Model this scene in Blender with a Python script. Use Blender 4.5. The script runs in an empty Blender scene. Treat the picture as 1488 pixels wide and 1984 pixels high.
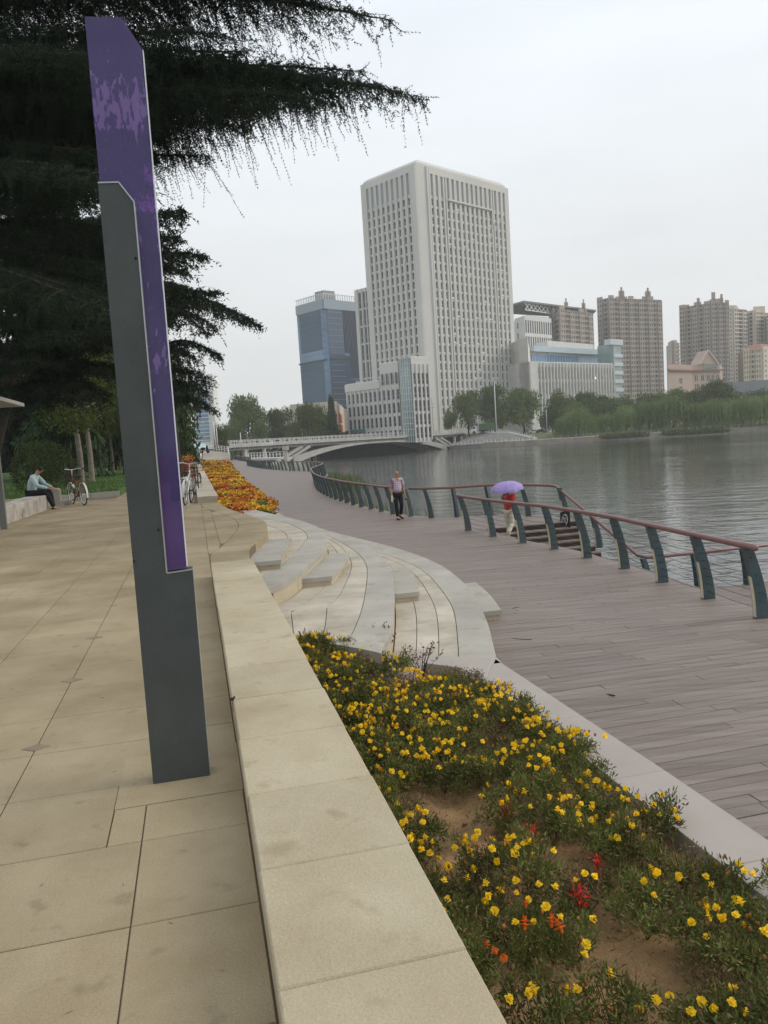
import bpy, math, random
import numpy as np
from mathutils import Vector, Matrix

# ------------------------------------------------------------------ camera, sky, sun
scene = bpy.context.scene
R = math.radians
EYE = 1.6
PITCH, ROLL, FPX = R(5.33), R(3.5), 1500.0
cam_d = bpy.data.cameras.new('camera')
cam = bpy.data.objects.new('camera', cam_d)
scene.collection.objects.link(cam)
cam_d.sensor_fit = 'HORIZONTAL'
cam_d.sensor_width = 36.0
cam_d.lens = 36.0 * FPX / 1488.0
cam_d.clip_start = 0.05
cam_d.clip_end = 6000
f_ = np.array([0, math.cos(PITCH), -math.sin(PITCH)])
u0 = np.array([0, math.sin(PITCH), math.cos(PITCH)])
r0 = np.array([1.0, 0, 0])
up_ = math.cos(ROLL) * u0 + math.sin(ROLL) * r0
rt_ = math.cos(ROLL) * r0 - math.sin(ROLL) * u0
M = Matrix(((rt_[0], up_[0], -f_[0], 0), (rt_[1], up_[1], -f_[1], 0), (rt_[2], up_[2], -f_[2], EYE), (0, 0, 0, 1)))
cam.matrix_world = M
scene.camera = cam

SUN_AZ, SUN_EL = R(80), R(33)          # azimuth clockwise from +Y
world = bpy.data.worlds.new('World')
scene.world = world
world.use_nodes = True
wn, wl = world.node_tree.nodes, world.node_tree.links
wn.clear()
w_out = wn.new('ShaderNodeOutputWorld')
w_bg = wn.new('ShaderNodeBackground')
sky = wn.new('ShaderNodeTexSky')
sky.sky_type = 'NISHITA'
sky.sun_disc = False
sky.sun_elevation = SUN_EL
sky.sun_rotation = SUN_AZ
sky.dust_density = 6.0
sky.air_density = 1.3
hsv = wn.new('ShaderNodeHueSaturation')
hsv.inputs['Saturation'].default_value = 0.25
wl.new(sky.outputs[0], hsv.inputs['Color'])
tc = wn.new('ShaderNodeTexCoord')
sep = wn.new('ShaderNodeSeparateXYZ')
wl.new(tc.outputs['Generated'], sep.inputs[0])
ramp = wn.new('ShaderNodeValToRGB')                      # pale overcast veil: warm grey low down, bluish white above
ramp.color_ramp.elements[0].position = 0.0
ramp.color_ramp.elements[0].color = (0.66, 0.67, 0.665, 1)
ramp.color_ramp.elements[1].position = 0.55
ramp.color_ramp.elements[1].color = (0.80, 0.86, 0.93, 1)
e2 = ramp.color_ramp.elements.new(0.18)
e2.color = (0.72, 0.745, 0.76, 1)
wl.new(sep.outputs['Z'], ramp.inputs[0])
mp = wn.new('ShaderNodeMapping')
mp.inputs['Scale'].default_value = (1.2, 1.2, 6.0)
wl.new(tc.outputs['Generated'], mp.inputs[0])
cn = wn.new('ShaderNodeTexNoise')
cn.inputs['Scale'].default_value = 2.2
cn.inputs['Detail'].default_value = 5
wl.new(mp.outputs[0], cn.inputs['Vector'])
cr = wn.new('ShaderNodeMapRange')
cr.inputs['From Min'].default_value = 0.35
cr.inputs['From Max'].default_value = 0.7
cr.inputs['To Min'].default_value = 18.6
cr.inputs['To Max'].default_value = 16.8
wl.new(cn.outputs[0], cr.inputs[0])
vm = wn.new('ShaderNodeVectorMath')
vm.operation = 'SCALE'
wl.new(ramp.outputs[0], vm.inputs[0])
wl.new(cr.outputs[0], vm.inputs['Scale'])
mixw = wn.new('ShaderNodeMix')
mixw.data_type = 'RGBA'
mixw.inputs['Factor'].default_value = 0.78
wl.new(hsv.outputs[0], mixw.inputs['A'])
wl.new(vm.outputs[0], mixw.inputs['B'])
wl.new(mixw.outputs['Result'], w_bg.inputs['Color'])
w_bg.inputs['Strength'].default_value = 0.10
wl.new(w_bg.outputs[0], w_out.inputs['Surface'])

sun_d = bpy.data.lights.new('sun', 'SUN')
sun_d.energy = 1.7
sun_d.angle = R(22)
sun_d.color = (1.0, 0.90, 0.74)
sun = bpy.data.objects.new('sun', sun_d)
scene.collection.objects.link(sun)
sd = Vector((math.sin(SUN_AZ) * math.cos(SUN_EL), math.cos(SUN_AZ) * math.cos(SUN_EL), math.sin(SUN_EL)))
sun.rotation_euler = sd.to_track_quat('Z', 'Y').to_euler()

scene.view_settings.view_transform = 'Standard'
scene.view_settings.look = 'None'
scene.view_settings.gamma = 1.0
scene.view_settings.use_curve_mapping = False
scene.view_settings.exposure = -0.35
scene.render.engine = 'CYCLES'
scene.cycles.max_bounces = 8
scene.cycles.volume_bounces = 1
scene.cycles.transparent_max_bounces = 12

# ------------------------------------------------------------------ helpers
rng = np.random.default_rng(7)
random.seed(7)
COL = scene.collection
SITE = R(13.5)                         # the promenade frame: v to the right, u along it
cs, sn = math.cos(SITE), math.sin(SITE)


def S(v, u, z=0.0):
    return Vector((cs * v - sn * u, sn * v + cs * u, z))


def ray(x, y):
    return f_ + rt_ * (x - 744) / FPX - up_ * (y - 992) / FPX


def onz(x, y, z):
    """world point of height z seen at photo pixel (x, y)"""
    d = ray(x, y)
    t = (z - EYE) / d[2]
    return Vector((d[0] * t, d[1] * t, z))


def ony(x, y, Y):
    d = ray(x, y)
    t = Y / d[1]
    return Vector((d[0] * t, Y, EYE + d[2] * t))


def vu(p):
    return (cs * p[0] + sn * p[1], -sn * p[0] + cs * p[1])


def zvu(x, y, z):
    return vu(onz(x, y, z))


def new_obj(name, data=None, parent=None, loc=(0, 0, 0), rz=0.0, scale=None, rot=None):
    o = bpy.data.objects.new(name, data)
    COL.objects.link(o)
    o.location = loc
    o.rotation_euler = rot if rot is not None else (0, 0, rz)
    if scale is not None:
        o.scale = scale
    if parent is not None:
        o.parent = parent
    return o


def tag(o, label=None, cat=None, group=None, kind=None):
    if label: o['label'] = label
    if cat: o['category'] = cat
    if group: o['group'] = group
    if kind: o['kind'] = kind
    return o


def thing(name, label, cat, loc=(0, 0, 0), rz=0.0, group=None, scale=None, rot=None):
    return tag(new_obj(name, None, None, loc, rz, scale, rot), label, cat, group)


def copy_tree_child(o, parent):
    c = o.copy()
    COL.objects.link(c)
    c.parent = parent
    for ch in list(o.children):
        copy_tree_child(ch, c)
    return c


def dup(root, loc=None, rz=None, label=None, group=None, scale=None):
    c = root.copy()
    COL.objects.link(c)
    for ch in list(root.children):
        copy_tree_child(ch, c)
    if loc is not None: c.location = loc
    if rz is not None: c.rotation_euler = (0, 0, rz)
    if scale is not None: c.scale = scale
    if label: c['label'] = label
    if group: c['group'] = group
    return c


class MB:
    """collects simple shapes and links them as one mesh"""

    def __init__(s):
        s.v, s.f, s.m = [], [], []

    def add(s, vs, fs, mi=0):
        b = len(s.v)
        s.v += [tuple(p) for p in vs]
        s.f += [tuple(i + b for i in f) for f in fs]
        s.m += [mi] * len(fs)
        return s

    def box(s, x0, x1, y0, y1, z0, z1, mi=0):
        return s.add([(x0, y0, z0), (x1, y0, z0), (x1, y1, z0), (x0, y1, z0), (x0, y0, z1), (x1, y0, z1), (x1, y1, z1), (x0, y1, z1)],
                     [(0, 3, 2, 1), (4, 5, 6, 7), (0, 1, 5, 4), (1, 2, 6, 5), (2, 3, 7, 6), (3, 0, 4, 7)], mi)

    def cbox(s, x0, x1, y0, y1, z0, z1, c=0.01, mi=0):
        """box with a chamfered top edge"""
        return s.add([(x0, y0, z0), (x1, y0, z0), (x1, y1, z0), (x0, y1, z0),
                      (x0, y0, z1 - c), (x1, y0, z1 - c), (x1, y1, z1 - c), (x0, y1, z1 - c),
                      (x0 + c, y0 + c, z1), (x1 - c, y0 + c, z1), (x1 - c, y1 - c, z1), (x0 + c, y1 - c, z1)],
                     [(0, 3, 2, 1), (0, 1, 5, 4), (1, 2, 6, 5), (2, 3, 7, 6), (3, 0, 4, 7),
                      (4, 5, 9, 8), (5, 6, 10, 9), (6, 7, 11, 10), (7, 4, 8, 11), (8, 9, 10, 11)], mi)

    def prism(s, poly, z0, z1, mi=0, c=0.0):
        n = len(poly)
        ar = sum(poly[i][0] * poly[(i + 1) % n][1] - poly[(i + 1) % n][0] * poly[i][1] for i in range(n))
        if ar < 0:
            poly = poly[::-1]
        zb = z0 if not callable(z0) else None
        vs = [(p[0], p[1], z0) for p in poly] + [(p[0], p[1], z1 - c) for p in poly]
        fs = [tuple(range(n))[::-1]] + [(i, (i + 1) % n, n + (i + 1) % n, n + i) for i in range(n)]
        if c > 0:
            cx = sum(p[0] for p in poly) / n
            cy = sum(p[1] for p in poly) / n
            for p in poly:
                dx, dy = cx - p[0], cy - p[1]
                l = math.hypot(dx, dy) or 1
                k = min(c * 1.4, l * 0.4)
                vs.append((p[0] + dx / l * k, p[1] + dy / l * k, z1))
            fs += [(n + i, n + (i + 1) % n, 2 * n + (i + 1) % n, 2 * n + i) for i in range(n)]
            fs.append(tuple(range(2 * n, 3 * n)))
        else:
            fs.append(tuple(range(n, 2 * n)))
        return s.add(vs, fs, mi)

    def tube(s, pts, r, n=8, mi=0, cap=True):
        pts = [Vector(p) for p in pts]
        rs = r if hasattr(r, '__len__') else [r] * len(pts)
        vs, fs = [], []
        prev = None
        for i, p in enumerate(pts):
            t = (pts[min(i + 1, len(pts) - 1)] - pts[max(i - 1, 0)])
            t = t.normalized() if t.length > 1e-9 else Vector((0, 0, 1))
            if prev is None:
                a = Vector((0, 0, 1)) if abs(t.z) < 0.9 else Vector((1, 0, 0))
                x = t.cross(a).normalized()
            else:
                x = (prev - t * prev.dot(t))
                x = x.normalized() if x.length > 1e-6 else t.orthogonal().normalized()
            prev = x
            y = t.cross(x)
            for k in range(n):
                a = 2 * math.pi * k / n
                vs.append(p + (x * math.cos(a) + y * math.sin(a)) * rs[i])
        for i in range(len(pts) - 1):
            for k in range(n):
                a, b = i * n + k, i * n + (k + 1) % n
                fs.append((a, b, b + n, a + n))
        if cap:
            fs.append(tuple(range(n))[::-1])
            fs.append(tuple(range((len(pts) - 1) * n, len(pts) * n)))
        return s.add(vs, fs, mi)

    def bar(s, a, b, w, h, mi=0, up=(0, 0, 1)):
        """square bar from a to b, w wide across, h tall"""
        a, b = Vector(a), Vector(b)
        t = (b - a).normalized()
        upv = Vector(up)
        if abs(t.dot(upv)) > 0.98:
            upv = Vector((1, 0, 0))
        x = t.cross(upv).normalized()
        y = x.cross(t)
        vs = []
        for p in (a, b):
            for i, j in ((-1, -1), (1, -1), (1, 1), (-1, 1)):
                vs.append(p + x * i * w / 2 + y * j * h / 2)
        return s.add(vs, [(0, 1, 2, 3), (7, 6, 5, 4), (0, 4, 5, 1), (1, 5, 6, 2), (2, 6, 7, 3), (3, 7, 4, 0)], mi)

    def ball(s, c, rx, ry=None, rz=None, n=10, m=6, mi=0):
        ry = ry or rx
        rz = rz or rx
        vs = [(c[0], c[1], c[2] - rz)]
        for j in range(1, m):
            ph = -math.pi / 2 + math.pi * j / m
            for i in range(n):
                a = 2 * math.pi * i / n
                vs.append((c[0] + rx * math.cos(ph) * math.cos(a), c[1] + ry * math.cos(ph) * math.sin(a), c[2] + rz * math.sin(ph)))
        vs.append((c[0], c[1], c[2] + rz))
        fs = [(0, 1 + (i + 1) % n, 1 + i) for i in range(n)]
        for j in range(m - 2):
            for i in range(n):
                a, b = 1 + j * n + i, 1 + j * n + (i + 1) % n
                fs.append((a, b, b + n, a + n))
        t = len(vs) - 1
        fs += [(t, 1 + (m - 2) * n + i, 1 + (m - 2) * n + (i + 1) % n) for i in range(n)]
        return s.add(vs, fs, mi)

    def mesh(s, name, mats, smooth=False):
        me = bpy.data.meshes.new(name)
        me.from_pydata(s.v, [], s.f)
        mats = mats if isinstance(mats, (list, tuple)) else [mats]
        for m in mats: me.materials.append(m)
        if len(mats) > 1:
            me.polygons.foreach_set('material_index', s.m)
        if smooth:
            me.polygons.foreach_set('use_smooth', [True] * len(s.f))
        me.update()
        return me

    def build(s, name, mats, parent=None, smooth=False, **kw):
        return new_obj(name, s.mesh(name, mats, smooth), parent, **kw)


def np_mesh(name, verts, faces, mats, mat_idx=None, smooth=False):
    """fast mesh from arrays; faces (M,k)"""
    me = bpy.data.meshes.new(name)
    verts = np.asarray(verts, dtype=np.float32).reshape(-1, 3)
    faces = np.asarray(faces, dtype=np.int32)
    m, k = faces.shape
    me.vertices.add(len(verts))
    me.vertices.foreach_set('co', verts.ravel())
    me.loops.add(m * k)
    me.loops.foreach_set('vertex_index', faces.ravel())
    me.polygons.add(m)
    me.polygons.foreach_set('loop_start', np.arange(0, m * k, k, dtype=np.int32))
    mats = mats if isinstance(mats, (list, tuple)) else [mats]
    for x in mats: me.materials.append(x)
    if mat_idx is not None:
        me.polygons.foreach_set('material_index', np.asarray(mat_idx, dtype=np.int32))
    if smooth:
        me.polygons.foreach_set('use_smooth', np.ones(m, dtype=bool))
    me.update(calc_edges=True)
    return me


# ------------------------------------------------------------------ materials
MATS = {}


def mat(name, col, rough=0.8, var=0.12, scale=1.5, col2=None, bump=0.0, bscale=30.0, rand=0.0, metal=0.0, spec=0.3,
        fine=0.0, stretch=None, spots=None, transl=0.0):
    """principled material: two-scale noise colour variation in world space, per-object variation, bump"""
    if name in MATS: return MATS[name]
    m = bpy.data.materials.new(name)
    m.use_nodes = True
    n, l = m.node_tree.nodes, m.node_tree.links
    b = n['Principled BSDF']
    b.inputs['Roughness'].default_value = rough
    b.inputs['Metallic'].default_value = metal
    b.inputs['Specular IOR Level'].default_value = spec
    geo = n.new('ShaderNodeNewGeometry')
    vec = geo.outputs['Position']
    if stretch:
        mpn = n.new('ShaderNodeMapping')
        mpn.inputs['Rotation'].default_value = (0, 0, -SITE)
        mpn.inputs['Scale'].default_value = stretch
        l.new(vec, mpn.inputs[0])
        vec = mpn.outputs[0]
    nz = n.new('ShaderNodeTexNoise')
    nz.inputs['Scale'].default_value = scale
    nz.inputs['Detail'].default_value = 7
    nz.inputs['Roughness'].default_value = 0.62
    l.new(vec, nz.inputs['Vector'])
    mr = n.new('ShaderNodeMapRange')
    mr.inputs['From Min'].default_value = 0.3
    mr.inputs['From Max'].default_value = 0.7
    l.new(nz.outputs[0], mr.inputs[0])
    mx = n.new('ShaderNodeMix')
    mx.data_type = 'RGBA'
    c = np.array(col[:3])
    ca = c * (1 - var)
    cb = np.array(col2[:3]) if col2 is not None else c * (1 + var)
    mx.inputs['A'].default_value = (*ca, 1)
    mx.inputs['B'].default_value = (*cb, 1)
    l.new(mr.outputs[0], mx.inputs['Factor'])
    out = mx.outputs['Result']
    if fine > 0:
        n2 = n.new('ShaderNodeTexNoise')
        n2.inputs['Scale'].default_value = max(scale * 45, min(220, scale * 160)) if 'granite' in name else scale * 45
        n2.inputs['Detail'].default_value = 2
        l.new(vec, n2.inputs['Vector'])
        m2 = n.new('ShaderNodeMapRange')
        m2.inputs['From Min'].default_value = 0.3
        m2.inputs['From Max'].default_value = 0.7
        m2.inputs['To Min'].default_value = 1 - fine
        m2.inputs['To Max'].default_value = 1 + fine
        l.new(n2.outputs[0], m2.inputs[0])
        v2 = n.new('ShaderNodeVectorMath')
        v2.operation = 'SCALE'
        l.new(out, v2.inputs[0])
        l.new(m2.outputs[0], v2.inputs['Scale'])
        out = v2.outputs[0]
    if spots:                                   # (scale, threshold, colour): stains with a shape of their own
        n3 = n.new('ShaderNodeTexNoise')
        n3.inputs['Scale'].default_value = spots[0]
        n3.inputs['Detail'].default_value = 4
        l.new(vec, n3.inputs['Vector'])
        m3 = n.new('ShaderNodeMapRange')
        m3.inputs['From Min'].default_value = spots[1]
        m3.inputs['From Max'].default_value = spots[1] + 0.12
        m3.inputs['To Max'].default_value = 0.75
        l.new(n3.outputs[0], m3.inputs[0])
        x3 = n.new('ShaderNodeMix')
        x3.data_type = 'RGBA'
        l.new(m3.outputs[0], x3.inputs['Factor'])
        l.new(out, x3.inputs['A'])
        x3.inputs['B'].default_value = (*spots[2], 1)
        out = x3.outputs['Result']
    if rand > 0:
        oi = n.new('ShaderNodeObjectInfo')
        m4 = n.new('ShaderNodeMapRange')
        m4.inputs['To Min'].default_value = 1 - rand
        m4.inputs['To Max'].default_value = 1 + rand
        l.new(oi.outputs['Random'], m4.inputs[0])
        v4 = n.new('ShaderNodeVectorMath')
        v4.operation = 'SCALE'
        l.new(out, v4.inputs[0])
        l.new(m4.outputs[0], v4.inputs['Scale'])
        out = v4.outputs[0]
    l.new(out, b.inputs['Base Color'])
    if bump > 0:
        nb = n.new('ShaderNodeTexNoise')
        nb.inputs['Scale'].default_value = bscale
        nb.inputs['Detail'].default_value = 4
        l.new(vec, nb.inputs['Vector'])
        bp = n.new('ShaderNodeBump')
        bp.inputs['Strength'].default_value = bump
        bp.inputs['Distance'].default_value = 0.02
        l.new(nb.outputs[0], bp.inputs['Height'])
        l.new(bp.outputs[0], b.inputs['Normal'])
    if transl > 0:
        tr = n.new('ShaderNodeBsdfTranslucent')
        l.new(out, tr.inputs['Color'])
        ms = n.new('ShaderNodeMixShader')
        ms.inputs[0].default_value = transl
        l.new(b.outputs[0], ms.inputs[1])
        l.new(tr.outputs[0], ms.inputs[2])
        l.new(ms.outputs[0], n['Material Output'].inputs['Surface'])
    MATS[name] = m
    return m


STONE = mat('granite_yellow', (0.42, 0.345, 0.22), 0.75, 0.16, 1.1, bump=0.25, bscale=90, rand=0.05, fine=0.10,
            col2=(0.50, 0.435, 0.315), spots=(5.5, 0.61, (0.32, 0.255, 0.16)))
STONE_T = mat('granite_terrace', (0.29, 0.222, 0.124), 0.78, 0.22, 0.9, bump=0.25, bscale=80, rand=0.07, fine=0.11,
              col2=(0.385, 0.315, 0.205), spots=(6.5, 0.62, (0.205, 0.16, 0.10)))
STONE_G = mat('granite_grey', (0.37, 0.345, 0.295), 0.7, 0.12, 1.3, bump=0.2, bscale=90, rand=0.06, fine=0.09, col2=(0.44, 0.415, 0.36), spots=(4.2, .60, (.29, .26, .215)))
STONE_P = mat('granite_paving', (0.40, 0.35, 0.265), 0.75, 0.14, 1.6, bump=0.25, bscale=90, rand=0.09, fine=0.1, col2=(0.55, 0.5, 0.42))
STONE_K = mat('granite_kerb', (0.37, 0.325, 0.29), 0.6, 0.06, 2.5, bump=0.1, bscale=120, rand=0.03, fine=0.2)
JOINT = mat('joint', (0.16, 0.125, 0.085), 0.95, 0.2)
INSET = mat('inset_stone', (0.23, 0.18, 0.12), 0.8, 0.15, 8, fine=0.15)
WOOD = mat('deck_wood', (0.195, 0.15, 0.125), 0.55, 0.2, 2.2, bump=0.3, bscale=25, rand=0.14, fine=0.10,
           stretch=(0.35, 5, 1), col2=(0.25, 0.208, 0.183), spots=None)
WOOD_D = mat('deck_dark', (0.05, 0.036, 0.03), 0.8, 0.2)
SOIL = mat('soil', (0.27, 0.165, 0.078), 0.95, 0.3, 2.5, bump=1.0, bscale=22, fine=0.25, spots=(5, 0.55, (0.14, 0.085, 0.045)))
STEEL = mat('grey_steel', (0.075, 0.085, 0.083), 0.5, 0.16, 2.5, bump=0.05, bscale=60, metal=0.3, fine=0.06,
            spots=(3.3, 0.66, (0.06, 0.075, 0.08)))
STEEL_E = mat('steel_edge', (0.42, 0.43, 0.43), 0.4, 0.2, 6, metal=0.5)
RAILM = mat('rail_paint', (0.21, 0.105, 0.095), 0.42, 0.1, 6, spec=0.5)
POSTM = mat('post_paint', (0.055, 0.082, 0.09), 0.42, 0.22, 5, spec=0.5, rand=0.1)
STRIPM = mat('lamp_strip', (0.60, 0.55, 0.38), 0.5, 0.06, 3)
CABLE = mat('cable', (0.09, 0.085, 0.08), 0.5, 0.1, metal=0.5)
GRASS = mat('grass', (0.065, 0.12, 0.026), 0.95, 0.35, 0.6, bump=0.8, bscale=30, fine=0.25)
LEAF_DK = mat('needles', (0.022, 0.040, 0.020), 0.85, 0.4, 1.4, spec=0.15, fine=0.3)
LEAF_CED = mat('needles_cedar', (0.020, 0.034, 0.019), 0.85, 0.35, 1.0, spec=0.15, fine=0.35)
LEAF_MID = mat('leaves_mid', (0.040, 0.070, 0.026), 0.85, 0.4, 0.25, spec=0.2, rand=0.25, fine=0.3)
LEAF_FAR = mat('leaves_far', (0.085, 0.135, 0.045), 0.9, 0.4, 0.16, spec=0.15, rand=0.28, fine=0.35, col2=(0.15, 0.19, 0.06))
LEAF_YG = mat('leaves_yellowgreen', (0.075, 0.10, 0.016), 0.8, 0.35, 1.2, transl=0.3)
LEAF_WIL = mat('leaves_willow', (0.18, 0.25, 0.08), 0.9, 0.3, 0.3, rand=0.2, fine=0.3, col2=(0.20, 0.28, 0.09), transl=.2)
BARK = mat('bark', (0.035, 0.027, 0.021), 0.9, 0.3, 8, bump=0.6, bscale=25)
BARK_P = mat('bark_pale', (0.20, 0.175, 0.14), 0.9, 0.3, 5, bump=0.3, bscale=25)
CONC = mat('concrete_white', (0.60, 0.59, 0.56), 0.8, 0.1, 0.4)
CONC_D = mat('concrete_dark', (0.10, 0.10, 0.095), 0.85, 0.2, 0.4)
WHITE = mat('white_paint', (0.68, 0.68, 0.67), 0.5, 0.05, 3)
SKIN = mat('skin', (0.42, 0.235, 0.15), 0.6, 0.08, 30)
BLACKC = mat('black_cloth', (0.014, 0.014, 0.018), 0.9, 0.2, 30)
HAIRM = mat('hair', (0.012, 0.010, 0.009), 0.7, 0.2, 60)
RUBBER = mat('rubber', (0.018, 0.018, 0.018), 0.8, 0.1)
CHROME = mat('chrome', (0.55, 0.55, 0.56), 0.3, 0.05, metal=0.8)


# ------------------------------------------------------------------ foliage tools
def leaf_cloud(pts, dirs, length, width, rg, jit=0.6):
    """one pointed quad per point; returns verts, faces"""
    n = len(pts)
    d = dirs + rg.normal(0, jit, (n, 3))
    d /= np.linalg.norm(d, axis=1, keepdims=True) + 1e-9
    r = rg.normal(0, 1, (n, 3))
    s = np.cross(d, r)
    s /= np.linalg.norm(s, axis=1, keepdims=True) + 1e-9
    L = (length * rg.uniform(0.6, 1.3, n))[:, None]
    W = (width * rg.uniform(0.7, 1.2, n))[:, None]
    v = np.stack([pts, pts + d * L * 0.5 + s * W * 0.5, pts + d * L, pts + d * L * 0.5 - s * W * 0.5], axis=1)
    f = np.arange(4 * n).reshape(n, 4)
    return v.reshape(-1, 3), f


def clump_points(rg, lobes, n, shell=0.55, flat=1.0):
    """points in a set of ellipsoid lobes [(c, r)], biased to the shell; returns pts, outward dirs"""
    vol = np.array([l[1][0] * l[1][1] * l[1][2] for l in lobes]) ** 0.72
    cnt = rg.multinomial(n, vol / vol.sum())
    P, D = [], []
    for (c, r), k in zip(lobes, cnt):
        d = rg.normal(0, 1, (k, 3))
        d /= np.linalg.norm(d, axis=1, keepdims=True) + 1e-9
        rad = np.where(rg.random(k) < 0.8, rg.uniform(shell, 1.08, k), rg.uniform(0.1, shell, k))
        P.append(np.array(c) + d * rad[:, None] * np.array(r))
        D.append(d)
    return np.concatenate(P), np.concatenate(D)


def round_lobes(rg, n, spread=0.62, base=0.3, top=1.0):
    """lobes of a unit crown: radius 1, z from 0 to 1"""
    L = []
    for i in range(n):
        z = rg.uniform(base, top - 0.16)
        w = math.sqrt(max(0.1, 1 - ((z - 0.5) / 0.55) ** 2))
        a = rg.uniform(0, 2 * math.pi)
        q = spread * w * math.sqrt(rg.uniform(0.15, 1))
        r = rg.uniform(0.26, 0.42) * (0.75 + 0.35 * w)
        L.append(((q * math.cos(a), q * math.sin(a), z), (r, r, r * 0.42)))
    return L


def crown_mesh(name, seed, n, leaf, m, lobes=14, kind='round', aspect=0.6, low=0.3):
    rg = np.random.default_rng(seed)
    if kind == 'round':
        L = round_lobes(rg, lobes, base=low)
        P, D = clump_points(rg, L, n)
        v, f = leaf_cloud(P, D, leaf, leaf * aspect, rg, 0.9)
    elif kind == 'willow':
        L = round_lobes(rg, lobes, spread=0.55, base=0.45, top=1.0)
        P, D = clump_points(rg, L, n // 3)
        v1, f1 = leaf_cloud(P, D * 0.5 + np.array([0, 0, -0.6]), leaf * 1.2, leaf * 0.5, rg, 0.5)
        # hanging strands round the crown
        k = n // 30
        a = rg.uniform(0, 2 * math.pi, k)
        q = 0.95 * np.sqrt(rg.uniform(0.25, 1, k)) * rg.uniform(0.75, 1.08, k)
        z0 = 0.86 - 0.35 * q ** 2 + rg.uniform(-0.1, 0.06, k)
        ln = rg.uniform(0.25, 0.75, k) * (0.5 + 0.6 * q)
        t = np.linspace(0, 1, 20)
        X = (q[:, None] * (1 + 0.1 * t)) * np.cos(a)[:, None] + rg.normal(0, 0.015, (k, 20))
        Y = (q[:, None] * (1 + 0.1 * t)) * np.sin(a)[:, None] + rg.normal(0, 0.015, (k, 20))
        Z = np.maximum(z0[:, None] - ln[:, None] * t, 0.02)
        P2 = np.stack([X, Y, Z], -1).reshape(-1, 3)
        v2, f2 = leaf_cloud(P2, np.tile([0, 0, -1.0], (len(P2), 1)), leaf * 1.5, leaf * 0.45, rg, 0.25)
        v, f = np.concatenate([v1, v2]), np.concatenate([f1, f2 + len(v1)])
    elif kind == 'conifer':
        P, D = [], []
        tiers = 16
        for i in range(tiers):
            zt = 0.08 + 0.9 * i / tiers
            rr = (1 - zt) ** 0.75 * 1.02 + 0.05
            nb = 9 if i < 12 else 5
            for b in range(nb):
                a = rg.uniform(0, 2 * math.pi)
                ln = rr * rg.uniform(0.65, 1.12)
                k = max(6, int(n / tiers / nb * (0.4 + rr)))
                t = rg.uniform(0.08, 1, k)
                side = rg.normal(0, 0.13, k) * (1 - 0.5 * t)
                x = ln * t * math.cos(a) - side * math.sin(a)
                y = ln * t * math.sin(a) + side * math.cos(a)
                z = zt + 0.03 * t - 0.09 * t ** 2 - np.abs(rg.normal(0, 0.022, k))
                P.append(np.stack([x, y, z], -1))
                D.append(np.tile([0.5 * math.cos(a), 0.5 * math.sin(a), -0.25], (k, 1)))
        P, D = np.concatenate(P), np.concatenate(D)
        v, f = leaf_cloud(P, D, leaf, leaf * aspect, rg, 0.45)
    return np_mesh(name, v, f, m)


def trunk_mesh(seed, h, r, m, lean=0.03, limbs=4):
    rg = np.random.default_rng(seed)
    mb = MB()
    p = [(0, 0, -0.3)]
    for i in range(1, 7):
        p.append((rg.normal(0, lean) * h * i / 6, rg.normal(0, lean) * h * i / 6, h * i / 6))
    mb.tube(p, [r * (1.25 - 0.16 * i) for i in range(7)], 8)
    for k in range(limbs):
        i = rg.integers(3, 6)
        a = rg.uniform(0, 6.28)
        b = Vector(p[i])
        e = b + Vector((math.cos(a), math.sin(a), 1.1)) * h * 0.3
        mb.tube([b, (b + e) / 2 + Vector((0, 0, h * 0.03)), e], [r * 0.5, r * 0.35, r * 0.12], 6)
    return mb.mesh('trunk', m, True)


def shoots_to_needles(P, D, L, rg, spacing=0.034, nl=0.045, nw=0.010, sag=0.6):
    """hanging shoots as thin needle triangles: P starts, D directions, L lengths"""
    k = np.maximum(2, (L / spacing).astype(int))
    idx = np.repeat(np.arange(len(P)), k)
    within = np.concatenate([np.arange(x) for x in k]) / np.repeat(k, k)
    s = within * L[idx]
    d = D[idx].copy()
    pos = P[idx] + d * s[:, None]
    pos[:, 2] -= sag * (within ** 1.5) * L[idx] * 0.7
    V = []
    for q in range(3):
        dirn = d + rg.normal(0, 0.9, d.shape)
        dirn[:, 2] -= 0.35
        dirn /= np.linalg.norm(dirn, axis=1, keepdims=True) + 1e-9
        r = rg.normal(0, 1, d.shape)
        sd_ = np.cross(dirn, r)
        sd_ /= np.linalg.norm(sd_, axis=1, keepdims=True) + 1e-9
        ln = (nl * rg.uniform(0.6, 1.35, len(s)) * (1.55 - 0.75 * within))[:, None]
        V.append(np.stack([pos + sd_ * nw * 0.5, pos - sd_ * nw * 0.5, pos + dirn * ln], 1))
    V = np.concatenate(V).reshape(-1, 3)
    return V, np.arange(len(V)).reshape(-1, 3)


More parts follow.
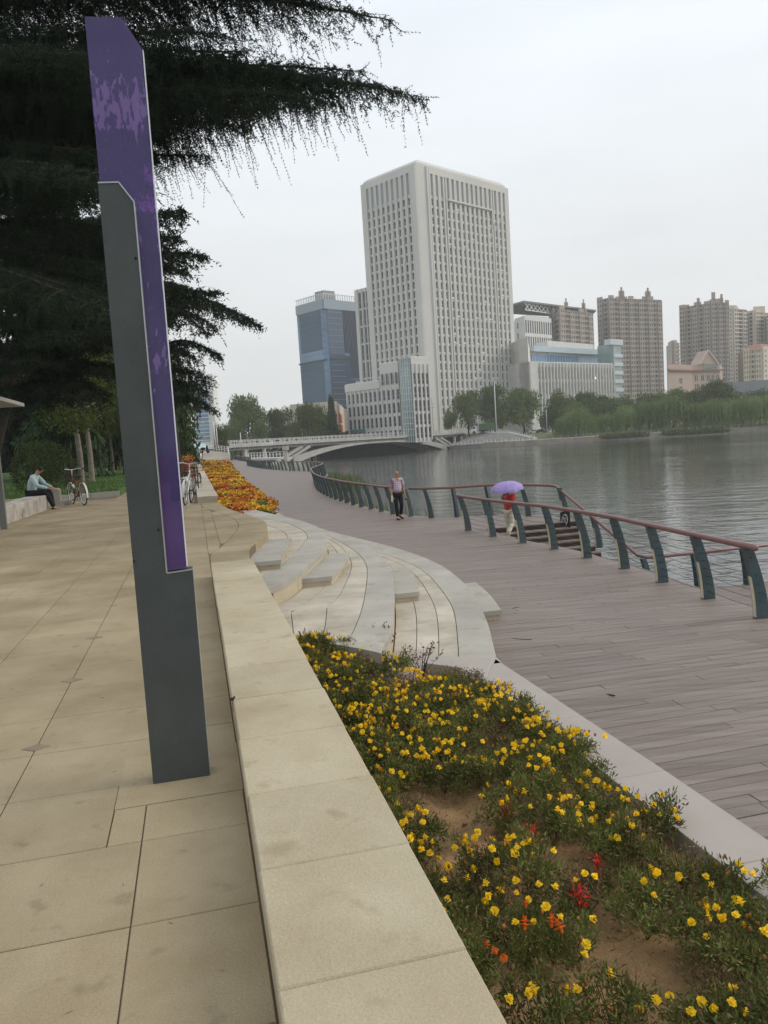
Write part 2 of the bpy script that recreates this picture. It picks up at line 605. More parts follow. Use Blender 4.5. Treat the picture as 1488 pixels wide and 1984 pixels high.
def make_bough(start, tip, rg, rise=0.12, wmax=1.5, step=0.11, hang=0.34, sub=0.10, sag=0.6, thick=0.07, twig_gap=1, flat=2, fl_len=1.0):
    """a cedar bough: curved limb, side branchlets, hanging needle shoots. returns wood MB pieces and shoot arrays"""
    a, b = np.array(start, float), np.array(tip, float)
    ln = np.linalg.norm(b - a)
    n = max(8, int(ln / step))
    t = np.linspace(0, 1, n)
    path = a + (b - a) * t[:, None]
    path[:, 2] += rise * ln * 4 * t * (1 - t) * (1 - 0.35 * t)
    path += np.cumsum(rg.normal(0, 0.006, path.shape), axis=0)
    T = np.gradient(path, axis=0)
    T /= np.linalg.norm(T, axis=1, keepdims=True)
    side = np.cross(T, [0, 0, 1.0])
    side /= np.linalg.norm(side, axis=1, keepdims=True)
    P, D, L, tw = [], [], [], []
    for i in range(int(n * 0.1), n):
        tt = t[i]
        prof = min(1, (1 - tt) * 2.2 + 0.12) * (0.55 + 0.45 * min(1, tt * 3))
        for sgn in (-1, 1):
            if rg.random() < 0.12: continue
            l2 = wmax * prof * rg.uniform(0.45, 1.1)
            ang = R(rg.uniform(38, 68))
            d2 = T[i] * math.cos(ang) + side[i] * sgn * math.sin(ang)
            m = max(2, int(l2 / sub))
            s = np.linspace(0, 1, m)
            q = path[i] + d2 * (s * l2)[:, None]
            q[:, 2] -= 0.32 * l2 * s ** 2 + rg.normal(0, 0.03)
            if i % twig_gap == 0: tw.append(q)
            P.append(q)
            D.append(np.tile(d2 * 0.45 + np.array([0, 0, -0.75]), (m, 1)) + rg.normal(0, 0.22, (m, 3)))
            ph_ = rg.uniform(0, 6.28)
            clump = 0.35 + 0.65 * np.clip(np.sin(np.arange(m) * sub * 9 + ph_) + .5, 0, 1.5)
            L.append(rg.gamma(3.2, hang / 3.2, m).clip(0.07, hang * 1.5) * (0.55 + 0.45 * prof) * clump * rg.uniform(.45, 1.35))
            for rep_ in range(flat):                          # flat sprays along the branchlet
                qq = q + rg.normal(0, 0.035, q.shape)
                P.append(qq)
                D.append(np.tile(d2 * 0.6, (m, 1)) + rg.normal(0, 0.75, (m, 3)) * np.array([1, 1, .45]))
                L.append(rg.uniform(.10, .24, m) * fl_len)
        P.append(path[i:i + 1])
        D.append(T[i:i + 1] + rg.normal(0, 0.3, (1, 3)))
        L.append(np.array([hang * 0.7]))
    rad = thick * (1 - t) ** 0.8 + 0.008
    return path, rad, np.concatenate(P), np.concatenate(D), np.concatenate(L), tw


def cedar(name, label, base, height, boughs, rad=0.3, seed=1, spacing=0.034, nl=0.045, nw=0.010, lean=(0, 0), m=None, group=None,
          bark=None, **kw):
    rg = np.random.default_rng(seed)
    root = thing(name, label, 'tree', base, group=group)
    mb = MB()
    b = Vector(base)
    pts = [Vector((lean[0] * (i / 8), lean[1] * (i / 8), height * i / 8 - 0.3)) for i in range(9)]
    mb.tube(pts, [rad * (1.2 - 0.13 * i) for i in range(9)], 10)
    mb.build('trunk', bark or BARK, root, True)
    V, F, off = [], [], 0
    wood = MB()
    for bo in boughs:
        st, tip = np.array(bo[0], float) - np.array(b), np.array(bo[1], float) - np.array(b)
        kk = dict(kw)
        if len(bo) > 2: kk.update(bo[2])
        path, rr, P, D, L, tw = make_bough(st, tip, rg, **kk)
        j = max(1, len(path) // 24)
        wood.tube(path[::j], rr[::j], 5)
        for q in tw[::3]:
            wood.tube([q[0], q[len(q) // 2], q[-1]], [0.012, 0.008, 0.004], 3, cap=False)
        v, f = shoots_to_needles(P, D, L, rg, spacing, nl, nw)
        V.append(v)
        F.append(f + off)
        off += len(v)
    wood.build('branch', BARK, root)
    print('cedar tris', off // 3)
    new_obj('crown', np_mesh('crown', np.concatenate(V), np.concatenate(F), m or LEAF_CED), root)
    return root


# ------------------------------------------------------------------ ground, water, far bank
HW = -3.2                              # water level
water_m = bpy.data.materials.new('water')
water_m.use_nodes = True
n_, l_ = water_m.node_tree.nodes, water_m.node_tree.links
wb = n_['Principled BSDF']
wb.inputs['Base Color'].default_value = (0.045, 0.052, 0.045, 1)
wb.inputs['Roughness'].default_value = 0.03
wb.inputs['IOR'].default_value = 1.333
wb.inputs['Specular IOR Level'].default_value = 1.0
g_ = n_.new('ShaderNodeNewGeometry')
hts = []
for sc_, st_, amp in ((0.9, (0.55, 1.0, 1), 1.0), (3.2, (0.6, 1.0, 1), 0.42), (0.14, (1, 1, 1), 1.6)):
    mp_ = n_.new('ShaderNodeMapping')
    mp_.inputs['Scale'].default_value = st_
    mp_.inputs['Rotation'].default_value = (0, 0, R(-8))
    l_.new(g_.outputs['Position'], mp_.inputs[0])
    nz_ = n_.new('ShaderNodeTexNoise')
    nz_.inputs['Scale'].default_value = sc_
    nz_.inputs['Detail'].default_value = 3
    l_.new(mp_.outputs[0], nz_.inputs['Vector'])
    ml_ = n_.new('ShaderNodeMath')
    ml_.operation = 'MULTIPLY'
    ml_.inputs[1].default_value = amp
    l_.new(nz_.outputs[0], ml_.inputs[0])
    hts.append(ml_)
ad1 = n_.new('ShaderNodeMath')
ad2 = n_.new('ShaderNodeMath')
l_.new(hts[0].outputs[0], ad1.inputs[0])
l_.new(hts[1].outputs[0], ad1.inputs[1])
l_.new(ad1.outputs[0], ad2.inputs[0])
l_.new(hts[2].outputs[0], ad2.inputs[1])
bp_ = n_.new('ShaderNodeBump')
bp_.inputs['Strength'].default_value = 0.42
bp_.inputs['Distance'].default_value = 0.11
l_.new(ad2.outputs[0], bp_.inputs['Height'])
pn_ = n_.new('ShaderNodeTexNoise')
pn_.inputs['Scale'].default_value = 0.022
pn_.inputs['Detail'].default_value = 3
l_.new(g_.outputs['Position'], pn_.inputs['Vector'])
pm_ = n_.new('ShaderNodeMapRange')
pm_.inputs['From Min'].default_value = 0.35
pm_.inputs['From Max'].default_value = 0.65
pm_.inputs['To Min'].default_value = 0.22
pm_.inputs['To Max'].default_value = 0.7
l_.new(pn_.outputs[0], pm_.inputs[0])
l_.new(pm_.outputs[0], bp_.inputs['Strength'])
l_.new(bp_.outputs[0], wb.inputs['Normal'])
tag(MB().add([(-400, -60, HW), (900, -60, HW), (900, 700, HW), (-400, 700, HW)], [(0, 1, 2, 3)]).build('water', water_m), kind='structure')

EARTH = mat('earth', (0.12, 0.11, 0.07), 0.95, 0.3, 0.2)
tag(MB().add([(-4000, -4000, -5.2), (4000, -4000, -5.2), (4000, 4000, -5.2), (-4000, 4000, -5.2)], [(0, 1, 2, 3)]).build('ground', EARTH), kind='structure')

BANKW = mat('bank_wall', (0.29, 0.26, 0.215), 0.9, 0.25, 0.35, fine=0.12)
FARG = mat('far_grass', (0.10, 0.145, 0.05), 0.95, 0.35, 0.08, col2=(0.17, 0.18, 0.08))
PATH = mat('promenade', (0.36, 0.33, 0.28), 0.9, 0.12, 0.3)
shore = [(-250, 250), (-120, 262), (-60, 300), (0, 312), (24, 296), (31.5, 279), (40, 268), (52, 257), (70, 255.5), (88, 258), (105, 256), (121, 256), (150, 252),
         (200, 247), (300, 235), (600, 200)]


def strip_between(lo, z0, hi, z1, mb):
    n = len(lo)
    vs = [(p[0], p[1], z0) for p in lo] + [(p[0], p[1], z1) for p in hi]
    mb.add(vs, [(i, i + 1, n + i + 1, n + i) for i in range(n - 1)])


def offset(pl, d):
    out = []
    for i, p in enumerate(pl):
        a, b = pl[max(0, i - 1)], pl[min(len(pl) - 1, i + 1)]
        t = Vector((b[0] - a[0], b[1] - a[1])).normalized()
        out.append((p[0] - t.y * d, p[1] + t.x * d))
    return out


mb = MB()
strip_between(shore, HW - 1.5, shore, -1.55, mb)
strip_between(shore, -1.55, offset(shore, 0.5), -1.55, mb)
tag(mb.build('embankment', BANKW), kind='structure')
mb = MB()
strip_between(offset(shore, 0.5), -1.56, offset(shore, 3.5), -1.4, mb)
tag(mb.build('lakeside_path', PATH), kind='structure')
mb = MB()
s1, s2 = offset(shore, 3.5), offset(shore, 16)
strip_between(s1, -1.4, s2, 0.5, mb)
far_edge = [(p[0] * 6, 3500) for p in shore]
strip_between(s2, 0.5, far_edge, 0.8, mb)
tag(mb.build('far_lawn', FARG), kind='structure')

# lawn on our side, behind the terrace
mb = MB()
LAWN_Z = 0.14
TER_END = 31.5
LV = -10.6
poly = [S(-400, -60), S(-11.2, -60), S(-11.2, 20.5), S(-13.0, 27.2), S(-12.9, TER_END), S(-3.0, TER_END + 1.4), S(-3.0, 175), S(-60, 330), S(-600, 330)]
mb.prism([(p.x, p.y) for p in poly], -4, LAWN_Z)
tag(mb.build('lawn', GRASS), kind='structure')


def site(name, kind='structure'):
    o = bpy.data.objects.new(name, None)
    return o


def site_mesh(name, mb, m, smooth=False, kind='structure'):
    o = mb.build(name, m, None, smooth)
    o.rotation_euler = (0, 0, SITE)
    if kind: o['kind'] = kind
    return o


# ------------------------------------------------------------------ terrace of stone slabs
def interp(tab):
    xs, ys = [a for a, b in tab], [b for a, b in tab]
    # smooth (catmull-rom) sampled curve v(u)
    def f(u):
        if u <= xs[0]: return ys[0]
        if u >= xs[-1]: return ys[-1]
        i = max(k for k in range(len(xs) - 1) if xs[k] <= u)
        h = xs[i + 1] - xs[i]
        t = (u - xs[i]) / h
        m0 = (ys[i + 1] - ys[i - 1]) / (xs[i + 1] - xs[i - 1]) if i > 0 else (ys[i + 1] - ys[i]) / h
        m1 = (ys[i + 2] - ys[i]) / (xs[i + 2] - xs[i]) if i + 2 < len(xs) else (ys[i + 1] - ys[i]) / h
        t2, t3 = t * t, t ** 3
        return (2 * t3 - 3 * t2 + 1) * ys[i] + (t3 - 2 * t2 + t) * h * m0 + (-2 * t3 + 3 * t2) * ys[i + 1] + (t3 - t2) * h * m1
    return f


f0 = interp([(9.0, .62), (10, .63), (11.5, .68), (12.52, .76), (13.27, .93), (13.93, 1.08), (14.94, 1.25), (15.7, 1.33), (16.6, 1.38), (17.3, 1.36),
             (18.37, 1.21), (19.82, 1.0), (21.6, .78), (23.83, .62), (24.4, .6)])
j0 = interp([(10, .10), (12, .12), (13.25, .36), (14.54, .57), (15.6, .72), (16.4, .79), (17.64, .80), (19.39, .62), (21.2, .36), (22.1, .2), (24.4, 0.0)])
f1 = interp([(10.2, .60), (10.53, .87), (10.85, 1.08), (11.37, 1.32), (12.52, 1.75), (13.75, 2.14), (15.5, 2.5), (17, 2.62), (18.5, 2.58), (20.3, 2.35), (22.5, 1.95), (24.6, 1.6)])
j1 = interp([(10.9, .62), (12.0, 1.05), (13.45, 1.56), (14.67, 1.88), (16.12, 2.18), (18.34, 2.17), (20.24, 1.86), (22.5, 1.35), (24.6, .9)])
f2 = interp([(7.7, 1.70), (8.41, 2.0), (9.05, 2.2), (10.71, 2.65), (12.45, 3.05), (13.75, 3.26), (15.5, 3.4), (17.2, 3.38), (19.5, 3.12), (22, 2.72), (24.8, 2.3)])
j2 = interp([(7.9, 1.30), (8.71, 1.63), (10.06, 2.04), (12.29, 2.6), (13.6, 2.86), (15.11, 3.0), (18.17, 2.96), (20.5, 2.62), (24.8, 1.95)])
f3 = interp([(7.9, 3.08), (8.45, 3.26), (9.5, 3.6), (10.8, 3.95), (12.15, 4.25), (14.27, 4.5), (16.1, 4.46), (17.8, 4.26), (19.6, 3.95), (21.5, 3.62), (23.1, 3.4), (26.9, 2.95)])
j3 = interp([(7.6, 2.5), (8.39, 2.8), (10.51, 3.46), (12, 3.76), (13.5, 3.98), (14.66, 4.04), (16.29, 3.9), (18, 3.62), (20.5, 3.22), (24.8, 2.6)])

TH = 0.05
mb = MB()
# bed of the terrace (shows as dark joints)
edge = [(f0(u), u) for u in np.arange(9.9, 24.5, 0.4)]
mb.prism([(-11.2, -6), (0.14, -6), (0.14, 9.9)] + edge + [(0.62, 24.4), (0.62, 200), (-3.0, 200), (-3.0, TER_END + 1.4), (-12.9, TER_END), (-13.0, 27.2), (-11.2, 20.5)], -0.45, -0.009)
terrace = site_mesh('terrace', mb, JOINT)

slabs = []
GAP = 0.0028
vlines = [0.10, -0.34, -0.99] + [-0.99 - 0.65 * k for k in range(1, 17)]
us = [2.66 + 0.6 * k for k in range(-2, 48)]
slab_meshes = {}


def slab_obj(v0, v1, ua, ub, name='paving_slab', m=None, parent=None, g=GAP, z0=-TH, z1=0.0):
    w, l = round(v1 - v0 - 2 * g, 4), round(ub - ua - 2 * g, 4)
    key = (w, l, m or STONE_T, z0, z1)
    if key not in slab_meshes:
        slab_meshes[key] = MB().cbox(-w / 2, w / 2, -l / 2, l / 2, z0, z1, 0.003).mesh(name, m or STONE_T)
    return new_obj(name, slab_meshes[key], parent or terrace, ((v0 + v1) / 2, (ua + ub) / 2, rng.normal(0, 0.0007)))


count = 0
far_mb = MB()
frame_v, frame_u = (-0.48, 0.10), (3.6, 4.2)
for i in range(len(vlines) - 1):
    v1, v0 = vlines[i], vlines[i + 1]
    for k in range(len(us) - 1):
        ua, ub = us[k], us[k + 1]
        # visible wedge of the terrace only
        if vu((0, 0))[0] is None: continue
        if v0 < -2.0 - 0.72 * ub: continue
        inf = (abs(ua - 3.26) < .01 and i == 0)
        if i == 0 and 3.2 < ua < 4.5:                       # the slabs round the pillar base are cut to fit
            for (a, b) in (((3.26, 3.6)), ((3.6, 4.2)), ((4.2, 4.54)), ((4.54, 5.06))):
                if ua < 3.3 or False:
                    slab_obj(v0, v1, a, b)
                    count += 1
            continue
        if i == 1 and 3.2 < ua < 4.0:
            if ua < 3.3:
                slab_obj(-0.99, -0.48, 3.26, 3.86)
                slab_obj(-0.48, -0.34, 3.26, 3.6)
                slab_obj(-0.48, -0.34, 3.6, 4.2)
                count += 3
                continue
        if count < 285 and ua < 12.5:
            slab_obj(v0, v1, ua, ub)
            count += 1
        else:
            far_mb.cbox(v0 + GAP, v1 - GAP, ua + GAP, ub - GAP, -TH, rng.normal(0, 0.0007), 0.003)
# strip in front of the curved edge
for k in range(len(us) - 1):
    ua, ub = us[k], us[k + 1]
    if ua < 9.9 or ub > 24.4: continue
    vs_m = 0.32
    for a, b in ((0.10, vs_m), (vs_m, None)):
        if b is None:
            if j0(ua) < vs_m + 0.05 or j0(ub) < vs_m + 0.05: continue
            pl = [(vs_m + GAP, ua + GAP), (j0(ua) - GAP, ua + GAP), (j0(ub) - GAP, ub - GAP), (vs_m + GAP, ub - GAP)]
        else:
            x0, x1 = min(b, j0(ua)), min(b, j0(ub))
            if min(x0, x1) < a + 0.03: continue
            pl = [(a + GAP, ua + GAP), (x0 - GAP, ua + GAP), (x1 - GAP, ub - GAP), (a + GAP, ub - GAP)]
        MB().prism(pl, -TH, 0, c=0.003).build('paving_slab', STONE_T, terrace)
# curved edge slabs
ue = [9.98, 11.1, 12.3, 13.5, 14.7, 15.9, 17.1, 18.3, 19.6, 21.0, 22.6, 24.35]
for ua, ub in zip(ue[:-1], ue[1:]):
    uu = np.linspace(ua + GAP, ub - GAP, 7)
    pl = [(max(0.11, j0(u)) + GAP, u) for u in uu] + [(f0(u), u) for u in uu[::-1]]
    MB().prism(pl, -0.45, 0.0, c=0.008).build('edge_slab', STONE_T, terrace)
# terrace strip beyond, under the bicycles
for k in range(40, 60):
    far_mb.cbox(-3.0, 0.0, 24.4 + (k - 40) * 1.2, 24.4 + (k - 39) * 1.2 - 0.01, -TH, 0.0, 0.003)
far_mb.box(-3.0, 0.55, 48.4, 200, -TH, 0.0)
fo = far_mb.build('paving', STONE_T, terrace)
fo['kind'] = 'stuff'
for k in range(3):                                           # small dark lozenges let into the paving corners
    u = 4.57 + 1.32 * k
    MB().prism([(-0.99 - 0.075, u), (-0.99, u - 0.055), (-0.99 + 0.075, u), (-0.99, u + 0.055)], -0.005, 0.003).build('inset', INSET, terrace)

# kerb between terrace and lawn
for k in range(9):
    a = S(-12.9 + k * 1.1, TER_END + k * 0.155)
    b = S(-12.9 + (k + 1) * 1.1 - 0.01, TER_END + (k + 1) * 0.155)
    if k == 0:
        lk = thing('lawn_kerb', 'low grey stone kerb between terrace and lawn', 'kerb')
    MB().bar((a.x, a.y, 0.09), (b.x, b.y, 0.09), 0.18, 0.2).build('kerb_stone', STONE_G, lk)


# ------------------------------------------------------------------ low walls
def low_wall(label, v0, v1, joints, z, face_m=STONE, top_m=STONE):
    w = thing('low_stone_wall', label, 'wall', S(0, joints[0]), SITE)
    u0_ = joints[0]
    MB().box(v0 + 0.004, v1 - 0.004, 0.01, joints[-1] - u0_ - 0.01, -0.4, z - 0.075).build('wall_face', face_m, w)
    for a, b in zip(joints[:-1], joints[1:]):
        dv = rng.normal(0, 0.0025)
        MB().cbox(v0 + dv, v1 + dv, a - u0_ + 0.002, b - u0_ - 0.002, z - 0.075, z + rng.normal(0, 0.0008), 0.006).build('coping_stone', top_m, w)
    return w


J = [-0.6, 0.1, 0.74, 1.34, 1.94, 2.54, 3.13, 3.76, 4.4, 5.05, 5.7, 6.4, 7.1, 7.8, 8.5, 9.2, 9.98]
low_wall('long low wall of yellow granite in the foreground beside the marigold bed', 0.10, 0.625, J, 0.18)
J = [24.35] + [24.35 + 1.2 * k for k in range(1, 26)]
low_wall('pale low wall beyond the steps, beside the white bicycle and orange flowers', 0.0, 0.62, J, 0.2, top_m=STONE_P)
J = [54.4 + 3 * k for k in range(0, 46)]
lw = low_wall('far stretch of the pale low wall leading to the parked car', 0.0, 0.64, J, 0.2, top_m=STONE_P)
for t_ in (1.7, 3.3, 0.6):
    pass

# ------------------------------------------------------------------ curved steps down to the boardwalk


def clip_half(poly, a, b):
    """keep the part of poly on the left of the line a->b"""
    out = []
    n = len(poly)
    side = lambda p: (b[0] - a[0]) * (p[1] - a[1]) - (b[1] - a[1]) * (p[0] - a[0])
    for i in range(n):
        p, q = poly[i], poly[(i + 1) % n]
        sp, sq = side(p), side(q)
        if sp >= 0: out.append(p)
        if sp * sq < 0:
            t = sp / (sp - sq)
            out.append((p[0] + t * (q[0] - p[0]), p[1] + t * (q[1] - p[1])))
    return out


BEDLINE = ((2.7, 24.9), (0.6, 24.1))
FRONT = {1: None, 2: ((0.60, 9.15), (1.8, 7.82)), 3: ((1.72, 8.95), (2.75, 7.72))}


def clip_tier(pl, k):
    # the near ends are cut by the planter, the far ends by the flower bed
    a, b = (0.6, 23.0), (2.62, 24.9)
    pl = clip_half(pl, b, a) if False else pl
    if FRONT.get(k):
        fa, fb = FRONT[k]
        pl = clip_half(pl, fa, fb)
    return pl


def tier(k, z, fin, joint, fout, ustart, uend, mids, step_u, label):
    t = thing('stone_tier', label, 'step', S(0, 0, 0), SITE)
    UU = np.arange(ustart, uend + 0.01, 0.35)
    base = [(max(0.6, fin(u)) - 0.02, u) for u in UU] + [(max(.61, fout(u) - 0.02), u) for u in UU[::-1]]
    if FRONT.get(k): base = clip_half(base, *FRONT[k])
    MB().prism(base, z - 0.75, z - 0.013).build('core', mat('joint_dark', (.05, .04, .03), .95), t)
    # wide edge slabs
    ed = np.arange(ustart, uend + 0.01, 1.55)
    if ed[-1] < uend - 0.3: ed = np.append(ed, uend)
    for a, b in zip(ed[:-1], ed[1:]):
        uu = np.linspace(a + 0.002, b - 0.002, 8)
        pl = [(max(0.62, joint(u)) + 0.004, u) for u in uu] + [(max(fout(u), 0.63, joint(u) + .01), u) for u in uu[::-1]]
        pl = clip_tier(pl, k)
        if len(pl) < 3: continue
        MB().prism(pl, z - 0.10, z, c=0.006).build('edge_slab', STONE_G, t)
    # riser stones under the edge slabs
    for a, b in zip(ed[:-1] + 0.4, ed[1:] + 0.4):
        uu = np.linspace(a + 0.002, min(b, uend) - 0.002, 8)
        pl = [(max(.6, fout(u) - 0.1), u) for u in uu] + [(max(.61, fout(u) - 0.012), u) for u in uu[::-1]]
        pl = clip_tier(pl, k)
        if len(pl) < 3: continue
        MB().prism(pl, z - 0.32, z - 0.102).build('riser_stone', STONE, t)
    # paving in rows between inner riser and edge joint
    lines = [lambda u: max(0.62, fin(u))] + mids + [joint]
    for r_, (la, lb) in enumerate(zip(lines[:-1], lines[1:])):
        st = step_u
        off = (r_ % 2) * st * 0.5
        a = ustart - off
        while a < uend:
            b = a + st
            A, Bq = max(a, ustart), min(b, uend)
            a = b
            if Bq - A < 0.06: continue
            uu = np.linspace(A + 0.004, Bq - 0.004, 4)
            left = [(max(la(u), 0.62) + 0.0045, u) for u in uu]
            right = [(max(lb(u), 0.62) - 0.0045, u) for u in uu]
            if max(r[0] - l[0] for l, r in zip(left, right)) < 0.05: continue
            right = [(max(r[0], l[0] + 0.001), r[1]) for l, r in zip(left, right)]
            pl = clip_tier(left + right[::-1], k)
            if len(pl) < 3: continue
            MB().prism(pl, z - 0.06, z - 0.002 + rng.normal(0, 0.0006), c=0.003).build('paving_slab', STONE_P, t)
    return t


def between(fa, fb, w):
    return lambda u: fa(u) * (1 - w) + fb(u) * w


tier(1, -0.3, f0, j1, f1, 10.2, 24.0, [between(f0, j1, .5)], 0.62, 'highest of the curved grey stone tiers, just below the terrace')
tier(2, -0.6, f1, j2, f2, 7.75, 24.3, [between(f1, j2, .33), between(f1, j2, .66)], 0.62, 'middle curved stone tier beside the near end of the low wall')
tier(3, -0.9, f2, j3, f3, 7.75, 24.6, [between(f2, j3, .35), between(f2, j3, .7)], 0.62, 'lowest and widest curved stone tier along the boardwalk')
# terrace riser
mb = MB()
UU = np.arange(10.0, 24.3, 0.3)
mb.prism([(f0(u) - 0.2, u) for u in UU] + [(f0(u) - 0.012, u) for u in UU[::-1]], -0.42, -0.1)
mb.build('riser_stone', STONE, terrace)


def step_block(label, z, vv, uu_, curve, w):
    """a two-course step block hugging a tier: from u range, its front curved like the tier"""
    t = thing('step_block', label, 'step', S(0, 0, 0), SITE)
    UU = np.linspace(uu_[0], uu_[1], 8)
    def pl(ins):
        return [(curve(u) - 0.015, u) for u in np.linspace(uu_[0] + ins, uu_[1] - ins, 8)] + [(curve(u) + w - ins, u) for u in np.linspace(uu_[1] - ins, uu_[0] + ins, 8)]
    MB().prism(pl(0), z - 0.075, z, c=0.005).build('tread', STONE_G, t)
    MB().prism(pl(0.02), z - 0.16, z - 0.077).build('riser', STONE, t)
    return t


step_block('short stone step block on the highest tier, next to the low wall end', -0.15, None, (11.95, 14.6), f0, 0.48)
step_block('stone step block on the middle tier with a curved front', -0.45, None, (11.75, 14.1), f1, 0.46)
step_block('stone step block on the lowest tier', -0.75, None, (11.3, 13.6), f2, 0.40)
step_block('stone step block jutting onto the boardwalk planks', -1.05, None, (10.75, 13.0), f3, 0.36)

# ------------------------------------------------------------------ near planter: kerb and soil
kerb = thing('planter_kerb', 'speckled pale granite kerb between marigold bed and boardwalk', 'kerb', S(0, 0, 0), SITE)
KI = [(2.69, 7.24), (2.70, 6.0), (2.70, 4.8), (2.71, 3.6), (2.71, 2.4), (2.71, 1.2), (2.71, 0), (2.71, -1.5)]
KO = [(3.07, 7.92), (3.10, 6.0), (3.12, 4.8), (3.12, 3.6), (3.12, 2.4), (3.12, 1.2), (3.12, 0), (3.12, -1.5)]
for i in range(len(KI) - 1):
    a, b, c, d = KI[i], KI[i + 1], KO[i + 1], KO[i]
    MB().prism([(a[0], a[1] - .002), (b[0], b[1] + .002), (c[0], c[1] + .002), (d[0], d[1] - .002)], -1.35, -0.9, c=0.006).build('kerb_stone', STONE_K, kerb)
MB().prism([(2.5, 7.6), (2.7, 7.1), (3.09, 7.8), (3.12, 8.1), (2.9, 8.2)], -1.3, -.9035).build('mortar_bed', STONE_K, kerb)
# kerb stones closing the front of the tiers
MB().prism([(2.0, 8.45), (2.05, 8.7), (2.5, 8.35), (3.06, 7.96), (2.69, 7.26), (2.6, 7.78)], -1.3, -0.898, c=0.006).build('kerb_stone', STONE_K, kerb)
MB().prism([(0.63, 8.96), (0.63, 9.18), (1.2, 8.72), (1.8, 7.98), (1.72, 7.66), (1.55, 7.95), (1.1, 8.55)], -1.1, -0.598, c=0.006).build('kerb_stone', STONE_G, kerb)
MB().prism([(1.74, 7.68), (1.86, 8.06), (2.02, 8.66), (2.3, 8.1), (2.2, 7.9)], -1.3, -0.896, c=0.004).build('kerb_stone', STONE_K, kerb)

SOILZ = -1.0
nx, ny = 40, 140
V_, U_ = np.meshgrid(np.linspace(0.6, 2.75, nx), np.linspace(-1.4, 9.1, ny))
rs = np.random.default_rng(5)
H = np.zeros_like(V_)
for sc_, am in ((0.9, .045), (2.1, .03), (5.5, .02), (13, .012)):
    ph = rs.uniform(0, 6.28, 6)
    H += am * (np.sin(V_ * sc_ * 2.1 + ph[0] + 1.7 * np.sin(U_ * sc_ * .8 + ph[1])) * np.sin(U_ * sc_ * 1.9 + ph[2] + 1.3 * np.sin(V_ * sc_ + ph[3])))
H += rs.normal(0, 0.006, H.shape)
Z_ = SOILZ + 0.0 + H + 0.12 * np.clip((1.6 - V_) / 1.0, 0, 1) + 0.17 * np.clip((U_ - 6.6) / 1.4, 0, 1) * np.clip((2.3 - V_) / 1.0, 0, 1)
vv_ = np.stack([V_, U_, Z_], -1).reshape(-1, 3)
ii = np.arange(nx * ny).reshape(ny, nx)
ff_ = np.stack([ii[:-1, :-1], ii[:-1, 1:], ii[1:, 1:], ii[1:, :-1]], -1).reshape(-1, 4)
so = new_obj('soil', np_mesh('soil', vv_, ff_, SOIL, smooth=True), None, rz=SITE)
tag(so, kind='structure')


def soil_z(v, u):
    i = int(np.clip((u + 1.4) / 10.5 * (ny - 1), 0, ny - 1))
    j = int(np.clip((v - 0.6) / 2.15 * (nx - 1), 0, nx - 1))
    return float(Z_[i, j])


# ------------------------------------------------------------------ boardwalk
RAILV = interp([(8.0, 7.35), (9.12, 7.52), (10.48, 7.67), (11.97, 7.84), (13.48, 8.0), (15.04, 8.04), (16.6, 8.03), (18.0, 7.85), (19.6, 7.69), (21.35, 7.62)])
OUTV = interp([(25.5, 7.95), (26.7, 7.38), (28, 7.08), (30, 6.93), (32.7, 6.72), (36, 6.65), (40, 6.68), (44, 6.92), (47, 7.2), (50.5, 7.65), (54, 8.1), (58, 8.8), (62, 9.8),
               (66, 10.8), (70, 11.5), (75, 11.7), (80, 11.3), (86, 10.2), (94, 9.2), (103, 8.6), (112, 8.3), (120, 8.2), (128, 8.4), (138, 9.3), (150, 10.6),
               (165, 10.6), (185, 10.2), (205, 10.6)])
BORD = interp([(21.5, 3.4), (26.9, 2.98), (33, 2.98), (40.8, 3.09), (62.3, 3.6), (80, 4.2), (115.8, 5.37), (200, 7.5)])
DZ = -1.2
STV = 8.14                                                   # the stair pit starts here
mb = MB()
dk = [(2.9, -3), (7.0, -3), (7.3, 4)] + [(RAILV(u) + 0.3, u) for u in np.arange(8, 19, 1.0)] + [(STV, 19.0), (STV, 21.3), (11.1, 21.3), (11.1, 23.0), (10.4, 24.6),
     (9.9, 25.6), (8.6, 25.9)] + [(OUTV(u) + 0.25, u) for u in np.arange(26.5, 204, 1.5)] + [(BORD(u) - 0.5, u) for u in np.arange(200, 26, -4)] + [(2.2, 26), (2.2, 24), (3.0, 22)] + \
     [(f3(u) - 0.3, u) for u in np.arange(22, 8, -1.0)]
mb.prism(dk, DZ - 0.35, DZ - 0.028)
boardwalk = site_mesh('boardwalk', mb, WOOD_D)
# planks run across the walk; nearest ones are pieces of their own
PW = 0.14


def deck_right(u):
    if u < 18.9: return RAILV(u) + 0.28 if u > 8 else 7.0 + 0.05 * max(u, 0) + 0.0
    if u < 21.3: return STV
    if u < 24.6: return 11.1 - max(0, (u - 23.0)) * 0.45
    if u < 26.0: return 10.38 - (u - 24.6) * 1.9
    return OUTV(u) + 0.25


def deck_left(u):
    if u < 7.9: return 3.12
    if u < 21.5: return f3(u) - 0.05
    return BORD(u) - 0.1


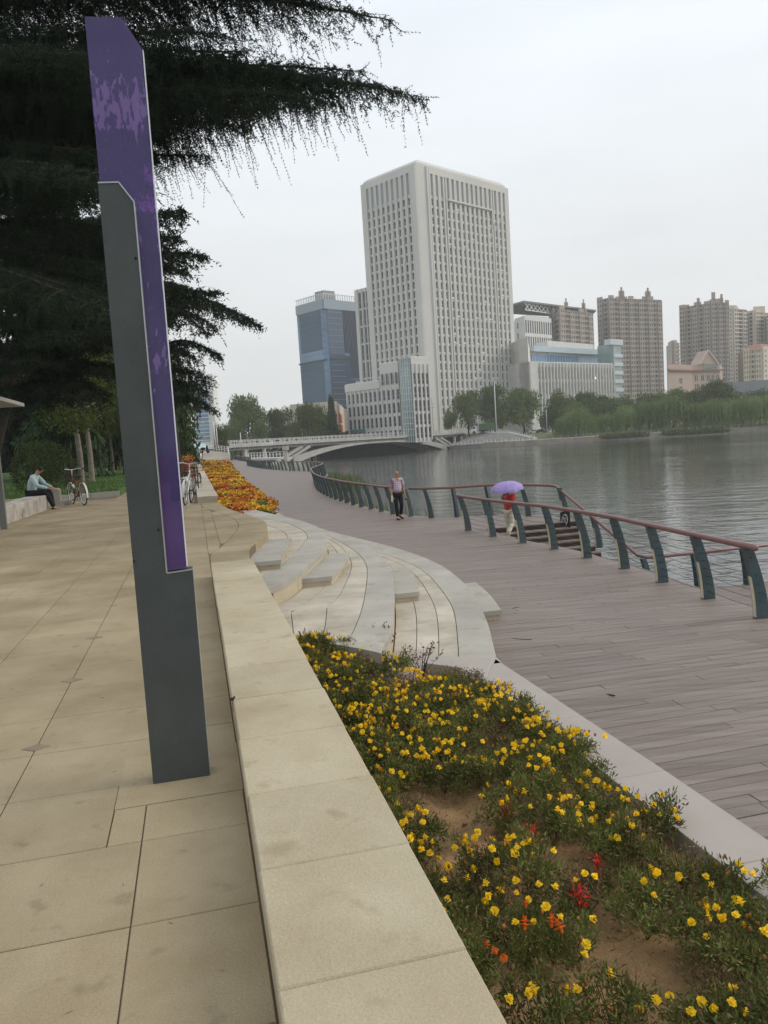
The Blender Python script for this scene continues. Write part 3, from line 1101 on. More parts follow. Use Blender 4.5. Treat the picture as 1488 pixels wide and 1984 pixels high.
far_planks = MB()
np_cnt = 0
prs = random.Random(3)
plank_meshes = {}
u = 2.0
row = 0
while u < 34:
    vL, vR = deck_left(u + PW / 2), deck_right(u + PW / 2)
    if u > 24.5: vR = min(vR, deck_right(u)); 
    a = vL
    cut = vL + prs.uniform(0.6, 2.9)
    while a < vR - 0.02:
        b = min(cut, vR)
        if vR - b < 0.3: b = vR
        cut = b + prs.choice((1.6, 2.2, 2.9))
        dz = prs.gauss(0, 0.0012)
        if u < 9.2 and np_cnt < 290:
            w = b - a - 0.005
            key = round(w, 2)
            MBp = MB().cbox(-w / 2, w / 2, -(PW - .007) / 2, (PW - .007) / 2, -0.028, 0, 0.003)
            new_obj('plank', MBp.mesh('plank', WOOD), boardwalk, ((a + b) / 2, u + PW / 2, DZ + dz))
            np_cnt += 1
        else:
            far_planks.cbox(a + .0025, b - .0025, u + .0035, u + PW - .0035, DZ - 0.028, DZ + dz, 0.003)
        a = b
    u += PW
fp = far_planks.build('planking', WOOD, boardwalk)
fp['kind'] = 'stuff'
mb = MB()
UU = list(np.arange(34.02, 204, 1.0))
for a, b in zip(UU[:-1], UU[1:]):
    mb.add([(deck_left(a), a, DZ), (deck_right(a), a, DZ), (deck_right(b), b, DZ), (deck_left(b), b, DZ)], [(0, 1, 2, 3)])
mb.build('deck_surface', WOOD, boardwalk)
# fascia beam along the deck edge
mb = MB()
pts = [(RAILV(u_) + 0.31, u_) for u_ in np.arange(8, 19, 0.5)]
for a, b in zip(pts[:-1], pts[1:]):
    mb.bar((a[0], a[1], DZ - 0.1), (b[0], b[1], DZ - 0.1), 0.04, 0.19)
mb.build('fascia_board', WOOD, boardwalk)

# stair down to the lower platform
stair = thing('wooden_stair', 'brown plank stair going down from the boardwalk to the water', 'stairs', S(0, 0, 0), SITE)
for k in range(11):
    z = DZ - 0.15 * (k + 1)
    u1 = 21.3 - 0.31 * k
    MB().box(STV, 11.0, u1 - 0.33, u1, z - 0.04, z).build('tread', WOOD, stair)
    MB().box(STV, 11.0, u1 - 0.012, u1 + 0.012, z, z + 0.149 if k else DZ - 0.03).build('riser', WOOD_D, stair)
MB().box(STV - 0.05, STV, 17.9, 21.3, -3.1, DZ - 0.03).build('stringer', WOOD_D, stair)
mb = MB()
mb.box(STV, 26, 10.5, 17.75, -3.15, -2.88)
plat = site_mesh('lower_platform', mb, WOOD_D)
pmb = MB()
u = 11.0
while u < 17.7:
    pmb.cbox(STV + 0.02, 16, u + .004, u + .136, -2.88, -2.85 + prs.gauss(0, .001), 0.003)
    pmb.cbox(16.01, 25.9, u + .004, u + .136, -2.88, -2.85 + prs.gauss(0, .001), 0.003)
    u += 0.14
x_ = pmb.build('planking', WOOD, plat)
x_['kind'] = 'stuff'

# ------------------------------------------------------------------ railings


def post_geo(h=1.0, lean=0.2):
    mb = MB()
    n = 7
    def c(t): return -lean * t ** 1.7
    def w(t): return 0.095 - 0.03 * t
    vs, fs = [], []
    for i in range(n + 1):
        t = i / n
        for sx, sy in ((-1, -1), (1, -1), (1, 1), (-1, 1)):
            vs.append((c(t) + sx * w(t), sy * 0.05, h * t))
    for i in range(n):
        for k in range(4):
            a, b = i * 4 + k, i * 4 + (k + 1) % 4
            fs.append((a, b, b + 4, a + 4))
    fs.append((3, 2, 1, 0))
    fs.append(tuple(range(n * 4, n * 4 + 4)))
    mb.add(vs, fs)
    for k in range(7):                                        # cable grommets on both broad faces
        t = (0.13 + 0.125 * k)
        x = c(t)
        mb.box(x - 0.02, x + 0.02, -0.064, 0.064, h * t - 0.012, h * t + 0.008)
    pm = mb.mesh('post', POSTM)
    sb = MB()
    vs, fs = [], []
    m = 5
    for i in range(m + 1):
        t = 0.02 + 0.58 * i / m
        for (dx, sy) in ((-w(t) - 0.004, -0.036), (-w(t) - 0.004, 0.036)):
            vs.append((c(t) + dx, sy, h * t))
    fs = [(2 * i, 2 * i + 1, 2 * i + 3, 2 * i + 2) for i in range(m)]
    vs2 = [(x + 0.008, y, z) for x, y, z in vs]
    sb.add(vs, [f[::-1] for f in fs])
    nn = len(vs)
    sb.add(vs + vs2, [(i * 2, i * 2 + 2, nn + i * 2 + 2, nn + i * 2) for i in range(m)] + [(i * 2 + 1, nn + i * 2 + 1, nn + i * 2 + 3, i * 2 + 3) for i in range(m)])
    sm = sb.mesh('light_strip', STRIPM)
    return pm, sm, (lambda t: c(t))


POST, STRIP, PC = post_geo()


def railing(label, posts, rail_pts, lean_sign=1, cables=True, rr=0.045, gap_z=None, strip=True):
    """posts: (v,u,z,angle) angle = rotation of the rail direction from the u axis"""
    rl = thing('cable_railing', label, 'railing', S(0, 0, 0), SITE)
    for (v, u, z, a) in posts:
        p = new_obj('post', POST, rl, (v, u, z), a)
        if strip: new_obj('light_strip', STRIP, p)
    mb = MB()
    mb.tube(rail_pts, rr, 10)
    # rounded cap ends
    for e in (rail_pts[0], rail_pts[-1]):
        mb.ball(e, rr * 1.02, n=10, m=6)
    mb.build('handrail', RAILM, rl, True)
    if cables:
        for k in range(7):
            t = (0.13 + 0.125 * k)
            pts = []
            for i, (v, u, z, a) in enumerate(posts):
                x = PC(t)
                q = (v + x * math.cos(a), u + x * math.sin(a), z + t)
                if pts:
                    m_ = [(pts[-1][j] + q[j]) / 2 for j in range(3)]
                    m_[2] -= 0.012 + 0.02 * ((i * 7 + k * 3) % 5) / 5
                    pts.append(tuple(m_))
                pts.append(q)
            MB().tube(pts, 0.0042, 4).build('cable', CABLE, rl)
    return rl


IP = [(RAILV(u), u) for u in (9.12, 10.48, 11.97, 13.48, 15.04, 16.6, 18.0, 19.6, 21.35)]


def tang(f, u): return -math.atan((f(u + .2) - f(u - .2)) / .4)


railing('brown tube railing with green steel posts, the nearer straight run beside the stair',
        [(v, u, DZ, tang(RAILV, u)) for v, u in IP],
        [(RAILV(u) - 0.2, u, DZ + 1.03) for u in np.concatenate([[8.95], np.arange(9.4, 21.4, 0.5), [21.6]])])
# outer railing along the lake: far S-curve, landing, then down the stair
ou = []
u = 26.7
while u < 62:
    ou.append(u)
    u += 1.38 if u < 40 else 1.5
posts = [(OUTV(u), u, DZ, tang(OUTV, u)) for u in ou]
railing('long wavy railing following the lake edge of the boardwalk behind the walking man', posts[::-1],
        [(OUTV(u) - 0.2 * math.cos(tang(OUTV, u)), u - 0.2 * math.sin(tang(OUTV, u)), DZ + 1.03) for u in np.arange(62, 26.0, -0.8)])
fu = list(np.arange(63.5, 135, 1.6))
posts = [(OUTV(u), u, DZ, tang(OUTV, u)) for u in fu]
railing('farther bends of the wavy lakeside railing in front of the bridge pier', posts, [(OUTV(u) - 0.2, u, DZ + 1.03) for u in np.arange(62.4, 136, 1.0)],
        cables=False, strip=False)
fu = list(np.arange(138, 200, 2.0))
posts = [(OUTV(u), u, DZ, tang(OUTV, u)) for u in fu]
railing('farthest end of the lakeside railing near the bridge approach', posts, [(OUTV(u) - 0.2, u, DZ + 1.03) for u in np.arange(137, 201, 2.0)],
        cables=False, strip=False)
LP_ = [(7.83, 25.6, DZ, R(-35)), (8.62, 25.2, DZ, R(-80)), (9.75, 24.9, DZ, R(-75)), (10.55, 23.6, DZ, R(-20)), (11.05, 21.9, DZ, 0)]
st_posts = []
for u_, z_ in ((20.2, -1.9), (18.7, -2.6), (17.62, -2.85)):
    st_posts.append((11.2, u_, z_, 0))
low_posts = [(12.6, 17.62, -2.85, R(-90)), (14.1, 17.62, -2.85, R(-90)), (15.6, 17.62, -2.85, R(-90)), (17.1, 17.62, -2.85, R(-90)), (18.6, 17.62, -2.85, R(-90))]
rp = [(7.28, 26.3, -.17), (7.6, 25.75, -.17), (8.3, 25.2, -.17), (9.4, 25.0, -.165), (10.2, 24.4, -.16), (10.6, 23.3, -.16), (10.85, 22.5, -.16), (10.9, 22.2, -.18), (11.0, 17.85, -1.80), (11.15, 17.65, -1.84),
      (11.5, 17.6, -1.84), (20, 17.6, -1.84)]
railing('outer railing round the landing, sloping down the stair to the water', LP_ + st_posts + low_posts, rp)
# small board hung on the stair railing
_a, _b = vu(ray(1095, 1017))
_u = 10.72 / (_a / _b)
sg = thing('warning_board', 'black warning board with a white no-swimming symbol on the stair railing', 'sign', S(10.72, _u, EYE + ray(1095, 1017)[2] * _u / _b), rot=(R(-12), R(8), SITE))
MB().box(-0.01, 0.01, -0.30, 0.30, -0.42, 0.42).build('panel', mat('sign_black', (0.02, 0.02, 0.024), 0.4), sg)
mb = MB()
ring = [(-0.013, 0.17 * math.cos(a), 0.14 + 0.17 * math.sin(a)) for a in np.linspace(0, 2 * math.pi, 25)]
mb.tube(ring, 0.014, 4, cap=False)
mb.bar((-0.013, -0.12, 0.02), (-0.013, 0.12, 0.26), 0.012, 0.022, up=(1, 0, 0))
mb.ball((-0.013, -0.02, 0.2), 0.012, 0.03, 0.03, 6, 4)
mb.bar((-0.013, -0.06, 0.15), (-0.013, 0.06, 0.10), 0.008, 0.03, up=(1, 0, 0))
for k in range(2):
    for q in range(4):
        y0 = -0.19 + q * 0.1
        z0 = -0.14 - k * 0.12
        mb.box(-0.014, -0.011, y0, y0 + 0.06, z0, z0 + 0.012)
        mb.box(-0.014, -0.011, y0, y0 + 0.06, z0 + 0.05, z0 + 0.06)
        mb.box(-0.014, -0.011, y0 + 0.024, y0 + 0.034, z0 - 0.01, z0 + 0.075)
mb.build('symbol', WHITE, sg)

# ------------------------------------------------------------------ light pillars
PURP = bpy.data.materials.new('purple_acrylic')
PURP.use_nodes = True
n_, l_ = PURP.node_tree.nodes, PURP.node_tree.links
pb = n_['Principled BSDF']
pb.inputs['Base Color'].default_value = (0.105, 0.08, 0.215, 1)
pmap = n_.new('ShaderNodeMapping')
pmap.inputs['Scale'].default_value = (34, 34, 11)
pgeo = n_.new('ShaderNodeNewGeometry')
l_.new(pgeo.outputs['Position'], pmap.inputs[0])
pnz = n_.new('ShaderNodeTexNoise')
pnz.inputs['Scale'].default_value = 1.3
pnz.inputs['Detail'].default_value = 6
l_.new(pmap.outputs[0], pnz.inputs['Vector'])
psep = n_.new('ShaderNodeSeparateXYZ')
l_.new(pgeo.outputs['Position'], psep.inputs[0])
prmp = n_.new('ShaderNodeValToRGB')                      # heights of paler patches: sky glimpses and reflections painted into the panel colour
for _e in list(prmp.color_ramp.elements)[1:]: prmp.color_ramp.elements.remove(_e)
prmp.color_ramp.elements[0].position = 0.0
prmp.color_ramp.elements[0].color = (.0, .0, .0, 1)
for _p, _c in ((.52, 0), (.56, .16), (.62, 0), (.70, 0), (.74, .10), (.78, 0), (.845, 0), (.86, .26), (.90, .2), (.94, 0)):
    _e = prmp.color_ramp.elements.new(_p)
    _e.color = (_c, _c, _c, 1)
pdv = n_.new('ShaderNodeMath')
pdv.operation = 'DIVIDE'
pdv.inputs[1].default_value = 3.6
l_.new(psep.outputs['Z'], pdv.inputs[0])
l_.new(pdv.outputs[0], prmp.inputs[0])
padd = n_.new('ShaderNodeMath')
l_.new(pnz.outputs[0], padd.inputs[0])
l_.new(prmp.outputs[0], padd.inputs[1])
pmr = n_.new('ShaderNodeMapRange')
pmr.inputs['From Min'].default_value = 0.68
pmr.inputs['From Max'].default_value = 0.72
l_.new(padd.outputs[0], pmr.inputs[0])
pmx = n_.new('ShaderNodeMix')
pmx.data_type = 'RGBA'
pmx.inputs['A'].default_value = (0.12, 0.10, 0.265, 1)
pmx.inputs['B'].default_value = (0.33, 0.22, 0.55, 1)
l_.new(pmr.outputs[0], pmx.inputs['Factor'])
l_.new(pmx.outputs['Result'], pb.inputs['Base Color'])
pb.inputs['Roughness'].default_value = 0.06
pb.inputs['Specular IOR Level'].default_value = 0.6
tp = n_.new('ShaderNodeBsdfTransparent')
tp.inputs['Color'].default_value = (0.52, 0.27, 0.66, 1)
geo_ = n_.new('ShaderNodeNewGeometry')
nzp = n_.new('ShaderNodeTexNoise')
nzp.inputs['Scale'].default_value = 5
nzp.inputs['Detail'].default_value = 6
l_.new(geo_.outputs['Position'], nzp.inputs['Vector'])
mrp = n_.new('ShaderNodeMapRange')
mrp.inputs['To Min'].default_value = 0.38
mrp.inputs['To Max'].default_value = 0.62
l_.new(nzp.outputs[0], mrp.inputs[0])
mxp = n_.new('ShaderNodeMixShader')
l_.new(mrp.outputs[0], mxp.inputs[0])
l_.new(pb.outputs[0], mxp.inputs[1])
l_.new(tp.outputs[0], mxp.inputs[2])
l_.new(mxp.outputs[0], n_['Material Output'].inputs['Surface'])
EDGE = mat('acrylic_edge', (0.75, 0.75, 0.85), 0.3, 0.1)


def extrude_xz(mb, prof, y0, y1, mi=0):
    n = len(prof)
    ar = sum(prof[i][0] * prof[(i + 1) % n][1] - prof[(i + 1) % n][0] * prof[i][1] for i in range(n))
    if ar < 0: prof = prof[::-1]
    vs = [(p[0], y0, p[1]) for p in prof] + [(p[0], y1, p[1]) for p in prof]
    mb.add(vs, [tuple(range(n)), tuple(range(n, 2 * n))[::-1]] + [((i + 1) % n, i, n + i, n + (i + 1) % n) for i in range(n)], mi)


def pillar(label, v, u):
    t = thing('light_pillar', label, 'pillar', S(v, u, 0), SITE, group='steel pillars with purple panels along the promenade')
    prof = [(-0.135, 0), (0.135, 0), (0.135, 1.035), (0.015, 1.028), (0.015, 2.752), (-0.045, 2.838), (-0.135, 2.834)]
    mb = MB()
    extrude_xz(mb, prof, -0.055, 0.055)
    mb.build('steel_body', STEEL, t)
    # thin bright cut edges
    mb = MB()
    def seg(a, b): mb.bar((a[0], -0.056, a[1]), (b[0], -0.056, b[1]), 0.006, 0.006)
    seg((0.015, 1.03), (0.015, 2.752))
    seg((0.015, 2.752), (-0.045, 2.838))
    seg((-0.045, 2.838), (-0.135, 2.834))
    seg((0.015, 1.028), (0.135, 1.035))
    mb.box(0.1352, 0.1385, -0.05, 0.05, 0.02, 1.03)
    mb.build('edge_trim', STEEL_E, t)
    prof = [(-0.128, 2.0), (0.019, 2.0), (0.019, 1.04), (0.108, 1.045), (0.106, 3.438), (0.03, 3.566), (-0.128, 3.56)]
    mb = MB()
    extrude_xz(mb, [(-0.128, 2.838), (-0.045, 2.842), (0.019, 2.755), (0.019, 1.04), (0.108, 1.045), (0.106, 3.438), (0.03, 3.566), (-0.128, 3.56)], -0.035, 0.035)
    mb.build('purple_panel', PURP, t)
    mb = MB()
    mb.box(0.1085, 0.113, -0.037, 0.037, 1.05, 3.43)
    mb.build('panel_edge', EDGE, t)
    mb = MB()
    for x, z in ((-0.005, 1.24), (0.0, 2.5), (-0.13, 1.1)):
        mb.ball((x, -0.058, z), 0.006, n=8, m=4)
    mb.build('screw', RUBBER, t)
    return t


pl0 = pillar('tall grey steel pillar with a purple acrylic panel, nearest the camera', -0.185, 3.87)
MB().box(-0.295, 0.285, -0.27, 0.33, -0.02, 0.0012).build('base_plate', STONE_T, pl0)
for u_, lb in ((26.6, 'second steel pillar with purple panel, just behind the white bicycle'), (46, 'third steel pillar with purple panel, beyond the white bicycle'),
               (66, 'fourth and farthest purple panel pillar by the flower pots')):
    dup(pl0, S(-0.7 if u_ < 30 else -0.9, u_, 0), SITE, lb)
for o in list(COL.objects):
    pass

# flower pots by the far pillars
POTM = mat('terracotta', (0.24, 0.08, 0.045), 0.8, 0.15, 6)
FL_O = mat('bloom_orange', (0.68, 0.25, 0.045), 0.75, 0.3, 6, rand=0.1, fine=0.2)
FL_Y = mat('bloom_yellow', (0.78, 0.55, 0.05), 0.75, 0.2, 6, rand=0.1, fine=0.15)
FL_R = mat('bloom_rust', (0.30, 0.045, 0.012), 0.8, 0.3, 6, fine=0.2)
for u_, v_, lb in ((52, -0.5, 'tall terracotta flower pot with orange blooms left of the far wall'), (44.0, -1.5, 'terracotta flower pot standing behind the white bicycle')):
    t = thing('flower_pot', lb, 'flower pot', S(v_, u_, 0), SITE)
    MB().tube([(0, 0, 0), (0, 0, 0.1), (0, 0, 0.9), (0, 0, 0.95)], [0.26, 0.26, 0.4, 0.42], 14).build('pot', POTM, t, True)
    rg = np.random.default_rng(4)
    P, D = clump_points(rg, [((0, 0, 1.1), (0.5, 0.5, 0.28))], 260)
    v, f = leaf_cloud(P, D, 0.12, 0.09, rg)
    new_obj('bloom', np_mesh('bloom', v, f, [FL_O, LEAF_MID], (rg.random(260) < 0.35).astype(int)), t)

# ------------------------------------------------------------------ shelter, stone seat, utility box, hedge ball at the left
sh = thing('shelter', 'grey steel shelter with a thin flat roof at the left edge', 'shelter', (-9.28, 18.75, 0), SITE)
MB().box(-0.02, 0.12, -0.10, 0.02, 0, 3.0).build('post', mat('shelter_grey', (0.14, 0.15, 0.145), 0.5), sh)
MB().box(-0.17, -0.05, -0.13, -0.06, 0, 3.0).build('light_box', mat('shelter_white', (0.42, 0.46, 0.5), 0.4), sh)
MB().cbox(-3.2, 0.55, -3.2, 1.2, 3.0, 3.09, 0.01).build('roof', mat('shelter_roof', (0.3, 0.29, 0.28), 0.6), sh)

MARBLE = mat('rough_granite', (0.36, 0.33, 0.29), 0.8, 0.3, 2.2, bump=0.5, bscale=12, fine=0.15, spots=(2.5, 0.58, (0.13, 0.115, 0.10)))
a, b = onz(15, 1015, 0), onz(100, 985, 0)
d = (b - a).normalized()
nn = Vector((-d.y, d.x, 0))
seat = thing('stone_bench', 'long rough grey granite block bench at the terrace edge', 'bench', (a.x, a.y, 0))
segs = [0, 1.9, 3.75, 5.6]
for k in range(3):
    p0, p1 = d * (segs[k] - 0.6), d * (segs[k + 1] - 0.6 - 0.01)
    q = [p0, p1, p1 + nn * 0.62, p0 + nn * 0.62]
    rg = random.Random(k)
    MB().prism([(x.x, x.y) for x in q], 0, 0.46 + rg.uniform(-.012, .012), c=0.03).build('stone_block', MARBLE, seat)
rb = thing('boundary_stone', 'small broken granite slab standing on end behind the seated person', 'stone', onz(112, 980, 0.0))
MB().prism([(-.12, -.1), (.14, -.08), (.12, .1), (-.1, .12)], 0, 0.62, c=0.05).build('slab', MARBLE, rb)
MB().prism([(.14, -.1), (.5, -.06), (.45, .2), (.15, .2)], 0, 0.2, c=0.04).build('footing', MARBLE, rb)
GRN = mat('box_green', (0.010, 0.028, 0.018), 0.5, 0.15, 3)
ub_ = thing('utility_box', 'dark green utility cabinet on the lawn behind the bench', 'cabinet', (-17.2, 33.2, LAWN_Z), R(12))
MB().cbox(-1.0, 0.45, -0.4, 0.4, 0, 1.2, 0.02).build('cabinet', GRN, ub_)
MB().box(-0.28, 0.38, -0.42, -0.401, 0.1, 1.1).box(-0.95, -0.32, -0.42, -0.401, 0.1, 1.1).build('door', GRN, ub_)
MB().cbox(-1.05, 0.5, -0.45, 0.45, 1.201, 1.26, 0.02).build('lid', mat('box_lid', (0.02, 0.04, 0.03), 0.5), ub_)


# ------------------------------------------------------------------ bicycles
def circle(c, r, axis, n=28):
    out = []
    for i in range(n + 1):
        a = 2 * math.pi * i / n
        if axis == 'y': out.append((c[0] + r * math.cos(a), c[1], c[2] + r * math.sin(a)))
    return out


def bicycle(label, loc, rz, frame_m, basket_m, fender_m, saddle_m, bar_m, tilt=0.0, steer=0.0):
    t = thing('bicycle', label, 'bicycle', loc, rot=(tilt, 0, rz), scale=(1.1, 1.1, 1.12))
    r = 0.33
    wb = 1.08
    for x, nm in ((0, 'wheel'), (wb, 'wheel')):
        w = MB().tube(circle((0, 0, 0), r - 0.018, 'y'), 0.019, 6, cap=False).build('wheel', RUBBER, t, True, loc=(x, 0, r))
        MB().tube(circle((0, 0, 0), r - 0.042, 'y'), 0.011, 5, cap=False).build('rim', CHROME, w, True)
        mb = MB()
        for k in range(14):
            a = math.pi * 2 * k / 14
            mb.tube([(0, 0.02 * (-1) ** k, 0), ((r - .045) * math.cos(a), 0, (r - .045) * math.sin(a))], 0.0022, 3)
        mb.tube([(0, -.05, 0), (0, .05, 0)], 0.02, 8)
        mb.build('spokes', CHROME, w)
        fb = MB()
        arc = [((r + 0.03) * math.cos(a), 0, (r + 0.03) * math.sin(a)) for a in np.linspace(R(20), R(195 if x == 0 else 150), 14)]
        for p, q in zip(arc[:-1], arc[1:]): fb.bar(p, q, 0.055, 0.006, up=(p[0], 0, p[2]))
        fb.build('fender', fender_m, w)
    # rear wheel at x=0, head at the front
    bb = (0.44, 0, 0.28)
    st = (0.30, 0, 0.78)
    hd0, hd1 = (0.90, 0, 0.62), (0.86, 0, 0.92)
    mb = MB()
    for p, q, w_ in ((bb, st, .016), (bb, hd0, .018), ((0.33, 0, 0.62), (0.87, 0, 0.84), .016), (hd0, hd1, .02)):
        mb.tube([p, q], w_, 7)
    for s in (-1, 1):
        mb.tube([bb, (0, 0.05 * s, r)], 0.009, 5)
        mb.tube([(0.32, 0, 0.68), (0, 0.05 * s, r)], 0.008, 5)
        mb.tube([(0.91, 0.045 * s, 0.60), (0.97, 0.05 * s, 0.5), (wb, 0.05 * s, r)], 0.011, 5)
    mb.build('frame', frame_m, t, True)
    mb = MB()
    mb.tube([hd1, (0.84, 0, 1.08)], 0.013, 6)
    pts = [(0.66, -0.29, 1.10), (0.74, -0.27, 1.115), (0.83, -0.17, 1.12), (0.86, -0.05, 1.09), (0.86, 0.05, 1.09), (0.83, 0.17, 1.12), (0.74, 0.27, 1.115), (0.66, 0.29, 1.10)]
    mb.tube(pts, 0.012, 6)
    mb.build('handlebar', bar_m, t, True)
    for s in (-1, 1):
        MB().tube([(0.62, 0.295 * s, 1.095), (0.73, 0.275 * s, 1.115)], 0.018, 6).build('grip', RUBBER, t)
    mb = MB()
    mb.ball((0.22, 0, 0.88), 0.14, 0.10, 0.035, 10, 6)
    mb.ball((0.36, 0, 0.875), 0.12, 0.04, 0.025, 8, 5)
    mb.tube([st, (0.285, 0, 0.86)], 0.013, 6)
    mb.build('saddle', saddle_m, t, True)
    mb = MB()                                                   # wire basket
    x0, x1, y, z0, z1 = 0.97, 1.27, 0.17, 0.74, 0.99
    for k in range(6):
        yy = -y + 2 * y * k / 5
        mb.tube([(x0, yy, z1), (x0 + .03, yy * .85, z0), (x1 - .03, yy * .85, z0), (x1, yy, z1)], 0.0035, 3)
    for zz, q in ((z1, 1), ((z0 + z1) / 2, .93), (z0, .85)):
        mb.tube([(x0, -y * q, zz), (x1, -y * q, zz), (x1, y * q, zz), (x0, y * q, zz), (x0, -y * q, zz)], 0.005, 3)
    for k in range(5):
        xx = x0 + (x1 - x0) * k / 4
        for s in (-1, 1): mb.tube([(xx, y * s, z1), (xx, y * s * .85, z0)], 0.0035, 3)
    mb.build('basket', basket_m, t)
    mb = MB()
    mb.tube([(-0.24, -0.06, 0.74), (0.22, -0.06, 0.74)], 0.007, 4).tube([(-0.24, 0.06, 0.74), (0.22, 0.06, 0.74)], 0.007, 4)
    for k in range(4): mb.tube([(-0.24 + k * .14, -0.06, 0.74), (-0.24 + k * .14, 0.06, 0.74)], 0.006, 4)
    mb.tube([(-0.2, -0.06, 0.74), (0, -0.06, r)], 0.006, 4).tube([(-0.2, 0.06, 0.74), (0, 0.06, r)], 0.006, 4)
    mb.build('rear_rack', frame_m, t)
    mb = MB()
    mb.tube([(0, -0.08, r), (-0.06, -0.12, 0.0)], 0.008, 4).tube([(0, 0.08, r), (-0.06, 0.12, 0.0)], 0.008, 4).tube([(-0.06, -0.13, 0.006), (-0.06, 0.13, 0.006)], 0.008, 4)
    mb.build('kickstand', CHROME, t)
    mb = MB()
    mb.tube([(bb[0], -.07, bb[2]), (bb[0], .07, bb[2])], 0.022, 8)
    mb.bar((bb[0], .07, bb[2]), (bb[0] + .13, .07, bb[2] - .11), .012, .02).bar((bb[0], -.07, bb[2]), (bb[0] - .13, -.07, bb[2] + .11), .012, .02)
    mb.box(bb[0] + .09, bb[0] + .17, .08, .17, bb[2] - .125, bb[2] - .10).box(bb[0] - .17, bb[0] - .09, -.17, -.08, bb[2] + .10, bb[2] + .125)
    mb.tube(circle((bb[0], 0.05, bb[2]), 0.09, 'y', 16), 0.006, 4, cap=False)
    mb.build('pedals', RUBBER, t)
    return t


RUST = mat('rusty_red_frame', (0.16, 0.05, 0.04), 0.6, 0.3, 20)
SILV = mat('silver_frame', (0.62, 0.63, 0.64), 0.35, 0.06, metal=0.3)
BLK = mat('black_plastic', (0.02, 0.02, 0.02), 0.5)
bk = onz(160, 979, 0)
bicycle('old dark red bicycle with basket standing at the left by the lawn', (bk.x + 0.1, bk.y - 0.1, 0.0), R(130), RUST, BLK, WHITE, BLK, SILV)
bk = onz(362, 979, 0)
bicycle('white and silver bicycle seen from behind, parked against the low wall', (bk.x - 0.05, bk.y, 0.0), SITE + R(82), SILV, BLK, WHITE, BLK, SILV, tilt=R(4))
bk = onz(373, 962, 0)
bicycle('reddish bicycle mostly hidden in front of the white one', (bk.x - 0.2, bk.y + 1.2, 0.0), SITE + R(80), RUST, mat('wicker', (0.2, 0.12, 0.05), 0.8), RUST, BLK, BLK)

# ------------------------------------------------------------------ people


def skinned(name, V, E, Rd, m, parent, sub=2, root=0):
    me = bpy.data.meshes.new(name)
    me.from_pydata([tuple(p) for p in V], E, [])
    me.materials.append(m)
    o = new_obj(name, me, parent)
    k = o.modifiers.new('skin', 'SKIN')
    sl = me.skin_vertices[0].data
    for i, r in enumerate(Rd):
        sl[i].radius = (r, r) if not hasattr(r, '__len__') else r
        sl[i].use_root = (i == root)
    k.use_smooth_shade = True
    k.branch_smoothing = 0.5
    s_ = o.modifiers.new('sub', 'SUBSURF')
    s_.levels = sub
    s_.render_levels = sub
    return o


def bake(o):
    """turn the skin and subdivision into plain mesh data"""
    dg = bpy.context.evaluated_depsgraph_get()
    me = bpy.data.meshes.new_from_object(o.evaluated_get(dg))
    me.polygons.foreach_set('use_smooth', [True] * len(me.polygons))
    o.modifiers.clear()
    o.data = me


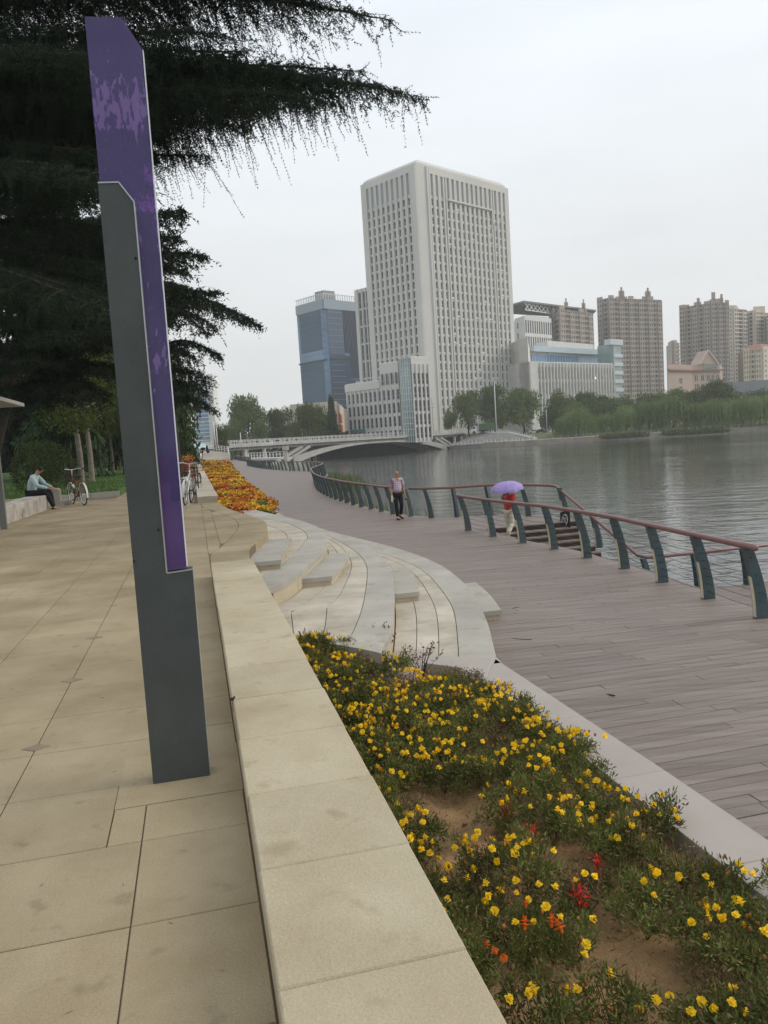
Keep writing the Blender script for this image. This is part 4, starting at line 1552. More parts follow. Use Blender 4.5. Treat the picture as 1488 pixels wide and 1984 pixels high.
def person(label, loc, rz, J, shirt_m, trouser_m, shoe_m, hair=None, long_sleeve=False, tilt=(0, 0), bald=False, female=False, scale=1.0, hem_drop=0.0):
    """J: joints (x forward, y left, z up) in metres for a 1.7 m adult"""
    t = thing('person', label, 'person', loc, rz, scale=(scale,) * 3)
    g = lambda k: Vector(J[k])
    pel, che, nk, hd = g('pelvis'), g('chest'), g('neck'), g('head')
    mid = (pel + che) / 2
    V, E, Rr = [], [], []
    def add(p, r, par=None):
        V.append(Vector(p)); Rr.append(r)
        if par is not None: E.append((par, len(V) - 1))
        return len(V) - 1
    i_p = add(pel, (.13, .105))
    i_m = add(mid, (.125, .10), i_p)
    i_c = add(che, (.145, .11), i_m)
    i_n = add(nk, (.058, .058), i_c)
    i_n2 = add(nk + (hd - nk) * 0.35, (.055, .058), i_n)
    i_h = add(hd, (.078, .092), i_n2)
    add(hd + (hd - nk).normalized() * 0.085, (.062, .075), i_h)
    fwd = Vector(J.get('look', (1, 0, 0))).normalized()
    for s, k in ((1, 'L'), (-1, 'R')):
        sh_, el, wr = g('sh' + k), g('el' + k), g('wr' + k)
        a = add(sh_, .055, i_c)
        b = add((sh_ + el) / 2, .047, a)
        c = add(el, .038, b)
        d_ = add((el + wr) / 2, .036, c)
        e = add(wr, .026, d_)
        hdv = (Vector(J['ha' + k]) if 'ha' + k in J else (wr - el)).normalized()
        palm = add(wr + hdv * 0.07, (.036, .018), e)
        sd2 = hdv.cross(Vector((0, 0, 1)))
        if sd2.length < 0.3: sd2 = Vector((1, 0, 0))
        sd2.normalize()
        for q in range(4):
            o_ = sd2 * (q - 1.5) * 0.02
            f1_ = add(wr + hdv * 0.11 + o_, .0095, palm)
            add(wr + hdv * (0.165 - 0.008 * abs(q - 1.2)) + o_ * 1.1 + Vector((0, 0, -0.008)), .0075, f1_)
        th = add(wr + hdv * 0.06 + sd2 * 0.045, .011, e)
        add(wr + hdv * 0.095 + sd2 * 0.058, .009, th)
        hip, kn, an = g('hip' + k), g('kn' + k), g('an' + k)
        a = add(hip, .088, i_p)
        b = add((hip + kn) / 2, .075, a)
        c = add(kn, .055, b)
        d_ = add(kn + (an - kn) * 0.35, .055, c)
        e = add(an, .036, d_)
        ft = Vector(J.get('ft' + k, (1, 0, 0))).normalized()
        add(an + ft * 0.13 + Vector((0, 0, -0.055)), .03, e)
    body = skinned('body', V, E, Rr, SKIN, t, 2, i_p)
    # face: eyes, nose, mouth, ears
    up = (hd - nk).normalized()
    sdv = fwd.cross(up).normalized()
    mb = MB()
    mb.ball(hd + fwd * 0.094 - up * 0.012, 0.014, 0.012, 0.022, 8, 5)
    for s in (-1, 1): mb.ball(hd + sdv * 0.08 * s - up * 0.01, 0.012, 0.012, 0.028, 8, 5)
    mb.build('nose_and_ears', SKIN, t, True)
    mb = MB()
    for s in (-1, 1): mb.ball(hd + fwd * 0.083 + sdv * 0.032 * s + up * 0.018, 0.009, 0.011, 0.007, 8, 4)
    mb.bar(hd + fwd * 0.088 - up * 0.048 - sdv * 0.022, hd + fwd * 0.088 - up * 0.048 + sdv * 0.022, 0.006, 0.007)
    mb.build('eyes_and_mouth', HAIRM, t)
    if hair is not None:
        hb = MB()
        hb.ball(hd + up * 0.035 - fwd * 0.018, 0.092, 0.088, 0.088, 14, 8)
        if female: hb.ball(hd - fwd * 0.05 - up * 0.03, 0.06, 0.075, 0.09, 12, 7)
        hb.build('hair', hair, t, True)
    # shirt
    V, E, Rr = [], [], []
    s0 = add(pel + Vector((0, 0, 0.0 - hem_drop)), (.19, .155))
    s1 = add(mid, (.175, .145), s0)
    s2 = add(che, (.185, .145), s1)
    s3 = add(nk - Vector((0, 0, 0.02)), (.07, .07), s2)
    for k in 'LR':
        sh_, el, wr = g('sh' + k), g('el' + k), g('wr' + k)
        a = add(sh_ + Vector((0, 0, .012)), .098, s2)
        b = add((sh_ + el) / 2, .080, a)
        c = add(sh_ + (el - sh_) * 0.85, .070, b)
        if long_sleeve:
            d_ = add(el, .058, c)
            d2 = add((el + wr) / 2, .052, d_)
            add(wr - (wr - el).normalized() * 0.03, .044, d2)
    sh = skinned('shirt', V, E, Rr, shirt_m, t, 2, 0)
    V, E, Rr = [], [], []
    p0 = add(pel + Vector((0, 0, 0.03)), (.145, .118))
    for k in 'LR':
        hip, kn, an = g('hip' + k), g('kn' + k), g('an' + k)
        a = add(hip, .102, p0)
        b = add((hip + kn) / 2, .092, a)
        c = add(kn, .074, b)
        d_ = add((kn + an) / 2, .072, c)
        add(an + (kn - an).normalized() * 0.02, .064, d_)
    tr = skinned('trousers', V, E, Rr, trouser_m, t, 2, 0)
    for o in (body, sh, tr): bake(o)
    for k in 'LR':
        an, ft = g('an' + k), Vector(J.get('ft' + k, (1, 0, 0))).normalized()
        q = new_obj('shoe', None, t)
        mb = MB()
        a = math.atan2(ft.y, ft.x)
        sl = math.asin(max(-1, min(1, ft.z)))
        pts = [(-0.075, .036, .03), (-0.03, .042, .035), (0.05, .045, .028), (0.13, .047, .02), (0.185, .035, .012)]
        vs, fs = [], []
        for (x, w_, h_) in pts:
            for (sy, sz) in ((-1, -1), (1, -1), (1, .3), (.6, 1), (-.6, 1), (-1, .3)):
                vs.append((x, sy * w_, sz * h_ + (0.0 if sz < 0 else h_ * .3)))
        for i in range(4):
            for j in range(6):
                fs.append((i * 6 + j, i * 6 + (j + 1) % 6, i * 6 + 6 + (j + 1) % 6, i * 6 + 6 + j))
        fs += [tuple(range(6))[::-1], tuple(range(24, 30))]
        rot = Matrix.Rotation(a, 4, 'Z') @ Matrix.Rotation(-sl, 4, 'Y')
        vs = [rot @ Vector(p) + an + Vector((0, 0, -0.055)) for p in vs]
        mb.add(vs, fs)
        bpy.data.objects.remove(q)
        mb.build('shoe', shoe_m, t, True)
    return t


PLAID = bpy.data.materials.new('plaid_shirt')
PLAID.use_nodes = True
n_, l_ = PLAID.node_tree.nodes, PLAID.node_tree.links
pbs = n_['Principled BSDF']
pbs.inputs['Roughness'].default_value = 0.85
tco = n_.new('ShaderNodeTexCoord')
wv = []
for ax, sc_ in (('Z', 30), ('Y', 26)):
    w_ = n_.new('ShaderNodeTexWave')
    w_.bands_direction = ax
    w_.inputs['Scale'].default_value = sc_ / 6
    w_.inputs['Distortion'].default_value = 0.4
    l_.new(tco.outputs['Object'], w_.inputs['Vector'])
    wv.append(w_)
am_ = n_.new('ShaderNodeMath')
am_.operation = 'MULTIPLY_ADD'
am_.inputs[1].default_value = 0.65
l_.new(wv[0].outputs['Fac'], am_.inputs[0])
am2 = n_.new('ShaderNodeMath')
am2.operation = 'MULTIPLY'
am2.inputs[1].default_value = 0.35
l_.new(wv[1].outputs['Fac'], am2.inputs[0])
l_.new(am2.outputs[0], am_.inputs[2])
mp2 = n_.new('ShaderNodeMix')
mp2.data_type = 'RGBA'
mp2.inputs['A'].default_value = (0.24, 0.15, 0.26, 1)
mp2.inputs['B'].default_value = (0.66, 0.57, 0.66, 1)
l_.new(am_.outputs[0], mp2.inputs['Factor'])
l_.new(mp2.outputs['Result'], pbs.inputs['Base Color'])

# man walking towards the camera along the boardwalk
mp_ = onz(773, 1006, DZ)
JM = dict(pelvis=(0, 0, .93), chest=(.02, 0, 1.28), neck=(.03, 0, 1.46), head=(.06, 0, 1.60), look=(1, 0.55, -.05),
          shL=(.02, .175, 1.38), elL=(-.05, .235, 1.10), wrL=(.06, .25, .87), shR=(.02, -.175, 1.38), elR=(-.02, -.235, 1.09), wrR=(.10, -.22, .86),
          hipL=(0, .09, .88), knL=(.10, .10, .48), anL=(-.10, .10, .14), hipR=(0, -.09, .88), knR=(.10, -.09, .48), anR=(.16, -.08, .085),
          ftL=(1, .15, -.35), ftR=(1, -.1, .0))
man = person('bald man in a pale purple checked shirt and black trousers walking on the boardwalk', mp_, R(-75), JM, PLAID, BLACKC, BLK, hair=None)
pp = thing('folded_paper', 'white folded paper held in the walking man\'s hand', 'paper', mp_)
rz = Matrix.Rotation(R(-75), 3, 'Z')
hw = rz @ Vector((.14, -.225, .76))
MB().box(hw.x - .05, hw.x + .0, hw.y - .05, hw.y + .04, hw.z - .12, hw.z + .1).build('sheet', WHITE, pp)

# woman with an umbrella on the stair
REDP = mat('red_blouse', (0.50, 0.03, 0.025), 0.85, 0.3, 9, spots=(14, 0.54, (0.30, 0.20, 0.16)))
CREAM = mat('cream_trousers', (0.62, 0.57, 0.46), 0.9, 0.1, 8)
def vcol(px, py, u_):
    """v of the point at promenade distance u_ seen in the column of pixel (px, py)"""
    a_, b_ = vu(ray(px, py))
    return a_ / b_ * u_


wp = S(vcol(986, 1000, 20.82), 20.82, DZ - 0.30)
JW = dict(pelvis=(0, 0, .93), chest=(.0, 0, 1.27), neck=(.02, 0, 1.45), head=(.06, 0, 1.58), look=(1, 0, -.1),
          shL=(.0, .16, 1.36), elL=(.1, .2, 1.10), wrL=(.22, .14, 1.28), shR=(.0, -.16, 1.36), elR=(-.08, -.2, 1.1), wrR=(.06, -.2, .9), haL=(0.1, 0, 1),
          hipL=(0, .085, .88), knL=(.12, .09, .48), anL=(.10, .09, .085), hipR=(0, -.085, .88), knR=(.02, -.09, .50), anR=(-.26, -.08, .20),
          ftL=(1, .0, 0), ftR=(1, 0, -.75))
wom = person('woman in a red patterned blouse and cream trousers on the stair under an umbrella', wp, SITE + R(38), JW, REDP, CREAM, mat('beige_shoe', (.25, .2, .16), .7),
             hair=HAIRM, female=True, scale=0.93, hem_drop=0.05, long_sleeve=False)
UMB = mat('lilac_umbrella', (0.40, 0.29, 0.66), 0.6, 0.08, 6, transl=0.25, col2=(0.52, 0.40, 0.76))
um = thing('umbrella', 'open lilac umbrella held by the woman in red', 'umbrella', Vector((ony(982, 940, wp.y - .05).x, wp.y - .05, -.05)), rot=(R(4), R(-7), 0.3))
mb = MB()
Ru, Hu, NP = 0.50, 0.26, 8
vs, fs = [(0, 0, 0.24)], []
rings = 5
for j in range(1, rings + 1):
    t_ = j / rings
    for k in range(NP * 2):
        a = math.pi * 2 * k / (NP * 2)
        q = Ru * math.sin(t_ * math.pi / 2 * 0.98) * (1 if k % 2 == 0 else 1 - 0.06 * t_)
        z = 0.24 - Hu * (1 - math.cos(t_ * math.pi / 2 * 0.98)) * 1.0 + (0 if k % 2 == 0 else 0.02 * t_)
        vs.append((q * math.cos(a), q * math.sin(a), z))
n2 = NP * 2
fs += [(0, 1 + k, 1 + (k + 1) % n2) for k in range(n2)]
for j in range(rings - 1):
    for k in range(n2):
        a, b = 1 + j * n2 + k, 1 + j * n2 + (k + 1) % n2
        fs.append((a, a + n2, b + n2, b))
mb.add(vs, fs)
mb.build('canopy', UMB, um)
mb = MB()
for k in range(NP):
    a = math.pi * 2 * k / NP
    pts = [(Ru * math.sin(t_ * math.pi / 2 * .98) * math.cos(a) * .995, Ru * math.sin(t_ * math.pi / 2 * .98) * math.sin(a) * .995,
            0.232 - Hu * (1 - math.cos(t_ * math.pi / 2 * .98))) for t_ in np.linspace(0, 1, 6)]
    mb.tube(pts, 0.003, 4)
mb.build('ribs', CHROME, um)
MB().tube([(0, 0, 0.29), (0, 0, -0.2)], 0.006, 6).tube([(0, 0, -0.2), (0, 0, -0.31)], 0.014, 8).build('handle', BLK, um)

# person sitting on the stone bench
BLUEC = mat('pale_blue_shirt', (0.34, 0.44, 0.46), 0.9, 0.12, 6)
hp = onz(68, 960, 0.46)
JS = dict(pelvis=(0, 0, .09), chest=(.10, 0, .42), neck=(.20, 0, .60), head=(.30, 0, .72), look=(1, 0, -.25),
          shL=(.12, .17, .53), elL=(.30, .22, .30), wrL=(.56, .10, .20), shR=(.12, -.17, .53), elR=(.30, -.23, .28), wrR=(.55, -.10, .19),
          hipL=(.02, .09, .07), knL=(.48, .12, .09), anL=(.52, .12, -.37), hipR=(.02, -.09, .07), knR=(.47, -.11, .09), anR=(.66, -.10, -.37),
          ftL=(1, .1, 0), ftR=(1, -.05, 0))
sit = person('person in a pale blue shirt and dark trousers sitting on the granite bench', (-11.45, 25.3, 0.47), R(-2), JS, BLUEC, BLACKC, BLK, hair=HAIRM, long_sleeve=True, scale=1.16)

# ------------------------------------------------------------------ buildings across the lake
T_STONE = mat('tower_stone', (0.59, 0.575, 0.545), 0.8, 0.06, 0.05, fine=0.03)
T_STONE2 = mat('tower_spandrel', (0.54, 0.53, 0.51), 0.8, 0.06, 0.05)
GL_DK = mat('window_dark', (0.035, 0.04, 0.052), 0.25, 0.6, 0.35, spec=0.6, rand=0.35)
GL_BL = mat('glass_blue', (0.085, 0.21, 0.37), 0.12, 0.35, 0.03, spec=0.9)
GL_NV = mat('glass_navy', (0.02, 0.05, 0.11), 0.15, 0.4, 0.03, spec=0.8)
GL_TQ = mat('glass_teal', (0.22, 0.31, 0.30), 0.15, 0.25, 0.08, spec=0.8)
FRAME = mat('window_frame', (0.62, 0.63, 0.62), 0.6, 0.05, 0.1)
BR1 = mat('apartment_brown', (0.27, 0.215, 0.18), 0.9, 0.08, 0.05)
BR2 = mat('apartment_brown_light', (0.36, 0.30, 0.255), 0.9, 0.08, 0.05)
PINKS = mat('pink_stone', (0.42, 0.325, 0.28), 0.9, 0.08, 0.05)
CREAMW = mat('cream_wall', (0.56, 0.50, 0.42), 0.9, 0.06, 0.05)
PURW = mat('mauve_wall', (0.17, 0.105, 0.13), 0.9, 0.06, 0.05)
YELW = mat('ochre_wall', (0.42, 0.31, 0.19), 0.9, 0.06, 0.05)
ORGW = mat('orange_wall', (0.55, 0.16, 0.06), 0.9, 0.06, 0.05)
REDS = mat('red_sign', (0.40, 0.02, 0.03), 0.6, 0.1, 1)
ROOFR = mat('roof_tile', (0.28, 0.14, 0.10), 0.85, 0.15, 0.3)
GREYB = mat('grey_block', (0.27, 0.28, 0.29), 0.85, 0.1, 0.05)
TEALS = mat('teal_sign', (0.08, 0.26, 0.23), 0.6, 0.1, 1)


def foot(z, *px):
    return [Vector((onz(x, y, z).x, onz(x, y, z).y)) for x, y in px]


class Face:
    """a wall plane from a to b (2D); s runs along it, o outwards"""

    def __init__(s, a, b, inside):
        s.a, s.b = Vector(a[:2]), Vector(b[:2])
        s.t = (s.b - s.a).normalized()
        s.L = (s.b - s.a).length
        n = Vector((s.t.y, -s.t.x))
        if (Vector(inside[:2]) - s.a).dot(n) > 0: n = -n
        s.n = n

    def p(s, q, o, z):
        v = s.a + s.t * q + s.n * o
        return (v.x, v.y, z)

    def box(s, mb, q0, q1, o0, o1, z0, z1, mi=0):
        c = [s.p(q0, o0, z0), s.p(q1, o0, z0), s.p(q1, o1, z0), s.p(q0, o1, z0), s.p(q0, o0, z1), s.p(q1, o0, z1), s.p(q1, o1, z1), s.p(q0, o1, z1)]
        mb.add(c, [(0, 3, 2, 1), (4, 5, 6, 7), (0, 1, 5, 4), (1, 2, 6, 5), (2, 3, 7, 6), (3, 0, 4, 7)], mi)

    def rz(s): return math.atan2(s.t.y, s.t.x)


def windows(face, qs, zs, w, h, o, parent, m, single=False, name='window', frame=True, openp=0.0, rg=random.Random(1), mull=True):
    """recessed-looking window units: dark pane with slim frame and transom"""
    def unit(mb, f):
        f(mb, -w / 2, w / 2, 0.0, 0.06, 0, h, 0)
        if frame:
            t_ = min(0.09, w * 0.06)
            f(mb, -w / 2, -w / 2 + t_, 0.061, 0.12, 0, h, 1)
            f(mb, w / 2 - t_, w / 2, 0.061, 0.12, 0, h, 1)
            if mull: f(mb, -w / 2 + t_, w / 2 - t_, 0.061, 0.11, h * 0.36, h * 0.36 + t_, 1)
    if single:
        mb = MB()
        def f(mb_, a, b, c, d, e, g, mi): mb_.box(a, b, -d, -c, e, g, mi)
        unit(mb, f)
        me = mb.mesh(name, [m, FRAME])
        r = math.atan2(face.t.y, face.t.x)
        flip = Vector((face.t.y, -face.t.x)).dot(face.n) < 0
        for q in qs:
            for z in zs:
                p = face.p(q, o, z)
                new_obj(name, me, parent, p, r + (math.pi if flip else 0))
    else:
        mb = MB()
        for q in qs:
            for z in zs:
                def f(mb_, a, b, c, d, e, g, mi, q=q, z=z): face.box(mb_, q + a, q + b, o + c, o + d, z + e, z + g, mi)
                unit(mb, f)
                if openp and rg.random() < openp:
                    hh = h * 0.34
                    mb.add([face.p(q - w / 2, o + .1, z + hh), face.p(q + w / 2, o + .1, z + hh), face.p(q + w / 2, o + .7, z + 0.1), face.p(q - w / 2, o + .7, z + .1)], [(0, 1, 2, 3)], 2)
        x = mb.build(name, [m, FRAME, mat('open_pane', (0.75, 0.78, 0.8), 0.15, 0.05, spec=0.9)], parent)
        x['kind'] = 'stuff'


def cen(pts): return sum(pts, Vector((0, 0))) / len(pts)


# --- main tower
ZT = 118.0
tw = thing('office_tower', 'tallest pale stone office tower with a tight grid of slim windows', 'tower', (0, 0, 0))
A, B_, C_, D_ = foot(ZT, (699, 348), (804, 305), (823, 310), (982, 355))
Bk = A + (D_ - C_)
ctr = cen([A, B_, C_, D_, Bk])
MB().prism([A, B_, C_, D_, D_ + (A - B_), Bk + (A - B_) * 0], 0, ZT - 2.5).build('wall', T_STONE, tw)
MB().prism([A + (ctr - A) * .03, B_ + (ctr - B_) * .03, C_ + (ctr - C_) * .03, D_ + (ctr - D_) * .03, (D_ + A - B_) + (ctr - D_ - A + B_) * .03, Bk + (ctr - Bk) * .03], ZT - 2.49, ZT, c=1.5).build('parapet', T_STONE, tw)
FL = Face(B_, A, ctr)
FR = Face(C_, D_, ctr)
FR_DIR = (D_ - C_).normalized()
PITCHZ = 3.86
zs = [11 + PITCHZ * k for k in range(24)]
top = zs[-1] + PITCHZ
for face, n, q0, q1, gapw, nm in ((FL, 9, 0.13, 0.87, 0, 'L'), (FR, 16, 0.05, 0.93, 1, 'R')):
    L_ = face.L
    if gapw:
        raw = [0, 1, 2] + [3.25 + k for k in range(10)] + [13.5, 14.5, 15.5]
        qs = [L_ * (q0 + (q1 - q0) * (r / 15.5)) for r in raw]
        bay = L_ * (q1 - q0) / 15.5
    else:
        qs = [L_ * (q0 + (q1 - q0) * k / 8) for k in range(n)]
        bay = L_ * (q1 - q0) / 8
    ww = bay * 0.48
    pier = MB()
    for q in qs: 
        for s in (-1, 1):
            face.box(pier, q + s * bay * .37 - bay * .115, q + s * bay * .37 + bay * .115, 0.0, 0.75, 5, top + 9.0)
    face.box(pier, qs[0] - bay * 2.2 if qs[0] > bay * 2.2 else 0.1, qs[0] - bay * .49, 0, 0.62, 0.2, ZT - 2.6)
    face.box(pier, qs[-1] + bay * .49, L_ - 0.1, 0, 0.62, 0.2, ZT - 2.6)
    face.box(pier, qs[0] - bay * .5, qs[-1] + bay * .5, 0, 0.72, top + 9.02, ZT - 2.7)
    pier.build('pier', T_STONE, tw)
    sp = MB()
    for q in qs:
        for z in zs + [top]:
            face.box(sp, q - bay * .25, q + bay * .25, 0, 0.38, z - 1.05, z)
    o_ = sp.build('spandrel', T_STONE2, tw)
    o_['kind'] = 'stuff'
    if nm == 'L':
        windows(face, qs, zs, ww, PITCHZ - 1.05, 0.02, tw, GL_DK, single=True)
    else:
        windows(face, qs[:3], zs, ww, PITCHZ - 1.05, 0.02, tw, GL_DK, single=True)
        windows(face, qs[3:], zs, ww, PITCHZ - 1.05, 0.02, tw, GL_DK, openp=0.12)
    # tall openings of the crown
    cw = MB()
    for q in qs: face.box(cw, q - ww / 2, q + ww / 2, 0.02, 0.1, top + 0.6, top + 8.6)
    cw.build('crown_opening', mat('crown_gap', (0.33, 0.35, 0.38), 0.5, 0.1), tw)
    if nm == 'R':
        mb = MB()
        face.box(mb, qs[3] - bay * .2, qs[12] + bay * .4, 0.76, 1.3, top - 0.6, top + 0.2)
        face.box(mb, qs[12] + bay * .2, qs[12] + bay * .45, 0.76, 1.3, top - PITCHZ * 1.6, top - .62)
        mb.build('crown_beam', T_STONE, tw)
        mb = MB()
        face.box(mb, qs[4], qs[12], 0.8, 1.4, 12, 16.5)
        mb.build('entrance_glass', GL_TQ, tw)
        mb = MB()
        face.box(mb, qs[4] - .5, qs[12] + .5, 0.8, 2.2, 16.6, 17.4)
        face.box(mb, qs[4] - .5, qs[12] + .5, 0.8, 2.2, 10.6, 11.8)
        for k in range(9): face.box(mb, qs[4] + (qs[12] - qs[4]) * k / 8 - .12, qs[4] + (qs[12] - qs[4]) * k / 8 + .12, 1.41, 1.6, 11.9, 16.5)
        mb.build('entrance_band', FRAME, tw)

# --- left wing of the tower
wg = thing('tower_annex', 'narrow stone wing with three strips of tall windows left of the tower', 'building')
AZ_ = 72.0
A, B_ = foot(AZ_, (686, 562), (712, 556))
Bx = B_ + (B_ - A) * .6
dd = Vector((14, 20))
in_ = (A + Bx) / 2 + dd
MB().prism([A, Bx, Bx + dd, A + dd], 0, AZ_, c=0.3).build('wall', T_STONE, wg)
fc = Face(A, Bx, in_)
W1 = (B_ - A).length
windows(fc, [W1 * .40, W1 * .72, W1 * .97], [23 + 8.0 * k for k in range(6)], W1 * .19, 7.2, 0.02, wg, GL_DK, single=True)
for k in (0.25, .56, .85, 1.1):
    mb = MB()
    fc.box(mb, W1 * k - W1 * .03, W1 * k + W1 * .03, 0, 0.5, 17, AZ_ - .1)
    mb.build('pier', T_STONE, wg)

# --- stepped podium with glass stair drum
pd = thing('podium_building', 'stepped stone podium building with a glass stair tower in front of the high tower', 'building')
PZ = 22.5
A, B_ = foot(PZ, (669, 745), (736, 736))


def online(px, py, a, b):
    """point of the line ab met by the view of pixel (px, py)"""
    d_ = ray(px, py)
    t_ = b - a
    den = d_[0] * t_.y - d_[1] * t_.x
    k_ = (d_[1] * a.x - d_[0] * a.y) / den
    return a + t_ * k_


fd = (B_ - A).normalized()
perp = Vector((-fd.y, fd.x))
if perp.y < 0: perp = -perp
ll = (B_ - A).length
C1 = online(771, 715, A, B_)
lt = (C1 - A).length
BK = perp * 14
MB().prism([A, B_, B_ + BK, A + BK], 0, PZ, c=0.2).build('wall', T_STONE, pd)
MB().prism([B_ + fd * .01, C1, C1 + BK, B_ + fd * .01 + BK], 0, PZ + 5.6, c=0.2).build('upper_wall', T_STONE, pd)
f1_ = Face(A, C1, A + perp * 5 + fd)
nb = 12
qs = [lt * (k + .6) / nb for k in range(nb)]
bay_ = lt / nb
for q in qs:
    mb = MB()
    f1_.box(mb, q - bay_ * .42, q - bay_ * .16, 0, .4, .5, PZ - 3)
    mb.build('pier', T_STONE, pd)
mb = MB()
f1_.box(mb, 0, ll, 0.0, .45, PZ - 2.9, PZ - .2)
mb.build('cornice', T_STONE, pd)
windows(f1_, [q + bay_ * .15 for q in qs], [1.2, 6.0, 10.6, 15.2], bay_ * .46, 3.4, 0.02, pd, GL_DK, single=True)
windows(f1_, [q + bay_ * .15 for q in qs[8:]], [20.5], bay_ * .42, 3.8, 0.5, pd, GL_DK, single=True)
# glass drum
d0, d1 = online(773, 715, A, B_), online(795, 715, A, B_)
Rd_ = (d1 - d0).length * .5
dc = (d0 + d1) / 2 + perp * Rd_ * .5
mb = MB()
mb.tube([(dc.x, dc.y, 0), (dc.x, dc.y, PZ + 6.2)], Rd_, 20)
mb.build('glass_drum', GL_TQ, pd, True)
mb = MB()
for k in range(20):
    a = 2 * math.pi * k / 20
    mb.box(dc.x + (Rd_ + .05) * math.cos(a) - .09, dc.x + (Rd_ + .05) * math.cos(a) + .09, dc.y + (Rd_ + .05) * math.sin(a) - .09, dc.y + (Rd_ + .05) * math.sin(a) + .09, 0, PZ + 6.5)
for k in range(15):
    ring = [(dc.x + (Rd_ + .06) * math.cos(a), dc.y + (Rd_ + .06) * math.sin(a), 0.5 + 2.0 * k) for a in np.linspace(0, 2 * math.pi, 21)]
    mb.tube(ring, 0.1, 4, cap=False)
o_ = mb.build('mullions', FRAME, pd)
o_['kind'] = 'stuff'
# right part of the podium, turned like the right face of the tower
C2z = d1 + fd * .4
tdir = FR_DIR
q3 = online(829, 712, C2z, C2z + tdir)
MB().prism([C2z, q3, q3 - fd * 7, C2z - fd * 2 + tdir * 3], 0, PZ + 6.5, c=0.2).build('side_wall', T_STONE, pd)
f3_ = Face(C2z, q3, (C2z + q3) / 2 + perp * 8)
w3 = f3_.L
for k in range(5):
    mb = MB()
    f3_.box(mb, w3 * k / 4 - .3 + (0.3 if k == 0 else 0), w3 * k / 4 + .3 - (0.3 if k == 4 else 0), 0, .5, .5, PZ + 4)
    mb.build('side_pier', T_STONE, pd)
windows(f3_, [w3 * (k + .5) / 4 for k in range(4)], [1.5, 6.0, 10.6, 15.2, 19.8], 1.5, 3.6, 0.02, pd, GL_DK, single=True)
mb = MB()
f1_.box(mb, lt * .08, lt * .35, .5, 1.1, 4.8, 5.9)
mb.build('teal_sign', TEALS, pd)
mb = MB()
f1_.box(mb, lt * .08, lt * .42, 1.2, 1.9, .9, 2.3)
mb.build('red_sign', REDS, pd)
mb = MB()
for k in range(6): f1_.box(mb, lt * (.11 + k * .05), lt * (.14 + k * .05), 1.91, 1.95, 1.2, 2.0)
mb.build('sign_characters', WHITE, pd)

# --- blue glass tower
bt = thing('glass_tower', 'blue glass office tower with dark vertical fins left of the stone tower', 'tower')
BZ = 88.0
A, B_, C_ = foot(BZ, (573, 584), (625, 569), (698, 577))
ctr = (A + C_) / 2
D_ = A + C_ - B_
ch = 3.0
B1, B2 = B_ + (A - B_).normalized() * ch, B_ + (C_ - B_).normalized() * ch
MB().prism([A, B1, B2, C_, D_], 0, BZ - 3, c=0).build('wall', GL_BL, bt)
FL, FR = Face(B_, A, ctr), Face(B_, C_, ctr)
mb = MB()
n = 22
for k in range(n):
    q = ch + (FL.L - ch) * (k + .5) / n
    FL.box(mb, q - .2, q + .2, 0, .16, 3, BZ * .56)
    if k < n - 2: FL.box(mb, q - .2, q + .2, 0, .16, BZ * .64, BZ - 9)
for k in range(14):
    q = ch + (FR.L - ch) * (.42 + .58 * (k + .5) / 14)
    FR.box(mb, q - .3, q + .3, 0, .5, BZ * .45 if k > 3 else BZ * .62, BZ - 7)
x = mb.build('fin', mat('fin_dark', (0.035, 0.055, 0.085), 0.5, 0.1), bt)
mb = MB()
FR.box(mb, ch * .6, FR.L * .98, 0.01, .3, 2, BZ * .44)
FR.box(mb, ch * .6, FR.L * .62, 0.01, .32, BZ * .441, BZ * .60)
FR.box(mb, ch * .6, FR.L * .47, 0.01, .34, BZ * .601, BZ - 9)
mb.build('dark_glass', GL_NV, bt)
mb = MB()
for k in range(23):
    z = 3 + k * 3.4
    FL.box(mb, 0, FL.L, 0.0, .08, z, z + .35)
    if z < BZ * .9: FR.box(mb, ch, FR.L * .46, .345, .4, z, z + .3)
mb.build('floor_line', mat('floor_line', (0.13, 0.19, 0.25), 0.4, 0.1), bt)
mb = MB()
FL.box(mb, -.3, FL.L + .2, .55, .9, BZ * .565, BZ * .575)
FR.box(mb, ch, FR.L * .6, .5, .9, BZ * .575, BZ * .583)
mb.build('ledge', mat('ledge_dark', (0.03, 0.04, 0.06), 0.6), bt)
mb = MB()
FL.box(mb, 0, FL.L, 0, .6, BZ - 8.5, BZ - 3)
FR.box(mb, 0, FR.L, 0, .6, BZ - 8.5, BZ - 3)
mb.build('crown_band', mat('crown_band', (0.28, 0.34, 0.39), 0.4, 0.1), bt)
mb = MB()
for F_ in (FL, FR):
    for k in range(16): F_.box(mb, F_.L * k / 16, F_.L * k / 16 + .35, 0.1, .5, BZ - 2.99, BZ)
    F_.box(mb, 0, F_.L, .1, .5, BZ - .5 + .51, BZ + .4)
mb.build('roof_screen', FRAME, bt)
MB().prism([B_ + (ctr - B_) * .15, B_ + (A - B_) * .3 + (ctr - B_) * .1, ctr, B_ + (C_ - B_) * .3 + (ctr - B_) * .1], BZ - 3, BZ + 2.5).build('roof_house', GREYB, bt)
mb = MB()
rr = random.Random(4)
for z in (BZ * .41, BZ * .36, BZ * .27, BZ * .24, BZ * .20):
    for k in range(5):
        if rr.random() < .6:
            q = FR.L * (.72 + .05 * k)
            FR.box(mb, q, q + .9, .31, .5, z, z + 1.6)
mb.build('white_pane', WHITE, bt)  # plain white panes scattered at random over the right face

